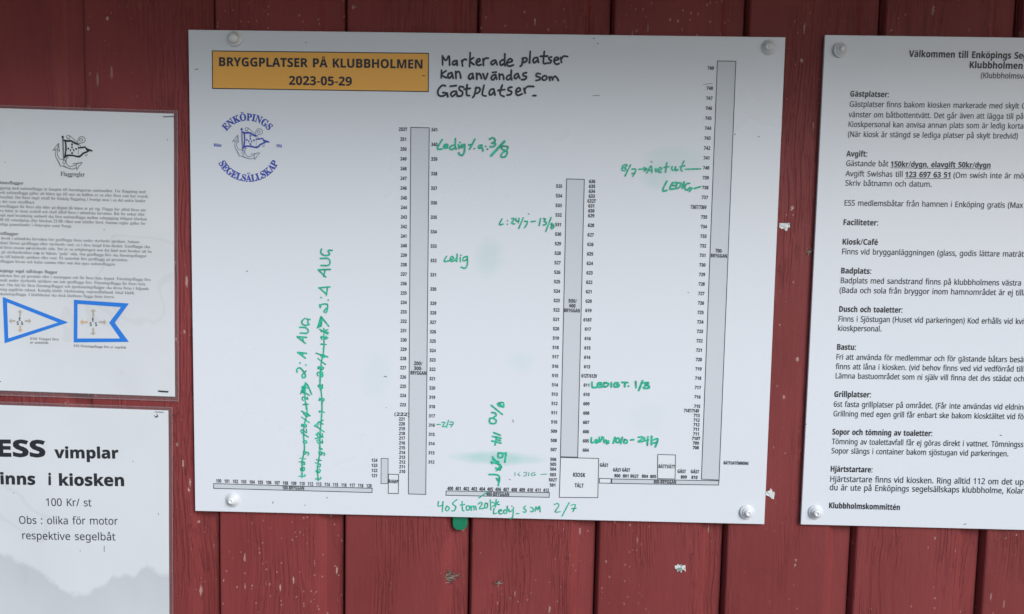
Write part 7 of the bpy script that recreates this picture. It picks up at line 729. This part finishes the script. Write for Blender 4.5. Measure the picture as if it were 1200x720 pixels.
def bulge(seed, amp):
    def f(x, z):
        return amp*(.9+noise.noise(Vector((x*.011+seed, z*.009, seed)))+.35*noise.noise(Vector((x*.03, z*.026+seed, 3.1))))
    return f
def bil(P, u, v):
    (a, b, c, d) = P; return ((a[0]*(1-u)+b[0]*u)*(1-v)+(d[0]*(1-u)+c[0]*u)*v, (a[1]*(1-u)+b[1]*u)*(1-v)+(d[1]*(1-u)+c[1]*u)*v)
def gridsheet(name, P, surf, off, mat, parent, dx, dz, nu=26, nv=36):
    V = []; Fc = []
    for j in range(nv+1):
        for i in range(nu+1):
            x, z = bil(P, i/nu, j/nv); V.append(((x+dx)*MM, -(surf(x, z)+off)*MM, (z+dz)*MM))
    for j in range(nv):
        for i in range(nu): a = j*(nu+1)+i; Fc.append((a, a+nu+1, a+nu+2, a+1))
    return mesh(name, V, Fc, mat, parent, None, True)
def ringsheet(name, P, Q, surf, off, mat, parent, dx, dz, n=24, side=0):
    V = []; Fc = []
    def walk(R):
        r = []
        for k in range(4):
            a = R[k]; b = R[(k+1) % 4]
            for i in range(n): r.append((a[0]+(b[0]-a[0])*i/n, a[1]+(b[1]-a[1])*i/n))
        return r
    A = walk(P); B = walk(Q); m = len(A)
    for (x, z) in A+B: V.append(((x+dx)*MM, -(surf(x, z)+off)*MM, (z+dz)*MM))
    for i in range(m): j = (i+1) % m; Fc.append((i, j, m+j, m+i))
    return mesh(name, V, Fc, mat, parent, None, True)
def lerpq(P, Q, t): return [(a[0]+(b[0]-a[0])*t, a[1]+(b[1]-a[1])*t) for a, b in zip(P, Q)]
def laminated(name, label, cfg, seed, amp, pm_):
    ox, oz, PP, LL = cfg; surf = bulge(seed, amp)
    cxm = (LL[0][0]+LL[1][0])/2; zb = min(p[1] for p in LL)
    e = thing(name, label, 'notice', ((ox+cxm)*MM, .0038, (oz+zb)*MM), 'laminated paper notices at the left')
    ddx, ddz = -cxm, -zb
    gridsheet('paper', PP, surf, 0, pm_, e, ddx, ddz)
    L_ = ringsheet('laminate', LL, PP, surf, -.12, M_LAM, e, ddx, ddz)
    ringsheet('laminate_rim', LL, lerpq(LL, PP, .16), surf, .05, M_RIM, L_, ddx, ddz)
    ringsheet('paper_rim', lerpq(LL, PP, .90), lerpq(LL, PP, .985), surf, .08, M_RIM, L_, ddx, ddz)
    return e, ddx, ddz, surf
fl, ax, az, sf = laminated('flag_rules_notice', 'laminated sheet of flag rules with two blue bordered pennants, upper left', FLAG, 2.3, .8, paper_mat('laminated_paper', .07, .4))
K_ = lambda: Ink(ax, az, sf)
K_().text(FLAG_TITLE, .2).out('title_lettering', M_SERIFB, fl)
for ln in FLAG_HEADS: K_().text([ln], .2).out('subheading', M_SERIFB, fl)
K_().text(FLAG_BODY, .2, -.012).out('paragraph', M_SERIF, fl)
for ln in FLAG_CAPTIONS: K_().text([ln], .2).out('caption', M_SERIF, fl)
emblem(FLAG_EMBLEM, K_, fl, .2, (M_BLACK, M_GREYL), 'anchor and pennant emblem in black print')
for i, (o_, n_) in enumerate(PENNANTS):
    k_ = K_().ring(o_, n_, .2).out('pennant_drawing', M_BLUE, fl, ('blue bordered triangular pennant', 'blue bordered swallowtail pennant')[i])
    K_().text(PENNANT_LETTERS[i*3:i*3+3], .3).out('lettering', M_BLACK, k_)
    for q_, (kk, P) in enumerate(ARROWS[i*4:i*4+4]): K_().poly(P, .22).out('arrow', M_TANO if (i == 0 and kk == 2) or (i == 1 and kk == 3) else M_TAN, k_)
K_().stroke(FLAG_SPECKS, .25, False).out('dirt_specks', M_SPECK, fl)['kind'] = 'stuff'
nt, nx, nz, ns = laminated('pennant_price_notice', 'laminated sheet with bold ESS vimplar price text, lower left', NOTE, 7.9, .9, paper_mat('laminated_price_paper', .06, 2.1, [(x-(NOTE[3][0][0]+NOTE[3][1][0])/2, z-min(p[1] for p in NOTE[3])) for x, z in GREY_EDGE]))
K_ = lambda: Ink(nx, nz, ns)
for ln in NOTE_TEXT: K_().text([ln], .2, .035 if ln[0] == 'ESS' else .028).out('bold_word', M_BLACK, nt)
for ln in NOTE_SMALL: K_().text([ln], .2, .008).out('price_line', M_BODY, nt)
K_().stroke(NOTE_SPECKS, .25, False).out('dirt_specks', M_SPECK, nt)['kind'] = 'stuff'

# ---- staples
slab_l = [(12.5, .5, .05, 'dark steel staple in the upper right corner of the flag rules sheet'), (12, 1.3, -.06, 'dark bent staple in the lower right corner of the flag rules sheet'),
          (10.5, .4, -.03, 'thin staple along the top edge of the pennant price sheet'), (3.5, 1.1, .5, 'short rusty staple stub just under the top edge of the pennant price sheet')]
for (x, z), (w, h, a, lb) in zip(STAPLES, slab_l):
    bm = bmesh.new()
    pts = [(-w/2, .8), (-w/2+.2, -.9), (-w/4, -1.3), (w/4, -1.25), (w/2-.2, -.9), (w/2, .8)] if False else [(-w/2, 2.2), (-w/2+.15, .1), (-w/2+.6, -.55), (0, -.7), (w/2-.6, -.55), (w/2-.15, .1), (w/2, 2.2)]
    rings = []
    for (px, py) in pts:
        rings.append([bm.verts.new((px*MM, (py+q[0]*.35)*MM, q[1]*h*.6*MM)) for q in ((-1, 0), (0, 1), (1, 0), (0, -1))])
    for r0, r1 in zip(rings, rings[1:]):
        for i in range(4): bm.faces.new((r0[i], r0[(i+1) % 4], r1[(i+1) % 4], r1[i]))
    bm.faces.new(rings[0]); bm.faces.new(rings[-1][::-1]); bmesh.ops.recalc_face_normals(bm, faces=bm.faces)
    o = frombm('staple', bm, M_RUST, None, (x*MM, .0025, z*MM)); o.rotation_euler = (0, -a, 0); tag(o, lb, 'staple', 'staples holding the laminated sheets')

# ---- torn scraps, tufts and the green tab
def scrap(name, P, loc, mat, label, seed, curl=1.2, thick=.35):
    rnd = random.Random(seed); n = 5; bm = bmesh.new()
    vs0 = [bm.verts.new((x*MM, 0, z*MM)) for x, z in P]; f = bm.faces.new(vs0)
    bmesh.ops.triangulate(bm, faces=[f]); bmesh.ops.subdivide_edges(bm, edges=bm.edges[:], cuts=2, use_grid_fill=True)
    for v in bm.verts: v.co.y = -(abs(noise.noise(Vector((v.co.x*260+seed, v.co.z*240, seed))))*curl*2.2+.2)*MM
    r = bmesh.ops.extrude_face_region(bm, geom=bm.faces[:])
    for v in [e_ for e_ in r['geom'] if isinstance(e_, bmesh.types.BMVert)]: v.co.y -= thick*MM
    bmesh.ops.recalc_face_normals(bm, faces=bm.faces)
    return frombm(name, bm, mat, None, loc)
def W3(k, y=5.0): x, z = WORLD[k]; return (x*MM, y*MM, z*MM)
s1 = scrap('paper_scrap', [(-6, 3.8), (5.6, 4.4), (6, -.5), (3.2, -1.2), (2.8, -4.8), (.6, -4.2), (0, -1.8), (-3, -2.6), (-5.6, -1.0)], W3('scrap1'), M_SCRAP, '', 3)
tag(s1, 'torn white paper scrap stuck to the red strip right of the map board, halfway up', 'paper scrap', 'torn paper scraps on the planks')
s2 = scrap('paper_scrap', [(-5.5, -2), (-4.5, 2.5), (-1, 3), (-.8, 6.2), (1.2, 5), (2.2, 2.5), (4.6, 1.8), (5, -.6), (4.2, -6.5), (2.4, -6.8), (-1.5, -3.4)], W3('scrap2'), M_SCRAP, '', 8, 1.8)
tag(s2, 'crumpled white paper scrap at the lower right edge of the map board', 'paper scrap', 'torn paper scraps on the planks')
s3 = scrap('paper_scrap', [(a*1.2, b*1.2) for a, b in [(-5, 2.6), (-3, 2.2), (-2.2, 4.2), (-.5, 2.8), (1.6, 4.6), (2.2, 2.4), (5, 3), (3.4, .6), (5.5, -3), (2.6, -1.2), (1.2, -4.6), (-.4, -3), (-2.6, -3.8), (-3.2, -1.2), (-4.8, -.4)]], W3('scrap3'), M_SCRAP, '', 5, 1.5)
tag(s3, 'small star shaped white scrap with a green centre on the plank below the map board', 'paper scrap', 'torn paper scraps on the planks')
c3 = scrap('green_centre', [(-1.6, 1.4), (1.5, 1.6), (1.8, -1.6), (-1.2, -1.8)], (0, -.0028, 0), M_GREENS, '', 2, .4); c3.parent = s3
def tuft(k, n, r, label, seed, y=5.0, zs=1.0):
    rnd = random.Random(seed); bm = bmesh.new(); bd = bmesh.new()
    for i in range(n):
        tgt = bm if rnd.random() < .5 else bd
        a = rnd.uniform(0, math.pi); L = rnd.uniform(.4, 1)*r; cx_, cz_ = rnd.gauss(0, r*.45), rnd.gauss(0, r*.28)*zs
        ang = .6+rnd.gauss(0, .7); d = Vector((math.cos(ang), -rnd.uniform(.05, .5), math.sin(ang))); w = rnd.uniform(.25, .62)
        p0 = Vector((cx_, -.3, cz_)); pr = []
        for j in range(4):
            t_ = j/3; p = p0+d*L*t_+Vector((0, 0, rnd.uniform(-.3, .3))); ww = w*(1-.7*t_)
            pr.append([tgt.verts.new((p+Vector(q)*ww)*MM) for q in ((-.7, 0, .7), (.7, 0, .7), (0, -.9, -.6))])
        for r0, r1 in zip(pr, pr[1:]):
            for q in range(3): tgt.faces.new((r0[q], r0[(q+1) % 3], r1[(q+1) % 3], r1[q]))
    for b_ in (bm, bd): bmesh.ops.recalc_face_normals(b_, faces=b_.faces)
    e = frombm('fibre_tuft', bm, M_FIBRE, None, W3(k, y)); tag(e, label, 'debris', 'tufts of torn fibre on the planks')
    frombm('dark_fibres', bd, M_FIBRED, e)
tuft('tuft1', 80, 11.5, 'grey tuft of torn fibres on the plank strip below the green tab', 5, 8.5)
tuft('tuft2', 26, 5.5, 'tiny flat tuft of torn fibres low on the plank right of the green tab', 9, 4.6, .5)
tuft('tuft3', 22, 5.0, 'small brown splinter cluster on the strip left of the information board', 11, 4.6)
# green tab tucked behind the board's bottom edge
P = []
for i in range(25):
    a = math.pi+math.pi*i/24; P.append((8.6*math.copysign(abs(math.cos(a))**.72, math.cos(a)), -3.5+8.4*math.sin(a)*(abs(math.sin(a))**-.1 if abs(math.sin(a)) > 1e-3 else 1)))
P += [(8.6, 22), (-8.6, 22)]
tx, tz = WORLD['tab']
tg = slab('green_tab', [(x, z) for x, z in P][::-1], 3.6, M_TABG, None, 0, 0, .8); tg.location = (tx*MM, .0052, tz*MM)
tag(tg, 'rounded green plastic tab poking out under the bottom edge of the map board', 'plastic tab')
